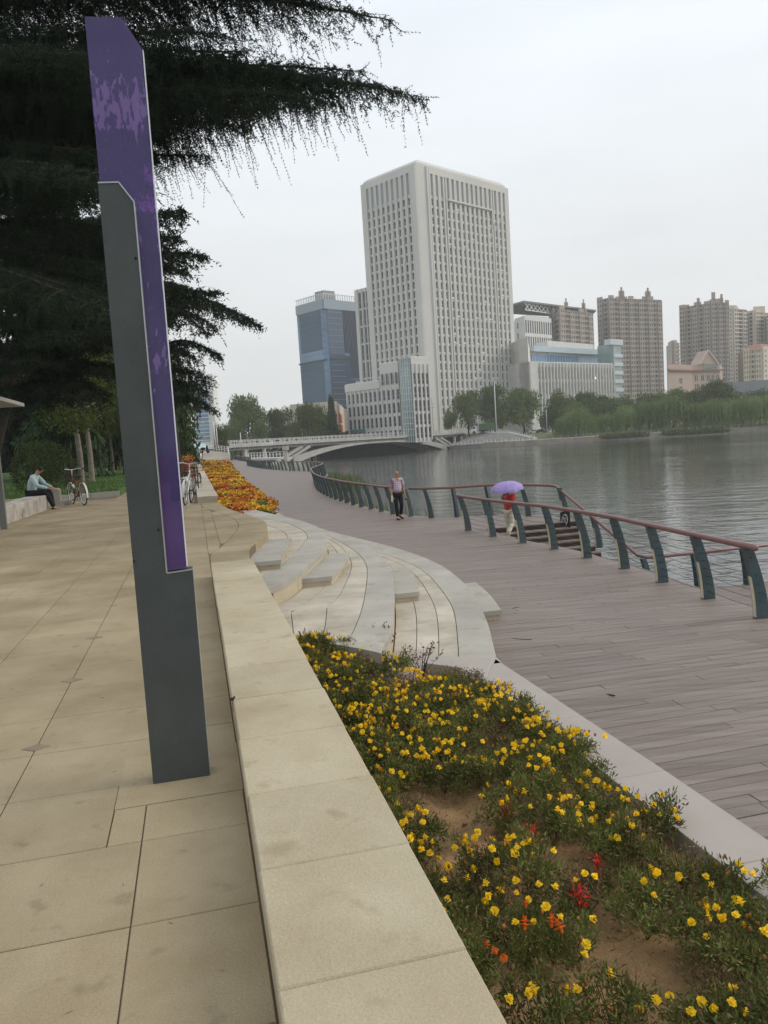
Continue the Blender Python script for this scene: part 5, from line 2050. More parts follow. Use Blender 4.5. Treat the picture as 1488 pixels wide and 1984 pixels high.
# --- low cream and orange building
ob = thing('low_building', 'low cream building with orange panels at the foot of the glass tower', 'building')
OZ = 16
A, B_, C_ = foot(OZ, (561, 784), (651, 777), (668, 792))
B2 = foot(OZ, (640, 778))[0]
pb_ = Vector((4, 22))
MB().prism([A, B_, C_, C_ + pb_, A + pb_], 0, OZ).build('wall', CREAMW, ob)
F_ = Face(A, B_, A + pb_ + (B_ - A) * .5)
for z in (1.5, 5.5, 9.3):
    mb = MB()
    F_.box(mb, F_.L * .72, F_.L * .86, 0, .3, z, z + 2.2)
    mb.build('window', GL_DK, ob)
mb = MB()
for z in (1, 9.0): F_.box(mb, F_.L * .87, F_.L * .995, 0, .35, z, z + 3.6)
F_.box(mb, F_.L * .3, F_.L * .7, 0, .35, 0, 3)
mb.build('orange_panel', ORGW, ob)
F2 = Face(B_, C_, A + pb_)
mb = MB()
for z in (1.2, 5.2, 9.2): F2.box(mb, F2.L * .15, F2.L * .5, 0, .3, z, z + 3)
mb.build('side_panel', ORGW, ob)
fa, fb = foot(OZ + 2, (535, 794), (562, 783))
MB().prism([fa, fb, fb + pb_, fa + pb_], 0, OZ - 3).build('side_block', CONC, ob)

# --- white office with blue glass top storey
wo = thing('white_office', 'long white office block with a sloping blue glass top storey', 'building')
WZ = 33.0
A, B_, C_ = foot(WZ, (993, 694), (1024, 700), (1187, 704))
A0 = A
pb_ = (A - B_)
pb_ = pb_.normalized() * 26 if pb_.y > 0 else Vector((-10, 26))
MB().prism([B_, C_, C_ + pb_, B_ + pb_], 0, WZ).build('wall', CONC, wo)
F_ = Face(B_, C_, B_ + pb_ + (C_ - B_) * .5)
n = 25
mb = MB()
for k in range(n + 1):
    q = F_.L * (.08 + .92 * k / n)
    F_.box(mb, q - .32, min(q + .32, F_.L), 0, .9, 0, WZ - .5)
F_.box(mb, 0, F_.L * .08, 0, .9, 0, WZ - .2)
mb.build('fin', CONC, wo)
qs = [F_.L * (.08 + .92 * (k + .5) / n) for k in range(n)]
windows(F_, qs, [3, 10.5, 18, 25], F_.L * .92 / n * .5, 5.6, 0.02, wo, GL_DK, openp=0.05)
# upper set-back volume with ribbon glazing
U0, U1, U2 = foot(WZ + 12.5, (1005, 668), (1026, 671), (1180, 680))
up_dir = pb_
MB().prism([U1 - (U2 - U1).normalized() * 0.5, U2, U2 + pb_ * .8, U1 + pb_ * .8], WZ, WZ + 11).build('upper_storey', CONC, wo)
F3 = Face(U1, U2, U1 + pb_)
mb = MB()
F3.box(mb, F3.L * .01, F3.L * .97, 0, .5, WZ + 3.5, WZ + 8.2)
mb.build('ribbon_glass', GL_BL, wo)
mb = MB()
F3.box(mb, -0.5, F3.L + .5, 0, 3.0, WZ + 9.6, WZ + 12.5)
F3.box(mb, 0, F3.L, 0, 2.2, WZ + .6, WZ + 3.2)
mb.build('eave', mat('pale_blue_metal', (0.42, 0.50, 0.55), 0.5, 0.06, 0.1), wo)
mb = MB()
for k in range(30): F3.box(mb, F3.L * (k + .5) / 31, F3.L * (k + .5) / 31 + .15, .51, .6, WZ + 3.5, WZ + 8.2)
mb.build('mullion', FRAME, wo)
bl0, bl1 = foot(WZ + 11, (996, 668), (1004, 668))
MB().prism([bl0, U1, B_, B_ + pb_ * .3, bl0 + pb_ * .5], 0, WZ + 10.8).build('blank_wall', CONC, wo)
g0, g1 = foot(WZ + 14, (1188, 661), (1203, 662))
g2 = g1 + pb_ * .5
MB().prism([g0, g1, g2, g0 + pb_ * .5], 0, WZ + 13).build('stair_glass', GL_TQ, wo)
Fg = Face(g0, g1, g2 + (g0 - g1))
mb = MB()
for k in range(9): Fg.box(mb, -.3, Fg.L + .3, 0, .7, 1.5 + 4.6 * k, 3.4 + 4.6 * k)
Fg.box(mb, -4, Fg.L + .6, -3, .9, WZ + 12, WZ + 15)
mb.build('band', mat('pale_metal', (0.52, 0.57, 0.6), 0.5, 0.05, 0.1), wo)
r0_, r1_ = foot(WZ + 17, (1060, 656), (1150, 664))
MB().prism([r0_, r1_, r1_ + pb_ * .4, r0_ + pb_ * .4], WZ + 9, WZ + 16).build('roof_house', CONC, wo)

# --- building with a wide flat canopy roof
cb = thing('canopy_building', 'grey and white office under a wide overhanging flat roof', 'building')
CZ = 78
A, B_, C_ = foot(CZ, (994, 588), (1015, 582), (1155, 600))
dd = Vector((4, 34))
mid_ = cen([A, B_, C_]) + dd * .5
MB().prism([A, B_, C_, C_ + dd, A + dd], CZ - 1.0, CZ, c=.2).build('roof', mat('roof_grey', (0.2, 0.2, 0.2), 0.7), cb)
sh_ = lambda p, k: p + (mid_ - p) * k
MB().prism([sh_(A, .12), sh_(B_, .12), sh_(C_, .18), sh_(C_ + dd, .2), sh_(A + dd, .2)], 0, CZ - 8).build('wall', GREYB, cb)
tr = MB()
P0, P1 = sh_(B_, .05), sh_(C_, .35)
for k in range(14):
    a, b = P0 + (P1 - P0) * k / 14, P0 + (P1 - P0) * (k + 1) / 14
    tr.bar((a.x, a.y, CZ - 1.2), (b.x, b.y, CZ - 5), .4, .4).bar((a.x, a.y, CZ - 5), (b.x, b.y, CZ - 1.2), .4, .4)
tr.bar((P0.x, P0.y, CZ - 5.2), (P1.x, P1.y, CZ - 5.2), .5, .5)
tr.build('roof_truss', FRAME, cb)
w0, w1, w2 = foot(66, (998, 617), (1016, 611), (1068, 617))
MB().prism([w0, w1, w2, w2 + dd * .6, w0 + dd * .6], 0, 66, c=.2).build('white_block', CONC, cb)
Fw = Face(w1, w2, w0 + dd)
mb = MB()
for z in (34, 47.5, 56.5):
    for k in range(12): Fw.box(mb, Fw.L * (k + .25) / 12, Fw.L * (k + .75) / 12, 0.02, .1, z, z + 7)
x = mb.build('window', GL_DK, cb)
x['kind'] = 'stuff'
Fw2 = Face(w0, w1, w2 + dd)
windows(Fw2, [Fw2.L * .25], [30 + 6 * k for k in range(6)], 1.6, 3.2, 0.02, cb, GL_DK)


# --- apartment towers
def apartments(label, z, px, depth, m_wall, m_bay, floors, bays, base_frac=0.0, crest=None, side=True, cols=(GL_DK,), pitch=None, winw=0.34):
    t = thing('apartment_tower', label, 'apartment block')
    P_ = foot(z, *px)
    dd_ = Vector(depth)
    inn = cen(P_) + dd_ * .5
    MB().prism(P_ + [P_[-1] + dd_, P_[0] + dd_], 0, z).build('wall', m_wall, t)
    ph = z / floors
    seg_i = 0
    for i in range(len(P_) - 1):
        F_ = Face(P_[i], P_[i + 1], inn)
        nb_ = bays[i]
        if nb_ == 0: continue
        wb_ = F_.L / nb_
        bm = MB()
        for k in range(nb_):
            if k % 2 == 0:
                F_.box(bm, wb_ * k + wb_ * .04, wb_ * (k + 1) - wb_ * .04, 0, 1.0, 0, z - ph * (0.4 if k % 4 else -0.5))
        bm.build('bay', m_bay, t)
        w = wb_ * winw
        zz = [ph * (j + .35) for j in range(1, floors)]
        windows(F_, [wb_ * (k + .3) for k in range(0, nb_, 2)] + [wb_ * (k + .72) for k in range(0, nb_, 2)], zz, w * .8, ph * .5, 1.02, t, cols[0], mull=False)
        windows(F_, [wb_ * (k + .5) for k in range(1, nb_, 2)], zz, w * 1.3, ph * .55, 0.02, t, cols[-1], mull=False)
        lm = MB()
        for k in range(1, nb_, 2):
            for zq in zz: F_.box(lm, wb_ * k + wb_ * .03, wb_ * (k + 1) - wb_ * .03, 0, .75, zq - ph * .38, zq - ph * .1)
        if len(lm.v):
            x_ = lm.build('balcony', m_bay, t)
            x_['kind'] = 'stuff'
    if crest:
        for (s0, s1, h_) in crest:
            a_, b_ = P_[0] + (P_[-1] - P_[0]) * s0, P_[0] + (P_[-1] - P_[0]) * s1
            off = (inn - cen(P_)) * .25
            MB().prism([a_ + off, b_ + off, b_ + off * 2.2, a_ + off * 2.2], z, z + h_).build('roof_turret', m_bay, t)
    return t


crest2 = [(.28, .46, 3.0), (.33, .42, 7), (.36, .39, 9.5), (.70, .88, 3.0), (.75, .84, 6.5), (.78, .81, 9), (.02, .1, 1.5)]
apartments('brown apartment tower half hidden behind the white office', 74, ((1066, 606), (1082, 598), (1147, 606)), (6, 20), BR1, BR2, 24, (2, 7), crest=crest2)
apartments('broad brown apartment tower standing alone right of the white office', 88, ((1158, 582), (1178, 577), (1281, 581)), (6, 22), BR1, BR2, 27, (2, 11), crest=crest2)
apartments('brown apartment tower with turrets behind the pink classical building', 86, ((1316, 596), (1376, 587), (1411, 586)), (10, 22), BR1, BR2, 27, (5, 5),
           crest=[(.3, .45, 3), (.36, .42, 6), (.02, .2, 2), (.62, .9, 4), (.66, .74, 9), (.84, .89, 7)])
apartments('small distant grey apartment block left of the turreted tower', 74, ((1296, 668), (1304, 663), (1316, 664)), (3, 15), GREYB, BR2, 20, (1, 2), crest=[(.3, .7, 3)])
apartments('slim cream apartment tower with a mauve stripe', 90, ((1411, 600), (1420, 598), (1446, 600)), (6, 20), PURW, CREAMW, 28, (1, 3), crest=[(.0, .5, 4)])
apartments('cream and mauve apartment tower near the right edge', 88, ((1444, 608), (1462, 604), (1488, 606)), (6, 20), YELW, CREAMW, 28, (1, 3), crest=[(.4, .9, 6)])
apartments('cream apartment tower at the very right edge of the view', 84, ((1487, 611), (1500, 607), (1530, 608)), (6, 20), PURW, CREAMW, 27, (1, 3), crest=[(.2, .6, 6)])
ap = apartments('lower ochre and cream apartment block with a tiled roof', 50, ((1440, 680), (1476, 676), (1520, 680)), (6, 22), YELW, CREAMW, 14, (3, 3), winw=.2)
P_ = foot(50, (1438, 681), (1476, 677), (1522, 681))
inn = cen(P_) + Vector((3, 11))
mb = MB()
q_ = [P_[0], P_[1], P_[2], P_[2] + Vector((6, 22)), P_[0] + Vector((6, 22))]
vs = [(p.x, p.y, 50.1) for p in q_] + [(inn.x + (p.x - inn.x) * .6, inn.y + (p.y - inn.y) * .6, 55) for p in q_]
mb.add(vs, [(i, (i + 1) % 5, 5 + (i + 1) % 5, 5 + i) for i in range(5)] + [(5, 6, 7, 8, 9), (4, 3, 2, 1, 0)])
mb.build('roof', ROOFR, ap)

# --- pink classical building
pk = thing('classical_building', 'pink stone classical building with a triangular pediment', 'building')
KZ = 29.0
A, B_, C_ = foot(KZ, (1294, 705), (1341, 707), (1395, 706))
dd = Vector((10, 20))
MB().prism([A, B_, C_, C_ + dd, A + dd], 0, KZ).build('wall', PINKS, pk)
inn = cen([A, B_, C_]) + dd * .5
mb = MB()
for F_ in (Face(A, B_, inn), Face(B_, C_, inn)):
    F_.box(mb, -.5, F_.L + .5, 0, 1.0, KZ - 3.2, KZ - 2.4)
    F_.box(mb, -.3, F_.L + .3, 0, .6, KZ - 14, KZ - 13.4)
mb.build('cornice', mat('cornice_red', (0.30, 0.16, 0.13), 0.9), pk)
F_ = Face(B_, C_, inn)
windows(F_, [F_.L * k for k in (.1, .17, .33, .39, .53, .59, .70, .76, .87, .93)], [KZ - 8, KZ - 12.2, KZ - 17.5, KZ - 22], F_.L * .035, 2.8, .02, pk, GL_DK, single=True, mull=False)
F4 = Face(A, B_, inn)
windows(F4, [F4.L * .5], [KZ - 9, KZ - 13, KZ - 17.5, KZ - 22], 3.2, 2.4, .02, pk, GL_DK, single=True)
mb = MB()
a, b, c = F_.p(F_.L * .25, .3, KZ), F_.p(F_.L * .92, .3, KZ), F_.p(F_.L * .56, .3, KZ + 7)
a2, b2, c2 = F_.p(F_.L * .25, -6, KZ), F_.p(F_.L * .92, -6, KZ), F_.p(F_.L * .56, -6, KZ + 7)
mb.add([a, b, c, a2, b2, c2], [(0, 1, 2), (5, 4, 3), (0, 3, 4, 1), (1, 4, 5, 2), (2, 5, 3, 0)])
mb.build('pediment', PINKS, pk)
mb = MB()
mb.bar((a[0], a[1], a[2]), c, .8, .8).bar(c, b, .8, .8)
mb.build('pediment_trim', mat('trim_pink', (0.5, 0.4, 0.36), 0.9), pk)
mb = MB()
F_.box(mb, F_.L * .33, F_.L * .37, 1.05, 1.3, KZ - 3, KZ + .5)
for k in range(6): F_.box(mb, F_.L * (.44 + .07 * k), F_.L * (.475 + .07 * k), 1.05, 1.3, KZ - 2.2, KZ - 1.0)
mb.build('sign_characters', TEALS, pk)

# --- low grey block, far left tower
gb = thing('grey_warehouse', 'low flat grey building above the willows at the right edge', 'building')
A, B_ = foot(16, (1413, 741), (1500, 735))
MB().prism([A, B_, B_ + Vector((6, 20)), A + Vector((6, 20))], 0, 16).build('wall', GREYB, gb)
F_ = Face(A, B_, A + Vector((20, 20)))
windows(F_, [F_.L * k for k in (.2, .45, .7)], [7.5], 3.5, 2.2, .02, gb, GL_DK, single=True)
ft_ = thing('distant_tower', 'distant slim glass and white tower above the conifers at the left', 'tower')
A, B_, C_ = foot(68, (370, 742), (398, 741), (411, 736))
dd = Vector((0, 20))
MB().prism([A, B_, B_ + dd, A + dd], 0, 70).build('glass_wall', GL_BL, ft_)
MB().prism([B_ + Vector((.1, 0)), C_, C_ + dd, B_ + dd + Vector((.1, 0))], 0, 74).build('white_wall', WHITE, ft_)
F_ = Face(A, B_, A + dd + Vector((5, 0)))
mb = MB()
for k in range(18): F_.box(mb, 0, F_.L, .01, .4, 4 + 3.7 * k, 4.7 + 3.7 * k)
mb.build('floor_line', FRAME, ft_)
A2, B2 = foot(76, (378, 728), (396, 724))
MB().prism([A2, B2, B2 + dd * .5, A2 + dd * .5], 60, 80).build('roof_house', WHITE, ft_)
mb = MB()
mb.tube([(A2.x, A2.y, 80), (A2.x, A2.y, 90)], .4, 5)
mb.build('mast', GREYB, ft_)
F_ = Face(B_, C_, A + dd)
windows(F_, [F_.L * .8], [5 + 3.7 * k for k in range(18)], 1.4, 2.0, .02, ft_, GL_DK)

# ------------------------------------------------------------------ bridge
CONC_B = mat('bridge_concrete', (0.40, 0.39, 0.36), 0.85, 0.15, 0.3, fine=.06)
br = thing('footbridge', 'long pale concrete arch bridge with white railings over the lake', 'bridge')
L0 = Vector((-20.5, 224)) * 1.0
bd = Vector((.6, .8))
bn = Vector((-.8, .6))
ZD = 2.45
GF = 1.0


def bp(t, o, z):
    v = L0 + bd * t + bn * o
    return (v.x, v.y, z)


def bbox(mb, t0, t1, o0, o1, z0, z1, mi=0):
    c = [bp(t0, o0, z0), bp(t1, o0, z0), bp(t1, o1, z0), bp(t0, o1, z0), bp(t0, o0, z1), bp(t1, o0, z1), bp(t1, o1, z1), bp(t0, o1, z1)]
    mb.add(c, [(0, 3, 2, 1), (4, 5, 6, 7), (0, 1, 5, 4), (1, 2, 6, 5), (2, 3, 7, 6), (3, 0, 4, 7)], mi)


BW = 12.0
mb = MB()
bbox(mb, -44, 88, 0, BW, ZD - .55, ZD)
mb.build('deck', CONC_B, br)
mb = MB()
bbox(mb, -30, 84, .9, BW - .9, ZD - 1.35, ZD - .56)
mb.build('girder', mat('concrete_grey', (0.34, 0.34, 0.32), 0.85, 0.15, 0.3), br)
mb = MB()
for k in range(70):
    bbox(mb, -30 + k * 1.65, -29.7 + k * 1.65, .25, .89, ZD - .85, ZD - .56)
mb.build('bracket', CONC_B, br)
# arch ribs: two curved slabs front and back
ts = np.linspace(0, 1, 25)
for o_ in (0.6, BW - 1.4):
    mb = MB()
    vs = []
    x0, x1 = -6.0, 76.0
    for t_ in ts:
        tt = x0 + (x1 - x0) * t_
        zb = HW - 0.6 + (ZD - 1.75 - (HW - 0.6)) * (1 - abs(2 * t_ - 1) ** 2.3)
        zt = min(ZD - 1.36, zb + 0.55 + 1.5 * abs(2 * t_ - 1) ** 1.5)
        vs.append((tt, zb, zt))
    V = []
    for (tt, zb, zt) in vs:
        V += [bp(tt, o_, zb), bp(tt, o_, zt), bp(tt, o_ + .8, zb), bp(tt, o_ + .8, zt)]
    fs = []
    for i in range(len(vs) - 1):
        a, b = i * 4, i * 4 + 4
        fs += [(a, b, b + 1, a + 1), (a + 3, b + 3, b + 2, a + 2), (a + 1, b + 1, b + 3, a + 3), (a + 2, b + 2, b, a)]
    fs += [(0, 1, 3, 2), (len(vs) * 4 - 4, len(vs) * 4 - 2, len(vs) * 4 - 1, len(vs) * 4 - 3)]
    mb.add(V, fs)
    mb.build('arch_rib', CONC_B, br)
    for (ta, tb) in ((-15, -2), (-11.5, 1.5), (85, 72), (81.5, 68.5)):
        mb = MB()
        mb.bar(bp(ta, o_ + .4, HW - .5), bp(tb, o_ + .4, ZD - 1.3), .8, .8)
        mb.build('strut', CONC_B, br)
dw = thing('culvert_wall', 'dark concrete wall behind the bridge arch', 'wall')
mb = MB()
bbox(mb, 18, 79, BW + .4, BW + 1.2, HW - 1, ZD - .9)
mb.build('wall', mat('dark_concrete', (0.045, 0.05, 0.05), .8, .25, .3), dw)  # near-black concrete tone over the whole wall
for t_ in (-24, -17, 82, 87):
    for o_ in (1.0, BW - 1.6):
        c = bp(t_, o_, 0)
        MB().tube([(c[0], c[1], HW - 1), (c[0], c[1], ZD - 1.36)], .55, 8).build('pier', CREAMW, br)
for q_ab in ((88, 96, ZD - .56), (-60, -44, ZD - .02)):
    mb = MB()
    bbox(mb, q_ab[0], q_ab[1], -.5, BW + .5, HW - 1, q_ab[2])
    mb.build('abutment', BANKW, br)
for o_ in (0.12, BW - .12):
    mb = MB()
    t_ = -43.5
    k = 0
    while t_ < 87:
        bbox(mb, t_ - .09, t_ + .09, o_ - .09, o_ + .09, ZD, ZD + 1.35)
        if k % 2 == 0:
            bbox(mb, t_ + .45, t_ + .53, o_ - .03, o_ + .03, ZD + .35, ZD + 1.0)
            bbox(mb, t_ + .45, t_ + 1.5, o_ - .03, o_ + .03, ZD + .62, ZD + .70)
        t_ += 2.0
        k += 1
    for z_ in (.12, .34, .98, 1.3):
        bbox(mb, -43.5, 87, o_ - .04, o_ + .04, ZD + z_, ZD + z_ + .08)
    mb.build('balustrade', mat('balustrade_grey', (.5, .5, .49), .6, .06, 1), br)

# pier of the approach, lower walkway with rails, near bank left of the bridge
pc = onz(556, 912, HW)
k_ = 1.0
pr = thing('bridge_pier', 'cream concrete column standing in the water behind the wavy railing', 'column', (pc.x, pc.y, 0))
MB().box(-.32, .32, -.32, .32, HW - 1, ony(557, 872, pc.y).z).box(-.55, .55, -.55, .55, ony(557, 872, pc.y).z, ony(557, 864, pc.y).z).build('column', CREAMW, pr)
wk = thing('lower_walkway', 'low concrete walkway with white railing under the bridge approach', 'walkway')
zz = -0.6
q0, q1 = ony(478, 884, pc.y + 28), ony(552, 891, pc.y + 6)
q0.z = q1.z = ony(530, 889, pc.y + 8).z
mb = MB()
mb.bar(q0, q1, 3.0, .4)
mb.build('walkway_slab', CONC, wk)
mb = MB()
n = 12
for k in range(n + 1):
    p = q0 + (q1 - q0) * k / n + Vector((0, -1.4, .2))
    mb.box(p.x - .08, p.x + .08, p.y - .08, p.y + .08, p.z, p.z + 1.15)
mb.bar(q0 + Vector((0, -1.4, 1.35)), q1 + Vector((0, -1.4, 1.35)), .1, .1).bar(q0 + Vector((0, -1.4, .8)), q1 + Vector((0, -1.4, .8)), .06, .06)
mb.build('balustrade', WHITE, wk)
for k in (0.1, .5, .95):
    mb = MB()
    p = q0 + (q1 - q0) * k
    mb.box(p.x - .3, p.x + .3, p.y - .3, p.y + .3, HW - 1, p.z - .2)
    mb.build('pier', CREAMW, wk)
# approach ramp of the bridge on our side: deck-level slab to the promenade
rp_ = thing('approach_ramp', 'pale approach ramp joining the promenade to the bridge', 'ramp')
a_, b_ = Vector(bp(-44, 4, ZD)), ony(440, 872, 172)
mb = MB()
pa = Vector((a_.x, a_.y, ZD - .05))
pb2 = Vector((-34, 160, -0.9))
mid2 = (pa + pb2) / 2 + Vector((6, -6, 0))
for p, q in ((pa, mid2), (mid2, pb2)):
    mb.bar(p, q, 5.8, .3)
mb.build('ramp_slab', BANKW, rp_)
mb = MB()
for p, q in ((pa, mid2), (mid2, pb2)):
    dirv = (q - p).normalized()
    sdv = dirv.cross(Vector((0, 0, 1))).normalized()
    for s in (-2.9, 2.9):
        n = max(2, int((q - p).length / 1.6))
        for k in range(n + 1):
            c = p + (q - p) * k / n + sdv * s
            mb.box(c.x - .06, c.x + .06, c.y - .06, c.y + .06, c.z + .2, c.z + 1.45)
        for h_ in (.6, 1.0, 1.42): mb.bar(p + sdv * s + Vector((0, 0, h_)), q + sdv * s + Vector((0, 0, h_)), .08, .08)
mb.build('balustrade', WHITE, rp_)
for k in range(6):
    c = pa + (pb2 - pa) * (k + .5) / 6
    MB().box(c.x - .4, c.x + .4, c.y - .4, c.y + .4, HW - 1, c.z - .3).build('pier', CONC_B, rp_)

# far right ramp with two levels of posts
rr_ = thing('lakeside_ramp', 'sloping concrete ramp with two rows of white railing posts right of the bridge', 'ramp')
a0 = ony(872, 845, 284)
a1 = ony(1042, 851, 262)
b0 = ony(872, 868, 284)
mb = MB()
hi = [ony(930, 838, 286), ony(985, 838, 276), ony(1040, 850, 262)]
lo = [ony(872, 863, 282), ony(960, 857, 270), ony(1040, 852, 261)]
for i in range(2):
    a, b, c, d = lo[i], lo[i + 1], hi[i + 1], hi[i]
    mb.add([a, b, c, d, (a.x, a.y, HW - 1), (b.x, b.y, HW - 1)], [(0, 1, 2, 3), (4, 5, 1, 0)])
mb.build('ramp_slope', mat('ramp_paving', (0.22, 0.21, 0.19), 0.9, 0.2, 0.4), rr_)
mb = MB()
for pl in (lo, hi):
    for i in range(2):
        n = 12
        for k in range(n):
            p = pl[i] + (pl[i + 1] - pl[i]) * k / n
            mb.box(p.x - .1, p.x + .1, p.y - .1, p.y + .1, p.z - .3, p.z + 1.1)
        mb.bar(pl[i] + Vector((0, 0, .1)), pl[i + 1] + Vector((0, 0, .1)), .5, .35)
mb.build('railing_post', WHITE, rr_)

# railing of small posts along the far lakeside path
fr = thing('lakeside_fence', 'thin dark post fence along the far lakeside path under the willows', 'fence')
mb = MB()
pl = offset(shore, 1.2)
for i in range(5, 13):
    a, b = Vector((*pl[i], -1.5)), Vector((*pl[i + 1], -1.5))
    n = int((b - a).length / 2.2)
    for k in range(n):
        p = a + (b - a) * k / n
        mb.box(p.x - .1, p.x + .1, p.y - .1, p.y + .1, -1.5, -.45)
    mb.bar(a + Vector((0, 0, .9)), b + Vector((0, 0, .9)), .06, .06)
mb.build('fence_post', GREYB, fr)


# ------------------------------------------------------------------ lamps, poles, vehicles on the far side
def lamp(name, label, p, h, r=.08, arm=0, group=None, m=WHITE, second=False):
    t = thing(name, label, 'street lamp', p, group=group)
    MB().tube([(0, 0, 0), (0, 0, h * .6), (0, 0, h)], [r, r * .8, r * .55], 8).build('pole', m, t, True)
    if arm:
        mb = MB().tube([(0, 0, h), (arm * .5, 0, h + .15), (arm, 0, h + .1)], r * .4, 5)
        mb.build('arm', m, t, True)
        MB().box(arm - .35 if arm > 0 else arm - .1, arm + .1 if arm > 0 else arm + .35, -.12, .12, h - .02, h + .1).build('lamp_head', m, t)
    return t


p = ony(962, 836, 276)
lamp('street_lamp', 'very tall white pole in front of the far trees, right of the bridge', p, ony(957, 738, 276).z - p.z, .22)
p = ony(1019, 835, 268)
p = ony(927, 838, 280)
lamp('street_lamp', 'short white lamp with a bent arm beside the small truck', p, ony(924, 806, 280).z - p.z, .14, arm=-1.4)
p = ony(1060, 835, 262)
lamp('street_lamp', 'slim lamp post among the willows by the far path', p, 7.2, .1)
p = ony(422, 868, 120)
lamp('street_lamp', 'white lamp post with one arm at the far left end of the walkway', p, ony(420, 824, 120).z - p.z, .12, arm=1.6)
p = ony(417, 868, 100)
lamp('street_lamp', 'thick pale pole in front of the dark conifers at the end of the path', p, ony(413, 818, 100).z - p.z, .16, arm=-1.5)
p = ony(467, 858, 210)
lamp('street_lamp', 'thin white post on the bridge approach', p, ony(464, 838, 210).z - p.z, .14)
p = ony(840, 838, 292)
ut = thing('utility_pole', 'bare wooden-looking utility pole with cross arms in front of the tower', 'pole', p)
hh = ony(837, 772, 292).z - p.z
MB().tube([(0, 0, 0), (0, 0, hh)], [.18, .1], 6).build('pole', GREYB, ut)
MB().bar((-1.2, 0, hh - 2), (1.2, 0, hh - 2), .12, .12).bar((-.9, 0, hh - 3.4), (.9, 0, hh - 3.4), .12, .12).bar((-1.0, 0, hh - 8), (6, 0, hh - 7.6), .06, .06).build('cross_arm', GREYB, ut)

tk = thing('truck', 'small white truck with a green cargo box beyond the bridge', 'truck', ony(932, 839, 284), R(-10))
MB().cbox(-1.2, 5.0, -1.1, 1.1, 1.1, 3.4, .08).build('cargo_box', mat('truck_green', (.07, .14, .06), .7), tk)
mb = MB()
extrude_xz(mb, [(-3.4, .6), (-1.3, .6), (-1.3, 2.6), (-2.6, 2.6), (-3.3, 1.7)], -1.0, 1.0)
mb.build('cab', WHITE, tk)
mb = MB()
extrude_xz(mb, [(-3.2, 1.7), (-2.62, 2.45), (-2.0, 2.45), (-2.0, 1.7)], -1.02, 1.02)
mb.build('cab_window', GL_DK, tk)
MB().box(-3.2, 5, -.9, .9, .6, 1.09).build('chassis', BLK, tk)
for x in (-2.5, 0.6, 3.6):
    for y in (-1.0, 1.0):
        MB().tube([(x, y - .12, .45), (x, y + .12, .45)], .45, 12).build('wheel', RUBBER, tk)


def car(label, loc, rz_, m):
    t = thing('parked_car', label, 'car', loc, rz_)
    mb = MB()
    prof = [(-2.1, .35), (2.15, .35), (2.2, .75), (1.9, .9), (1.1, .98), (.45, 1.42), (-.9, 1.45), (-1.6, 1.05), (-2.15, .95)]
    extrude_xz(mb, prof, -.85, .85)
    mb.build('body', m, t)
    mb = MB()
    extrude_xz(mb, [(1.0, .99), (.42, 1.37), (-.85, 1.39), (-1.4, 1.04)], -.856, .856)
    mb.build('window', GL_DK, t)
    for x in (-1.35, 1.35):
        for y in (-.85, .85):
            w = MB().tube([(x, y - .1, .33), (x, y + .1, .33)], .33, 14).build('wheel', RUBBER, t)
            MB().tube([(x, y - .105, .33), (x, y + .105, .33)], .2, 10).build('rim', CHROME, w)
    for s in (-.6, .6): MB().box(2.12, 2.22, s - .18, s + .18, .62, .76).build('headlight', WHITE, t)
    return t


p = ony(386, 879, 112)
car('pale blue parked car at the far end of the low wall', (p.x, p.y, p.z), R(-60), mat('car_blue', (.42, .52, .56), .3, .05, spec=.6))
mc = thing('motorcycle', 'dark scooter parked by the far flower bed beside the pale car', 'scooter', ony(397, 878, 104), R(-30))
mb = MB()
for x in (-.6, .6): mb.tube(circle((x, 0, .27), .22, 'y', 14), .05, 5, cap=False)
mb.build('wheel', RUBBER, mc)
MB().ball((-.3, 0, .6), .45, .16, .2).ball((.45, 0, .65), .14, .2, .4).box(-.1, .4, -.15, .15, .28, .36).build('body', BLK, mc, True)
MB().tube([(.45, 0, .9), (.4, 0, 1.05)], .03, 5).tube([(.4, -.3, 1.05), (.4, .3, 1.05)], .02, 5).build('handlebar', CHROME, mc)
cg = [(1040, 0, 'first'), (1070, 1, 'second'), (1088, 0, 'third')]
cars = [('silver car parked under the far trees, left of two others', 1018, (.5, .5, .52)), ('white car parked between the tree trunks on the far bank', 1034, (.7, .7, .7)),
        ('dark grey car parked rightmost under the far trees', 1048, (.08, .08, .09))]
for lb, x_, c_ in cars:
    p = ony(x_, 832, 292)
    car(lb, (p.x, p.y, 0.45), R(8), mat('paint_' + str(x_), c_, .35, .05, spec=.5))

ORD = ['first', 'second', 'third', 'fourth', 'fifth', 'sixth', 'seventh', 'eighth', 'ninth', 'tenth', 'eleventh', 'twelfth', 'thirteenth', 'fourteenth', 'fifteenth', 'sixteenth', 'seventeenth', 'eighteenth']
# ------------------------------------------------------------------ far trees
ROUND = [crown_mesh('crown', 100 + i, 6500, 0.075, LEAF_FAR, lobes=24, low=.12) for i in range(5)]
DARKR = [crown_mesh('crown', 170 + i, 6500, 0.08, LEAF_DK, lobes=26, low=.03) for i in range(3)]
BUSHY = [crown_mesh('crown', 150 + i, 5200, 0.085, LEAF_FAR, lobes=22, low=.02) for i in range(3)]
WILL = [crown_mesh('crown', 200 + i, 5200, 0.075, LEAF_WIL, lobes=14, kind='willow') for i in range(4)]
CONI = [crown_mesh('crown', 300 + i, 5200, 0.13, LEAF_MID, kind='conifer', aspect=0.28) for i in range(3)]
TRUNKS = [trunk_mesh(400 + i, 1.0, 0.05, BARK, 0.02) for i in range(3)]
TRUNKP = [trunk_mesh(410 + i, 1.0, 0.05, BARK_P, 0.02) for i in range(2)]


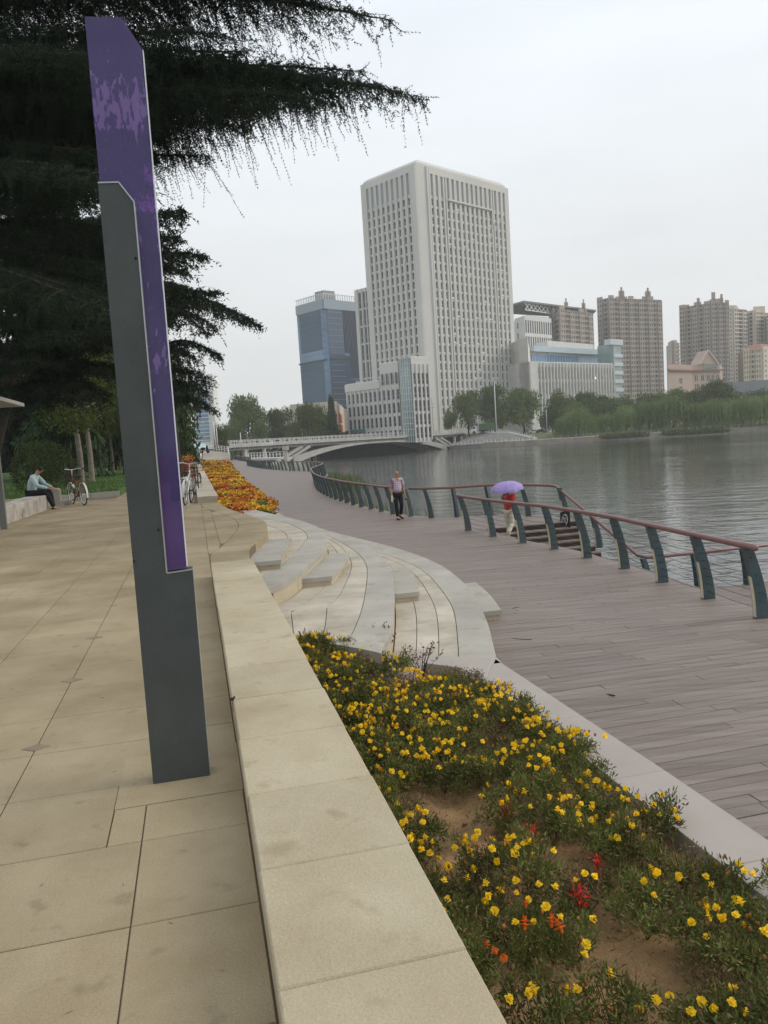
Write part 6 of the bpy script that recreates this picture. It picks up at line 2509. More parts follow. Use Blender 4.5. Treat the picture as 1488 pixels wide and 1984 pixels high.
def tree(label, kind, p, h, w, idx=0, group=None, trunk_h=0.35, crown_from=0.12, tw=1.0, rz=None):
    nm = {'dark': 'broadleaf_tree', 'bushy': 'broadleaf_tree', 'round': 'broadleaf_tree', 'willow': 'willow_tree', 'conifer': 'conifer_tree'}[kind]
    t = thing(nm, label, 'tree', p, rng.uniform(0, 6.28) if rz is None else rz, group)
    lib = {'dark': DARKR, 'round': ROUND, 'bushy': BUSHY, 'willow': WILL, 'conifer': CONI}[kind]
    c = new_obj('crown', lib[idx % len(lib)], t, (0, 0, h * crown_from))
    c.scale = (w / 2, w / 2, h * (1 - crown_from))
    tk_ = new_obj('trunk', TRUNKS[idx % 3], t)
    th = h * (0.75 if kind == 'conifer' else 0.6)
    tk_.scale = (h * .35 * tw, h * .35 * tw, th)
    return t


def far_tree(label, kind, xc, ytop, w_px, D, zb=0.5, idx=0, group=None, cf=0.12, tw=1.0):
    top = ony(xc, ytop, D)
    base = Vector((top.x, D, zb))
    # follow the true vertical
    return tree(label, kind, base, top.z - zb, w_px * D / FPX, idx, group, crown_from=cf, tw=tw)


G1 = 'trees lining the far shore of the lake'
# left group behind the bridge
far_tree('large dark conifer-like tree with a ragged top at the left end of the bridge', 'round', 477, 764, 84, 262, -1, 0, G1, .05)
far_tree('broad dark tree just right of the ragged tree behind the bridge', 'round', 540, 789, 66, 268, -1, 1, G1, .03)
far_tree('dark spreading cedar in front of the cream and orange building', 'round', 597, 778, 74, 262, -1, 2, G1, .02)
far_tree('narrow pointed conifer in front of the orange panels', 'conifer', 640, 760, 36, 258, -1, 0, G1, .02)
far_tree('medium dark tree left of the pointed conifer', 'round', 622, 785, 44, 264, -1, 3, G1, .02)
far_tree('light green willow-like tree in front of the podium building', 'willow', 737, 783, 80, 300, -1, 0, G1, .02)
far_tree('small dark tree left of the podium willow', 'round', 700, 806, 40, 296, -1, 4, G1, .02)
for k, (x, y, w_) in enumerate(((500, 812, 60), (450, 808, 50), (560, 815, 60), (427, 820, 34))):
    far_tree('low dark tree behind the bridge railing, %s of the understorey' % ORD[k], 'bushy', x, y, w_, 256 if k != 3 else 190, -1.5, k, 'understorey trees behind the bridge', .0)
for k, (x, y, w_) in enumerate(((590, 838, 46), (675, 834, 40), (660, 838, 30), (770, 824, 40), (795, 830, 24))):
    t = thing('shrub', ('low rounded shrub behind the bridge railing' if k < 3 else 'low shrub at the foot of the glass stair drum'), 'shrub',
              Vector((ony(x, y, 292).x, 292, 0.3)), group='shrubs behind the bridge')
    c = new_obj('foliage', ROUND[k % 5], t)
    c.scale = (w_ * 292 / FPX / 2, w_ * 292 / FPX / 2, max(2.0, ony(x, y, 292).z - .3))
# right group
far_tree('big dark round tree nearest the tower entrance', 'round', 904, 757, 72, 296, .5, 0, G1, .1)
far_tree('tallest dark tree right of the tower entrance', 'round', 955, 744, 70, 300, .5, 1, G1, .1)
far_tree('large tree with yellowing leaves left of the first willow', 'round', 1012, 748, 84, 290, .5, 2, G1, .14)
far_tree('dark tree behind the pair of small willows', 'round', 1068, 756, 60, 306, .5, 3, G1, .05)
far_tree('small tree with bright leaves by the tower corner', 'round', 872, 792, 36, 294, .5, 4, G1, .2)
row = [(1092, 762, 50), (1130, 756, 60), (1172, 762, 58), (1212, 762, 56), (1252, 756, 58), (1296, 752, 60), (1338, 752, 60), (1385, 732, 70), (1428, 744, 60), (1470, 750, 60), (1512, 748, 60)]
for k, (x, y, w_) in enumerate(row):
    far_tree('dark green tree, %s from the left in the back row below the buildings' % ORD[k], 'round', x, y + 2, w_ * 1.15, 296 + 9 * (k % 3), .5, k, 'back row of trees on the far bank', .0)
for k, (x, y, w_) in enumerate(((1110, 775, 50), (1155, 778, 52), (1200, 776, 54), (1240, 780, 50), (1275, 776, 50), (1420, 772, 50), (1460, 774, 50))):
    far_tree('mid green tree, %s from the left in the middle row above the lakeside path' % ORD[k], 'round', x, y, w_ * 1.1, 281 + 4 * (k % 3), .2, k + 2, 'middle row of trees on the far bank', .0)
wr = [(1092, 812, 38, 263, 'small pale willow, left one of the pair standing by the water'), (1118, 797, 62, 265, 'larger pale willow, right one of the pair standing by the water'),
      (1168, 800, 50, 268, 'willow right of the pale pair'), (1212, 788, 46, 267, 'willow in the middle of the far shore'),
      (1256, 782, 46, 266, None), (1303, 768, 62, 266, 'broad bright willow near the centre of the far right shore'), (1352, 774, 50, 264, None), (1378, 780, 50, 264, None),
      (1412, 776, 48, 262, None), (1440, 770, 46, 260, None), (1472, 764, 54, 258, None), (1510, 764, 50, 256, None)]
for k, (x, y, w_, D, lb) in enumerate(wr):
    far_tree(lb or 'plain green willow, %s from the left along the far shore' % ORD[k], 'willow', x, y - 7 - 5 * (k % 3 == 1), w_ * 1.2, D, -1.0, k, 'willows along the far right shore', .02)
# reeds along the far shore
REED = mat('reeds', (0.10, 0.115, 0.045), 0.9, 0.4, 0.5, fine=0.3)


def reed_bed(name, label, pts, h, n, seed, leaf=(0.9, .09), m=REED):
    rg = np.random.default_rng(seed)
    pts = np.array(pts, float)
    seg = rg.integers(0, len(pts) - 1, n)
    t = rg.random((n, 1))
    P = pts[seg] * (1 - t) + pts[seg + 1] * t
    P[:, :2] += rg.normal(0, 1.0, (n, 2)) * leaf[2] if len(leaf) > 2 else rg.normal(0, 1.0, (n, 2))
    D = np.tile([0, 0, 1.0], (n, 1))
    z = rg.uniform(0, 1, n)
    P[:, 2] += z * h * .5
    v, f = leaf_cloud(P, D, leaf[0], leaf[1], rg, .22)
    o = new_obj(name, np_mesh(name, v, f, m))
    tag(o, label, 'reeds', kind='stuff')


A_ = [(*p, HW) for p in (offset(shore, -1.5)[k] for k in (8, 9, 10))]
reed_bed('reeds', 'dark reed bed at the water edge below the pale willows', [ony(1170, 852, 252), ony(1250, 848, 252)], 1.6, 2600, 1, (1.3, .22))
reed_bed('reeds', 'long dark reed bed on the far right shore', [ony(1290, 846, 252), ony(1345, 843, 250), ony(1405, 840, 250)], 1.7, 4200, 2, (1.3, .22))
RG2 = mat('reeds_near', (0.11, 0.15, 0.05), 0.9, 0.35, 1.5, fine=0.3)
q = []
for u_ in (29.5, 31, 33, 35, 37.5, 40, 43):
    s_ = S(OUTV(u_) + 1.3, u_, HW)
    q.append((s_.x, s_.y, HW))
reed_bed('reeds', 'green reeds growing in the water behind the wavy railing', q, 2.5, 1500, 3, (.8, .03, .45), RG2)
q = [tuple(S(OUTV(u_) + 1.8, u_, HW)) for u_ in (64, 70, 76, 84, 92, 100)]
reed_bed('reeds', 'reeds behind the second bend of the wavy railing', q, 2.2, 2600, 4, (.9, .05, .9), RG2)

# ------------------------------------------------------------------ trees on our side
# distant hedge of trees closing the view at the left
LG = 'dark trees closing the left side of the lawn'
dist = [(-30, 66, 13, 11), (-28, 80, 12, 9), (-24, 62, 12, 8), (-20, 50, 14, 7), (-45, 96, 15, 13), (-34, 104, 17, 14), (-56, 84, 16, 14), (-66, 70, 17, 15), (-40, 76, 14, 12), (-52, 62, 15, 13), (-34, 60, 13, 9.5), (-28, 82, 14, 10),
        (-76, 60, 16, 15), (-38, 46, 13, 10), (-48, 42, 15, 13)]
dist.sort(key=lambda q_: q_[0] / q_[1])
for k, (x, y, h, w_) in enumerate(dist):
    tree('dark dense tree behind the lawn, %s from the left edge' % ORD[k], 'dark', (x, y, 0), h, w_, k, LG, crown_from=.13 if k % 2 else .17, tw=.6)
# dark understorey hedge
for k in range(8):
    x = -80 + 6.2 * k
    t = thing('hedge_shrub', 'dark hedge shrub at the back of the lawn, %s from the left' % ORD[k], 'shrub', (x, 118 - k * 1.0, 0), rng.uniform(0, 6), group='hedge at the back of the lawn')
    c = new_obj('foliage', DARKR[k % 3], t)
    c.scale = (4.4, 3.5, 4.2)
# conifers along the promenade
pr_ = [(64, -2.6, 11.8, 6.4), (74, -2.5, 11.6, 7.0), (86, -2.6, 11.2, 7.4), (102, -2.8, 10.6, 7.4), (124, -3.0, 9.8, 7.6), (150, -3.2, 9.4, 8), (60, -9.0, 11, 7)]
for k, (u_, v_, h, w_) in enumerate(pr_):
    tree('bushy conifer, %s from the near end of the row behind the purple pillars' % ORD[k], 'conifer' if k % 2 == 0 else 'bushy', S(v_, u_, 0), h, w_, k, 'row of trees along the promenade', crown_from=.04)
# pale-trunked park trees with yellow-green low leaves
PT = [(159, 936, 42.0), (179, 934, 46.5), (198, 921, 60.0), (219, 914, 72), (233, 911, 80), (244, 908, 92)]
for k, (x, y, D) in enumerate(PT):
    p = ony(x, y, D)
    p.z = LAWN_Z
    lb = ['pale-trunked park tree directly behind the red bicycle', 'second pale-trunked tree from the red bicycle', 'third pale-trunked tree on the lawn', 'fourth pale-trunked tree on the lawn',
          'fifth pale-trunked tree, close to the steel pillar', 'farthest pale-trunked tree, beside the steel pillar'][k]
    t = thing('park_tree', lb, 'tree', p, group='row of pale-trunked trees on the lawn')
    h = 8.5
    mb = MB()
    mb.tube([(0, 0, -.2), (0, 0, .15), (0.03, 0, 1.6), (-0.05, 0.02, 3.4), (-.02, 0, 6)], [.24, .17, .145, .125, .06], 9)
    for a in range(6):
        an = a * 1.05 + k
        mb.tube([(-.04, 0, 3.0 + .3 * a), (math.cos(an) * .8, math.sin(an) * .8, 3.9 + .3 * a), (math.cos(an) * 1.8, math.sin(an) * 1.8, 4.3 + .35 * a)], [.05, .035, .01], 5)
    mb.build('trunk', BARK_P, t, True)
    rg = np.random.default_rng(600 + k)
    L = [((rg.uniform(-1.6, 1.6), rg.uniform(-1.6, 1.6), rg.uniform(3.9, 8)), (1.15, 1.15, .75)) for _ in range(13)]
    L += [((rg.uniform(-1.2, 1.2), rg.uniform(-1.2, 1.2), rg.uniform(3.2, 3.9)), (.7, .7, .42)) for _ in range(5)]
    P, Dd = clump_points(rg, L, 3600)
    v, f = leaf_cloud(P, Dd * .5 + np.array([0, 0, -.3]), .19, .13, rg, .8)
    new_obj('crown', np_mesh('crown', v, f, LEAF_YG), t)
# round clipped shrub
sp_ = ony(85, 905, 40)
t = thing('round_shrub', 'large round clipped shrub behind the seated person', 'shrub', (sp_.x, 40, 0.1))
rg = np.random.default_rng(77)
P, Dd = clump_points(rg, [((0, 0, 1.0), (1.45, 1.4, 1.45)), ((.6, .1, .9), (1.0, 1, 1.1)), ((-.6, 0, .9), (1, 1, 1.2)), ((.2, -.3, 1.5), (.8, .8, .8))], 7000, shell=.85)
v, f = leaf_cloud(P, Dd, .11, .06, rg, .6)
new_obj('foliage', np_mesh('foliage', v, f, mat('shrub_leaf', (0.045, 0.062, 0.016), .85, .35, 2, fine=.3)), t)
# blue traffic sign far behind the lawn
ts_ = thing('traffic_sign', 'small blue traffic sign with a white figure seen between the pale trunks', 'sign', ony(206, 905, 66), 0)
MB().tube([(0, 0, -.3), (0, 0, 2.0)], .035, 6).build('post', WHITE, ts_)
MB().box(-.32, .32, -.03, .0, 1.6, 2.25).build('panel', mat('sign_blue', (.03, .13, .42), .5, .05), ts_)
MB().add([(-.2, -.034, 1.7), (.2, -.034, 1.7), (0, -.034, 2.1)], [(0, 1, 2)]).box(-.05, .05, -.04, -.036, 1.8, 2.0).build('symbol', WHITE, ts_)

# ------------------------------------------------------------------ cedars
rg = np.random.default_rng(12)
T1 = (-10.8, 18.2)
bg = []


def B(z, x, y, zt, **k):
    bg.append(((T1[0], T1[1], z), (x, y, zt), k))


def Bp(z, px, py, Y, **k):
    q = ony(px, py, Y)
    B(z, q.x, q.y, q.z, **k)


Bp(10.8, 752, 40, 15.5, wmax=2.0, rise=.10, thick=.10)
Bp(11.8, 700, -60, 14.5, wmax=2.0, rise=.10)
Bp(12.5, 560, -90, 15.5, wmax=2.0, rise=.10)
Bp(9.1, 822, 182, 15.0, wmax=1.9, rise=.09, thick=.12, hang=.42)
Bp(8.7, 700, 140, 16.2, wmax=1.8, rise=.09, hang=.45)
Bp(8.2, 610, 200, 14.2, wmax=1.5, rise=.10, hang=.45)
Bp(7.6, 470, 245, 15.0, wmax=1.4, rise=.10, hang=.45)
Bp(7.4, 400, 300, 16.5, wmax=1.2, rise=.08)
Bp(8.8, 760, 175, 15.6, wmax=1.5, rise=.09, hang=.5)
Bp(8.5, 640, 175, 15.2, wmax=1.6, rise=.09, hang=.6)
Bp(8.6, 560, 190, 15.8, wmax=1.7, rise=.09, hang=.65)
Bp(8.2, 520, 215, 14.4, wmax=1.4, rise=.09, hang=.55)
Bp(11.0, 640, -10, 15.0, wmax=1.8, rise=.08, hang=.5)
Bp(11.2, 520, -20, 14.6, wmax=1.8, rise=.08, hang=.55)
Bp(9.6, 480, 90, 14.6, wmax=1.5, rise=.06, hang=.4)
Bp(10.2, 430, 60, 14.8, wmax=1.6, rise=.06, hang=.5)
for k in range(26):                                            # the near side of the crown, filling the top left
    px = rg.uniform(-200, 330)
    py = rg.uniform(-250, 640)
    Y = rg.uniform(11.5, 17.5)
    z0 = 3.6 + (900 - py) / 900 * 6.8
    Bp(z0, px, py, Y, wmax=1.5, rise=.07, step=.15, sub=.14)
for k in range(7):
    px = rg.uniform(120, 330)
    py = 100 + 85 * k
    Bp(3.8 + (900 - py) / 900 * 6.0, px, py, rg.uniform(14, 18), wmax=1.3, rise=.06, step=.15, sub=.13)
cedar('cedar_tree', 'huge dark cedar whose drooping boughs cover the top left of the view', (T1[0], T1[1], 0), 17, bg, rad=.38, seed=3, step=.13, sub=.12, spacing=.034, nl=.055, nw=.018)

T2 = ony(-45, 925, 33)
T2.z = 0.1
bg = []
ax = T2.x + 3.0
for (px, py, Y, z0, kw) in ((352, 405, 26, 9.4, {}), (386, 492, 26, 8.3, {}), (340, 455, 27, 9, {}), (414, 566, 27, 7.0, dict(wmax=1.0)), (335, 548, 26, 7.4, {}), (330, 610, 29, 6.4, {}),
                            (300, 640, 26, 6.0, {}), (270, 560, 25, 7.2, {}), (220, 640, 25, 5.6, {}), (230, 720, 27, 4.9, {}), (160, 760, 26, 4.4, {}), (120, 650, 24, 5.6, {}), (90, 760, 27, 4.3, {}),
                            (60, 700, 25, 5.0, {}), (10, 780, 26, 4.4, {}), (180, 520, 24, 7.6, {}), (140, 420, 26, 9, {}), (60, 540, 24, 7.4, {}), (20, 440, 25, 9, {}), (240, 430, 27, 9.5, {}),
                            (300, 500, 28, 8.6, {}), (-20, 620, 25, 6.2, {}), (60, 330, 25, 10.5, {}), (180, 300, 27, 11.2, {}), (260, 330, 27, 11, {}),
                            (300, 260, 28, 12, {}), (100, 220, 27, 12.4, {}), (220, 180, 28, 13, {}), (20, 150, 28, 13.4, {}), (120, 60, 28, 14.6, {}), (240, 60, 28, 14.6, {}), (310, 120, 28, 13.6, {})):
    q = ony(px, py, Y)
    bg.append(((ax, T2.y, z0), (q.x, q.y, q.z), kw))
cedar('cedar_tree', 'second cedar with a leaning dark trunk behind the granite bench', tuple(T2), 18, bg, rad=.26, seed=5, step=.2, sub=.19, spacing=.08, nl=.13, nw=.045, wmax=1.8, hang=.42, fl_len=1.8,
      rise=.08, lean=(6.5, 0), group='cedars on the lawn')
T3 = ony(338, 880, 40)
T3.z = 0.1
bg = []
for (px, py, Y, z0, kw) in ((498, 630, 37, 9.2, dict(wmax=1.3, hang=.5)), (470, 622, 40, 9.0, dict(wmax=1.0, hang=.5)), (422, 688, 37, 7.0, dict(wmax=.9, hang=.45)), (395, 640, 36, 8.6, {}), (360, 560, 38, 9.8, {}), (300, 600, 36, 9, {}), (280, 700, 37, 7, {}),
                            (376, 740, 37, 5.8, {}), (240, 640, 38, 8.6, {}), (330, 520, 38, 10.6, {}), (395, 790, 38, 4.2, {}), (345, 700, 36, 6.6, {}),
                            (365, 770, 36, 4.9, {})):
    q = ony(px, py, Y)
    bg.append(((T3.x, T3.y, z0), (q.x, q.y, q.z), kw))
cedar('cedar_tree', 'third cedar with two arching boughs reaching right against the sky', tuple(T3), 12, bg, rad=.3, seed=8, step=.24, sub=.22, spacing=.09, nl=.14, nw=.05, wmax=1.6, hang=.42, fl_len=1.8,
      rise=.12, group='cedars on the lawn')

# ------------------------------------------------------------------ near flower bed
GRN1 = mat('marigold_leaf', (0.12, 0.15, 0.032), 0.75, 0.35, 9, fine=0.3, rand=0.2, transl=.15)
GRN2 = mat('marigold_leaf_dry', (0.16, 0.115, 0.05), 0.85, 0.3, 9, fine=0.3, rand=0.2)
STEMM = mat('stem', (0.09, 0.08, 0.03), 0.8, 0.3, 10)
PY = mat('petal_yellow', (0.88, 0.60, 0.01), 0.65, 0.12, 40, rand=0.12, transl=.2)
PO = mat('petal_orange', (0.75, 0.16, 0.01), 0.65, 0.15, 40, rand=0.1)
PR = mat('petal_red', (0.50, 0.012, 0.010), 0.6, 0.15, 40)
PBUD = mat('spent_bloom', (0.30, 0.13, 0.03), 0.85, 0.3, 30, rand=.3)


def flower_mesh(seed, m, r=0.025):
    """double marigold head: three rows of crinkled petals"""
    rg = random.Random(seed)
    mb = MB()
    for ring, (rr_, n, z, lift) in enumerate(((1.0, 10, 0.0, .10), (.72, 8, .006, .35), (.42, 6, .011, .7))):
        for k in range(n):
            a = 2 * math.pi * (k + rg.uniform(-.2, .2) + ring * .5) / n
            L = r * rr_ * rg.uniform(.85, 1.1)
            w = L * .42
            c, s_ = math.cos(a), math.sin(a)
            tip = r * lift * rg.uniform(.5, 1.2)
            pts = [(0, 0, z), (L * .6 * c - w * s_, L * .6 * s_ + w * c, z + tip * .7), (L * c, L * s_, z + tip * rg.uniform(.4, 1.0)), (L * .6 * c + w * s_, L * .6 * s_ - w * c, z + tip * .7)]
            mb.add(pts, [(0, 1, 2, 3)] if rg.random() < .5 else [(0, 3, 2, 1)])
    mb.ball((0, 0, -.004), r * .32, r * .32, r * .42, 6, 4)
    return mb.mesh('flower', m)


FY = [flower_mesh(i, PY, .0225) for i in range(5)]
FO = [flower_mesh(10 + i, PO, .027) for i in range(2)]


def plant_mesh(seed, n, rad, h, leafm, dry=0.12, leaf=.042):
    rg = np.random.default_rng(seed)
    L = []
    for _ in range(9):
        a, q = rg.uniform(0, 6.28), rad * math.sqrt(rg.uniform(0, .75))
        L.append(((q * math.cos(a), q * math.sin(a), h * rg.uniform(.35, .85)), (rad * .42, rad * .42, h * .28)))
    P, D = clump_points(rg, L, n, shell=.35)
    P[:, 2] = np.maximum(P[:, 2], .01)
    v, f = leaf_cloud(P, D * .7 + np.array([0, 0, .5]), leaf, leaf * .26, rg, .7)
    mi = (rg.random(len(f)) < dry).astype(int)
    # stems
    mb = MB()
    for _ in range(10):
        a, q = rg.uniform(0, 6.28), rad * rg.uniform(.3, .9)
        mb.tube([(0, 0, 0), (q * .5 * math.cos(a), q * .5 * math.sin(a), h * .5), (q * math.cos(a), q * math.sin(a), h * rg.uniform(.8, 1.1))], .0025, 3, cap=False)
    fv = np.array(mb.v)
    ff = np.array(mb.f)
    v2 = np.concatenate([v, fv])
    f2 = np.concatenate([f, ff + len(v)])
    mi2 = np.concatenate([mi, np.full(len(ff), 2)])
    return np_mesh('foliage', v2, f2, [leafm, GRN2, STEMM], mi2)


FOL = [plant_mesh(i, 1500, .18, .22, GRN1, .28, .032) for i in range(6)]
FOLD = [plant_mesh(20 + i, 800, .16, .19, GRN2, .4, .028) for i in range(3)]


def soil_at(px, py):
    v, u = zvu(px, py, SOILZ)
    return v, u


bare = [(soil_at(890, 1590), .26), (soil_at(820, 1570), .25), (soil_at(950, 1560), .2), (soil_at(1000, 1655), .2), (soil_at(880, 1310), .42), (soil_at(820, 1330), .3), (soil_at(1140, 1720), .2),
        (soil_at(1100, 1680), .2), (soil_at(1260, 1880), .24), (soil_at(980, 1960), .26), (soil_at(1060, 1900), .13), (soil_at(920, 1640), .18), (soil_at(1180, 1840), .2), (soil_at(760, 1290), .22)]
drs = random.Random(21)
placed = []
tries = 0
fcount = 0
while tries < 9000 and len(placed) < 190:
    tries += 1
    u = drs.uniform(1.0, 8.6)
    v = drs.uniform(0.74, 2.62)
    if u > 7.3 and v > 0.72 + (8.7 - u) * 1.35: continue
    # visible strip only: between wall top edge and frame
    p = S(v, u, SOILZ + .15)
    if any((v - a) ** 2 + (u - b) ** 2 < r_ * r_ for (a, b), r_ in bare): continue
    if any((v - a) ** 2 + (u - b) ** 2 < (.18 + .03 * (u < 5)) ** 2 for a, b in placed): continue
    placed.append((v, u))
NUMW = {1: 'one', 2: 'two', 3: 'three', 4: 'four', 5: 'five', 6: 'six', 8: 'eight', 9: 'nine', 11: 'eleven'}
for i, (v, u) in enumerate(placed):
    nearwall, nearkerb = v < 1.15, v > 2.25
    dryp = 0.75 if (u > 7.0 and 1.2 < v) else (0.12 if u > 4 else 0.2)
    dry = drs.random() < dryp
    zone = ('against the low wall' if v < .95 else 'near the low wall' if v < 1.25 else 'left of mid-bed' if v < 1.65 else 'right of mid-bed' if v < 2.05 else
            'near the granite kerb' if v < 2.38 else 'over the granite kerb')
    dist_ = ('nearest the camera' if u < 2.5 else 'level with the orange blooms' if u < 3.2 else 'level with the red salvias' if u < 3.9 else 'beside the bare soil patch' if u < 4.7 else
             'just beyond the bare soil patch' if u < 5.5 else 'in the dense middle' if u < 6.3 else 'near the kerb corner' if u < 7.1 else 'below the stone tiers')
    nf = 0 if dry and drs.random() < .6 else drs.choice((5, 6, 8, 9, 11)) if u > 3.9 else drs.choice((2, 3, 4, 5, 6))
    sc_ = drs.uniform(.85, 1.25)
    st_ = ('small ' if sc_ < .95 else 'large ' if sc_ > 1.15 else '') + ('withered brown plant' if dry else 'yellow marigold') + (' without blooms' if nf == 0 else ' with %s bloom%s' % (NUMW[nf], '' if nf == 1 else 's'))
    t = thing('marigold_plant', '%s %s, %s' % (st_, zone, dist_), 'flower', S(v, u, soil_z(v, u) - .01), drs.uniform(0, 6.28), 'marigold plants in the near flower bed')
    lib = FOLD if dry else FOL
    o = new_obj('foliage', lib[i % len(lib)], t, scale=(sc_, sc_, sc_ * drs.uniform(.85, 1.2)))
    # heads gather in bunches
    ca, cq = drs.uniform(0, 6.28), .07
    for k in range(nf):
        a = drs.gauss(ca, 1.5)
        q = abs(drs.gauss(.10, .055)) * sc_
        z = .235 * sc_ + drs.uniform(-.03, .035) - q * .25
        mesh_ = drs.choice(FY)
        fo_ = new_obj('flower', mesh_, t, (q * math.cos(a), q * math.sin(a), z), rot=(drs.gauss(0, .45), drs.gauss(0, .45), drs.uniform(0, 6.28)))
        s_ = drs.uniform(.8, 1.2)
        fo_.scale = (s_, s_, s_ * 1.1)
    if nf and drs.random() < .6:
        mb = MB()
        for k in range(4):
            a, q = drs.uniform(0, 6.28), drs.uniform(.04, .16)
            mb.ball((q * math.cos(a), q * math.sin(a), .21 * sc_), .009, .009, .014, 6, 4)
        x_ = mb.build('bud', PBUD, t)
        x_['kind'] = 'stuff'

# orange marigolds and red salvias
for k, (px, py, lb) in enumerate(((1018, 1832, 'single round orange marigold bloom low in the bed'), (1070, 1818, 'pair of orange marigolds right of the round orange bloom'),
                                  (945, 1875, 'small red-orange marigold next to the low wall'), (1020, 1783, 'faded orange marigold above the round orange bloom'))):
    q = onz(px, py, SOILZ + .2)
    v, u = vu(q)
    t = thing('orange_marigold', lb, 'flower', S(v, u, soil_z(v, u)), 0)
    new_obj('foliage', FOL[k], t, scale=(.55, .55, .9))
    for j in range((1, 2, 3, 1)[k]):
        new_obj('flower', FO[j % 2], t, (.035 * j, -.02 * j, .22 - .02 * j), rot=(-.5, drs.uniform(-.3, .3), j), scale=(1.25, 1.25, 1.7) if k < 2 else (.8, .8, 1.0))
for k, (px, py, lb) in enumerate(((982, 1577, 'red salvia at the edge of the bare soil patch'), (1030, 1622, 'red salvia with dark leaves in the middle of the bed'),
                                  (1157, 1661, 'small red salvia right of the dark leaved one'), (1121, 1740, 'red salvia nearest the camera'))):
    q = onz(px, py, SOILZ + .18)
    v, u = vu(q)
    t = thing('red_salvia', lb, 'flower', S(v, u, soil_z(v, u)), 0)
    new_obj('foliage', FOL[(k + 2) % 6], t, scale=(.42, .42, .62))
    rgx = np.random.default_rng(900 + k)
    n = 60
    P = np.stack([rgx.normal(0, .016, n), rgx.normal(0, .016, n), rgx.uniform(.12, .23, n)], -1)
    v_, f_x = leaf_cloud(P, np.stack([P[:, 0] * 20, P[:, 1] * 20, np.full(n, .4)], -1), .028, .012, rgx, .5)
    new_obj('flower', np_mesh('flower', v_, f_x, PR), t)

# dry shrubs by the stone tiers
DRYL = mat('dry_leaf', (0.15, 0.095, 0.065), .9, .3, 20, fine=.3)
for k, (px, py, w_, h_, lb) in enumerate(((740, 1262, .16, .42, 'small withered bush, leftmost against the grey tier'), (812, 1290, .26, .38, 'larger withered brown bush against the kerb'),
                                          (768, 1285, .14, .26, 'dark green low bush between the two withered ones'))):
    v, u = zvu(px, py, SOILZ + .1)
    u -= .12
    t = thing('dry_bush', lb, 'shrub', S(v, u, soil_z(v, u)), 0)
    rgx = np.random.default_rng(950 + k)
    mb = MB()
    tips = []
    for j in range(16):
        a = rgx.uniform(0, 6.28)
        q = w_ * rgx.uniform(.2, 1)
        tip = (q * math.cos(a), q * math.sin(a), h_ * rgx.uniform(.6, 1.05))
        mid_p = (tip[0] * .4, tip[1] * .4, tip[2] * .5)
        mb.tube([(0, 0, 0), mid_p, tip], [.005, .003, .0015], 3, cap=False)
        for t_ in np.linspace(.35, 1, 9): tips.append([mid_p[i] + (tip[i] - mid_p[i]) * t_ + rgx.normal(0, .012) for i in range(3)])
    mb.build('stem', BARK, t)
    P = np.array(tips)
    v_, f_x = leaf_cloud(P, np.tile([0, 0, .2], (len(P), 1)), .04, .018, rgx, 1.0)
    new_obj('foliage', np_mesh('foliage', v_, f_x, DRYL if k < 2 else GRN1), t)

# withered ground litter, weeds, a pebble
rgx = np.random.default_rng(31)
n = 5200
V1 = rgx.uniform(.66, 2.66, n)
U1 = rgx.uniform(.9, 8.8, n)
Zs = np.array([soil_z(a, b) for a, b in zip(V1, U1)]) + rgx.uniform(0, .05, n)
P = np.array([tuple(S(a, b, c)) for a, b, c in zip(V1, U1, Zs)])
dn = (np.sin(V1 * 5) * np.sin(U1 * 4.1) + rgx.normal(0, .5, n)) > -.25
P = P[dn]
v_, f_x = leaf_cloud(P, np.tile([0, 0, .25], (len(P), 1)), .05, .008, rgx, 1.0)
o = new_obj('plant_litter', np_mesh('plant_litter', v_, f_x, [mat('dry_straw', (.20, .15, .08), .9, .3, 15), GRN2, GRN1], rgx.integers(0, 3, len(f_x))))
tag(o, 'dry stalks and fallen leaves lying on the soil of the bed', 'plant litter', kind='stuff')
n = 900
V1, U1 = rgx.uniform(.66, 2.66, n), rgx.uniform(.9, 8.8, n)
mb = MB()
for a, b in zip(V1, U1):
    r_ = abs(rgx.normal(.009, .006)) + .004
    p = S(a, b, soil_z(a, b) + r_ * .3)
    mb.ball(tuple(p), r_, r_ * rgx.uniform(.7, 1.3), r_ * .7, 5, 3)
o = mb.build('soil_crumbs', SOIL)
tag(o, 'loose crumbs of earth on the flower bed', 'earth', kind='stuff')
v, u = zvu(1022, 1668, SOILZ + .02)
pe = MB().ball((0, 0, .015), .035, .03, .024, 10, 7).build('pebble', mat('pebble', (.27, .24, .20), .8, .15, 20), None, True, loc=S(v, u, soil_z(v, u)))
tag(pe, 'grey pebble lying in the soil beside the dark leaved salvia', 'stone')

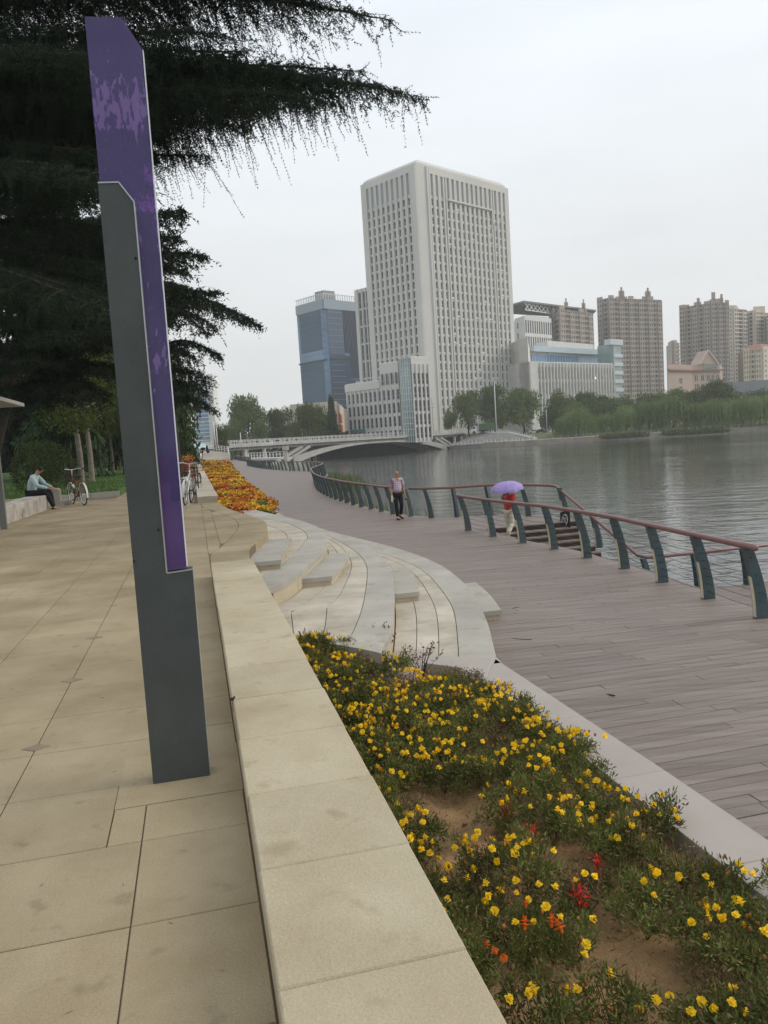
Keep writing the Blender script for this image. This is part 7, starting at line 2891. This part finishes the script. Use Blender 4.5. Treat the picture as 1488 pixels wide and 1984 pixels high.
# ------------------------------------------------------------------ far flower beds
def far_bed(lab, ulo, uhi, vlo, vhi, z, n_leaf, n_fl, seed, size=1.0):
    rg = np.random.default_rng(seed)
    nx, ny = 12, int((uhi - ulo) * 3) + 2
    tV, tU = np.linspace(0, 1, nx), np.linspace(ulo, uhi, ny)
    VV = np.array([[vlo(u) + (vhi(u) - vlo(u)) * t for t in tV] for u in tU])
    UU = np.repeat(tU[:, None], nx, 1)
    ZZ = z + .06 * np.sin(VV * 6) * np.sin(UU * 4) + rg.normal(0, .03, VV.shape) - .12
    vv = np.stack([VV, UU, ZZ], -1).reshape(-1, 3)
    ii = np.arange(nx * ny).reshape(ny, nx)
    so = new_obj('bed_soil', np_mesh('bed_soil', vv, np.stack([ii[:-1, :-1], ii[:-1, 1:], ii[1:, 1:], ii[1:, :-1]], -1).reshape(-1, 4), SOIL), rz=SITE)
    so['kind'] = 'structure'
    # density falls with distance so that near blooms are the finer ones
    def pts(n, jz0, jz1):
        u = ulo + (uhi - ulo) * rg.random(n) ** 1.3
        v = np.array([vlo(a) + (vhi(a) - vlo(a)) * b for a, b in zip(u, rg.random(n))])
        hump = .10 * np.sin(v * 3.1 + 1) * np.sin(u * 1.9) + .06 * np.sin(v * 8) * np.sin(u * 6.3)
        w = cs * v - sn * u, sn * v + cs * u
        return u, v, np.stack([w[0], w[1], z + .1 + hump + rg.uniform(jz0, jz1, n)], -1)
    u, v, P = pts(n_leaf, -.2, .06)
    grow = (1 + (u - ulo) / 40)
    vtx, f = leaf_cloud(P, np.tile([0, 0, .6], (len(P), 1)), .10 * size * grow, .05 * size * grow, rg, .8)
    o = new_obj('bedding_foliage', np_mesh('bedding_foliage', vtx, f, GRN1))
    tag(o, 'green leaves under the blooms of the ' + lab, 'plants', kind='stuff')
    u, v, P = pts(n_fl, .02, .11)
    zone = np.sin(u * .9 + v * 1.3 + 1.0) + .6 * np.sin(u * 2.3 - v * 2) + rg.normal(0, .45, n_fl)
    bald = (np.sin(u * 1.15 + 2.0) * np.sin(v * 2.2 + u * .35)) + rg.normal(0, .25, n_fl) > .62
    mi = np.where(zone > .35, 1, 0)
    mi = np.where(zone < -1.1, 2, mi)
    mi = np.where(u > uhi - (uhi - ulo) * .05, 2, mi)
    keep = ~bald
    P, mi, u = P[keep], mi[keep], u[keep]
    grow = (1 + (u - ulo) / 40)
    V, F, MI = [], [], []
    off = 0
    for k in range(3):                                          # three crossed petals rows per bloom
        vtx, f = leaf_cloud(P, rg.normal(0, 1, P.shape) * np.array([1, 1, .25]), .062 * size * grow, .062 * size * grow, rg, .3)
        V.append(vtx); F.append(f + off); off += len(vtx); MI.append(mi)
    o = new_obj('bedding_blooms', np_mesh('bedding_blooms', np.concatenate(V), np.concatenate(F), [FL_O, FL_Y, FL_R], np.concatenate(MI)))
    tag(o, 'dense orange and yellow blooms of the ' + lab, 'flowers', kind='stuff')


BV0 = lambda u: max(.66, 2.3 - (u - 24.0) * .0 if False else .66)


def bed_lo(u):
    # front boundary slants from the wall out to the kerb
    return .66 if u > 24.3 else .66 + (24.3 - u) * 0.0


FRONTU = interp([(.62, 23.9), (.8, 21.9), (1.1, 22.3), (1.6, 23.6), (2.3, 24.9), (2.8, 26.0)])


def vfar(u): return BORD(u) - .38


def vlo_f(u): return .66


def vhi_f(u):
    if u < 26.0: return max(.70, .9 + (u - 22.2) / 3.8 * 1.72)
    return vfar(u)


far_bed('far orange flower bed beside the pale wall', 22.3, 100, vlo_f, vhi_f, -.48, 26000, 40000, 41)
far_bed('small round bed at the far end of the path', 112, 140, lambda u: 1.3, lambda u: 1.3 + 4.2 * math.sin(min(1, max(.02, (u - 112) / 28)) * math.pi), -.45, 2500, 3000, 42, 2.0)
# white kerb of the far bed
fk = thing('bed_kerb', 'pale stone kerb between the orange flower bed and the boardwalk', 'kerb', S(0, 0, 0), SITE)
uu = [24.7] + [25.9 + 1.5 * k for k in range(30)] + [70 + 8 * k for k in range(0, 6)]
for a, b in zip(uu[:-1], uu[1:]):
    g = .004
    MB().prism([(BORD(a) - .38, a + g), (BORD(a), a + g), (BORD(b), b - g), (BORD(b) - .38, b - g)], -1.3, -.9 if a < 90 else -.95, c=.006).build('kerb_stone', STONE_K, fk)
rk = thing('round_bed_kerb', 'curved pinkish kerb round the small far flower bed', 'kerb', S(0, 0, 0), SITE)
mb = MB()
cpts = [(1.3 + 4.4 * math.sin((u - 110) / 32 * math.pi), u, -.75) for u in np.linspace(110, 142, 14)]
for a, b in zip(cpts[:-1], cpts[1:]): mb.bar(a, b, .5, .5)
mb.build('kerb_ring', PINKS, rk)

# ------------------------------------------------------------------ litter on paving
def twig(label, px, py, z, L, ang, m=None, w=.004, name='twig'):
    p = onz(px, py, z)
    a = Vector((math.cos(ang), math.sin(ang), 0)) * L / 2
    bnd = Vector((-a.y, a.x, 0)) * .25
    o = MB().tube([-a + Vector((0, 0, .004)), bnd + Vector((0, 0, .008)), a + Vector((0, 0, .004))], [w, w, w * .5], 5).build(name, m or BARK, None, loc=p)
    tag(o, label, 'twig')


twig('thin dark twig lying on the boardwalk near the kerb', 1184, 1347, DZ, .09, 2.4, w=.007)
twig('curled twig on the boardwalk right of the step block', 1010, 1238, DZ, .3, 2.6)
twig('small twig on the boardwalk beyond the step block', 1000, 1178, DZ, .14, .5)
p = onz(450, 1357, .185)
o = MB().ball((0, 0, .008), .012, .010, .010, 7, 5).ball((.012, .004, .016), .006, .006, .008, 6, 4).build('acorn_cap', BARK, None, loc=p)
tag(o, 'tiny dark nut husk on the left edge of the low wall', 'husk')
rgx = np.random.default_rng(61)
n = 260
V1, U1 = rgx.uniform(-5, .5, n), rgx.uniform(1.6, 18, n)
Zs = np.where((V1 > .12), .186, .004)
V1 = np.where((V1 > -.02) & (V1 < .12), -.5, V1)
P = np.array([tuple(S(a, b, c)) for a, b, c in zip(V1, U1, Zs)])
P = P[(U1 < 9.5) | (V1 < 0)]
v_, f_x = leaf_cloud(P, rgx.normal(0, 1, P.shape) * np.array([1, 1, .02]), .035, .003, rgx, .02)
o = new_obj('fallen_needles', np_mesh('fallen_needles', v_, f_x, mat('needle_dry', (.15, .11, .06), .9, .3, 10)))
tag(o, 'fallen dry needles scattered on the wall and terrace paving', 'needles', kind='stuff')

# lawn blades near the terrace edge
rgx = np.random.default_rng(71)
n = 26000
X = rgx.uniform(-24, -6, n)
Y = 30 + 32 * rgx.random(n) ** 1.6
P = np.stack([X, Y, np.full(n, LAWN_Z)], -1)
inside = np.array([vu(p)[0] < -3.2 and ((vu(p)[1] > TER_END + .3 + (vu(p)[0] + 12.9) * .14) or vu(p)[0] < -13.1) for p in P])
P = P[inside]
v_, f_x = leaf_cloud(P, np.tile([0, 0, 1.0], (len(P), 1)), .10, .03, rgx, .35)
o = new_obj('grass_blades', np_mesh('grass_blades', v_, f_x, GRASS))
tag(o, 'short green grass blades of the lawn', 'grass', kind='stuff')

# ------------------------------------------------------------------ haze
HZ = bpy.data.materials.new('haze')
HZ.use_nodes = True
hn, hl = HZ.node_tree.nodes, HZ.node_tree.links
for n_x in list(hn):
    if n_x.type == 'BSDF_PRINCIPLED': hn.remove(n_x)
pv = hn.new('ShaderNodeVolumePrincipled')
pv.inputs['Color'].default_value = (0.97, 0.975, 0.985, 1)
pv.inputs['Density'].default_value = 0.0003
pv.inputs['Anisotropy'].default_value = 0.1
hl.new(pv.outputs[0], hn['Material Output'].inputs['Volume'])
hz = MB().box(-330, 420, -30, 640, -6.4, 135).build('haze', HZ)
tag(hz, kind='stuff')
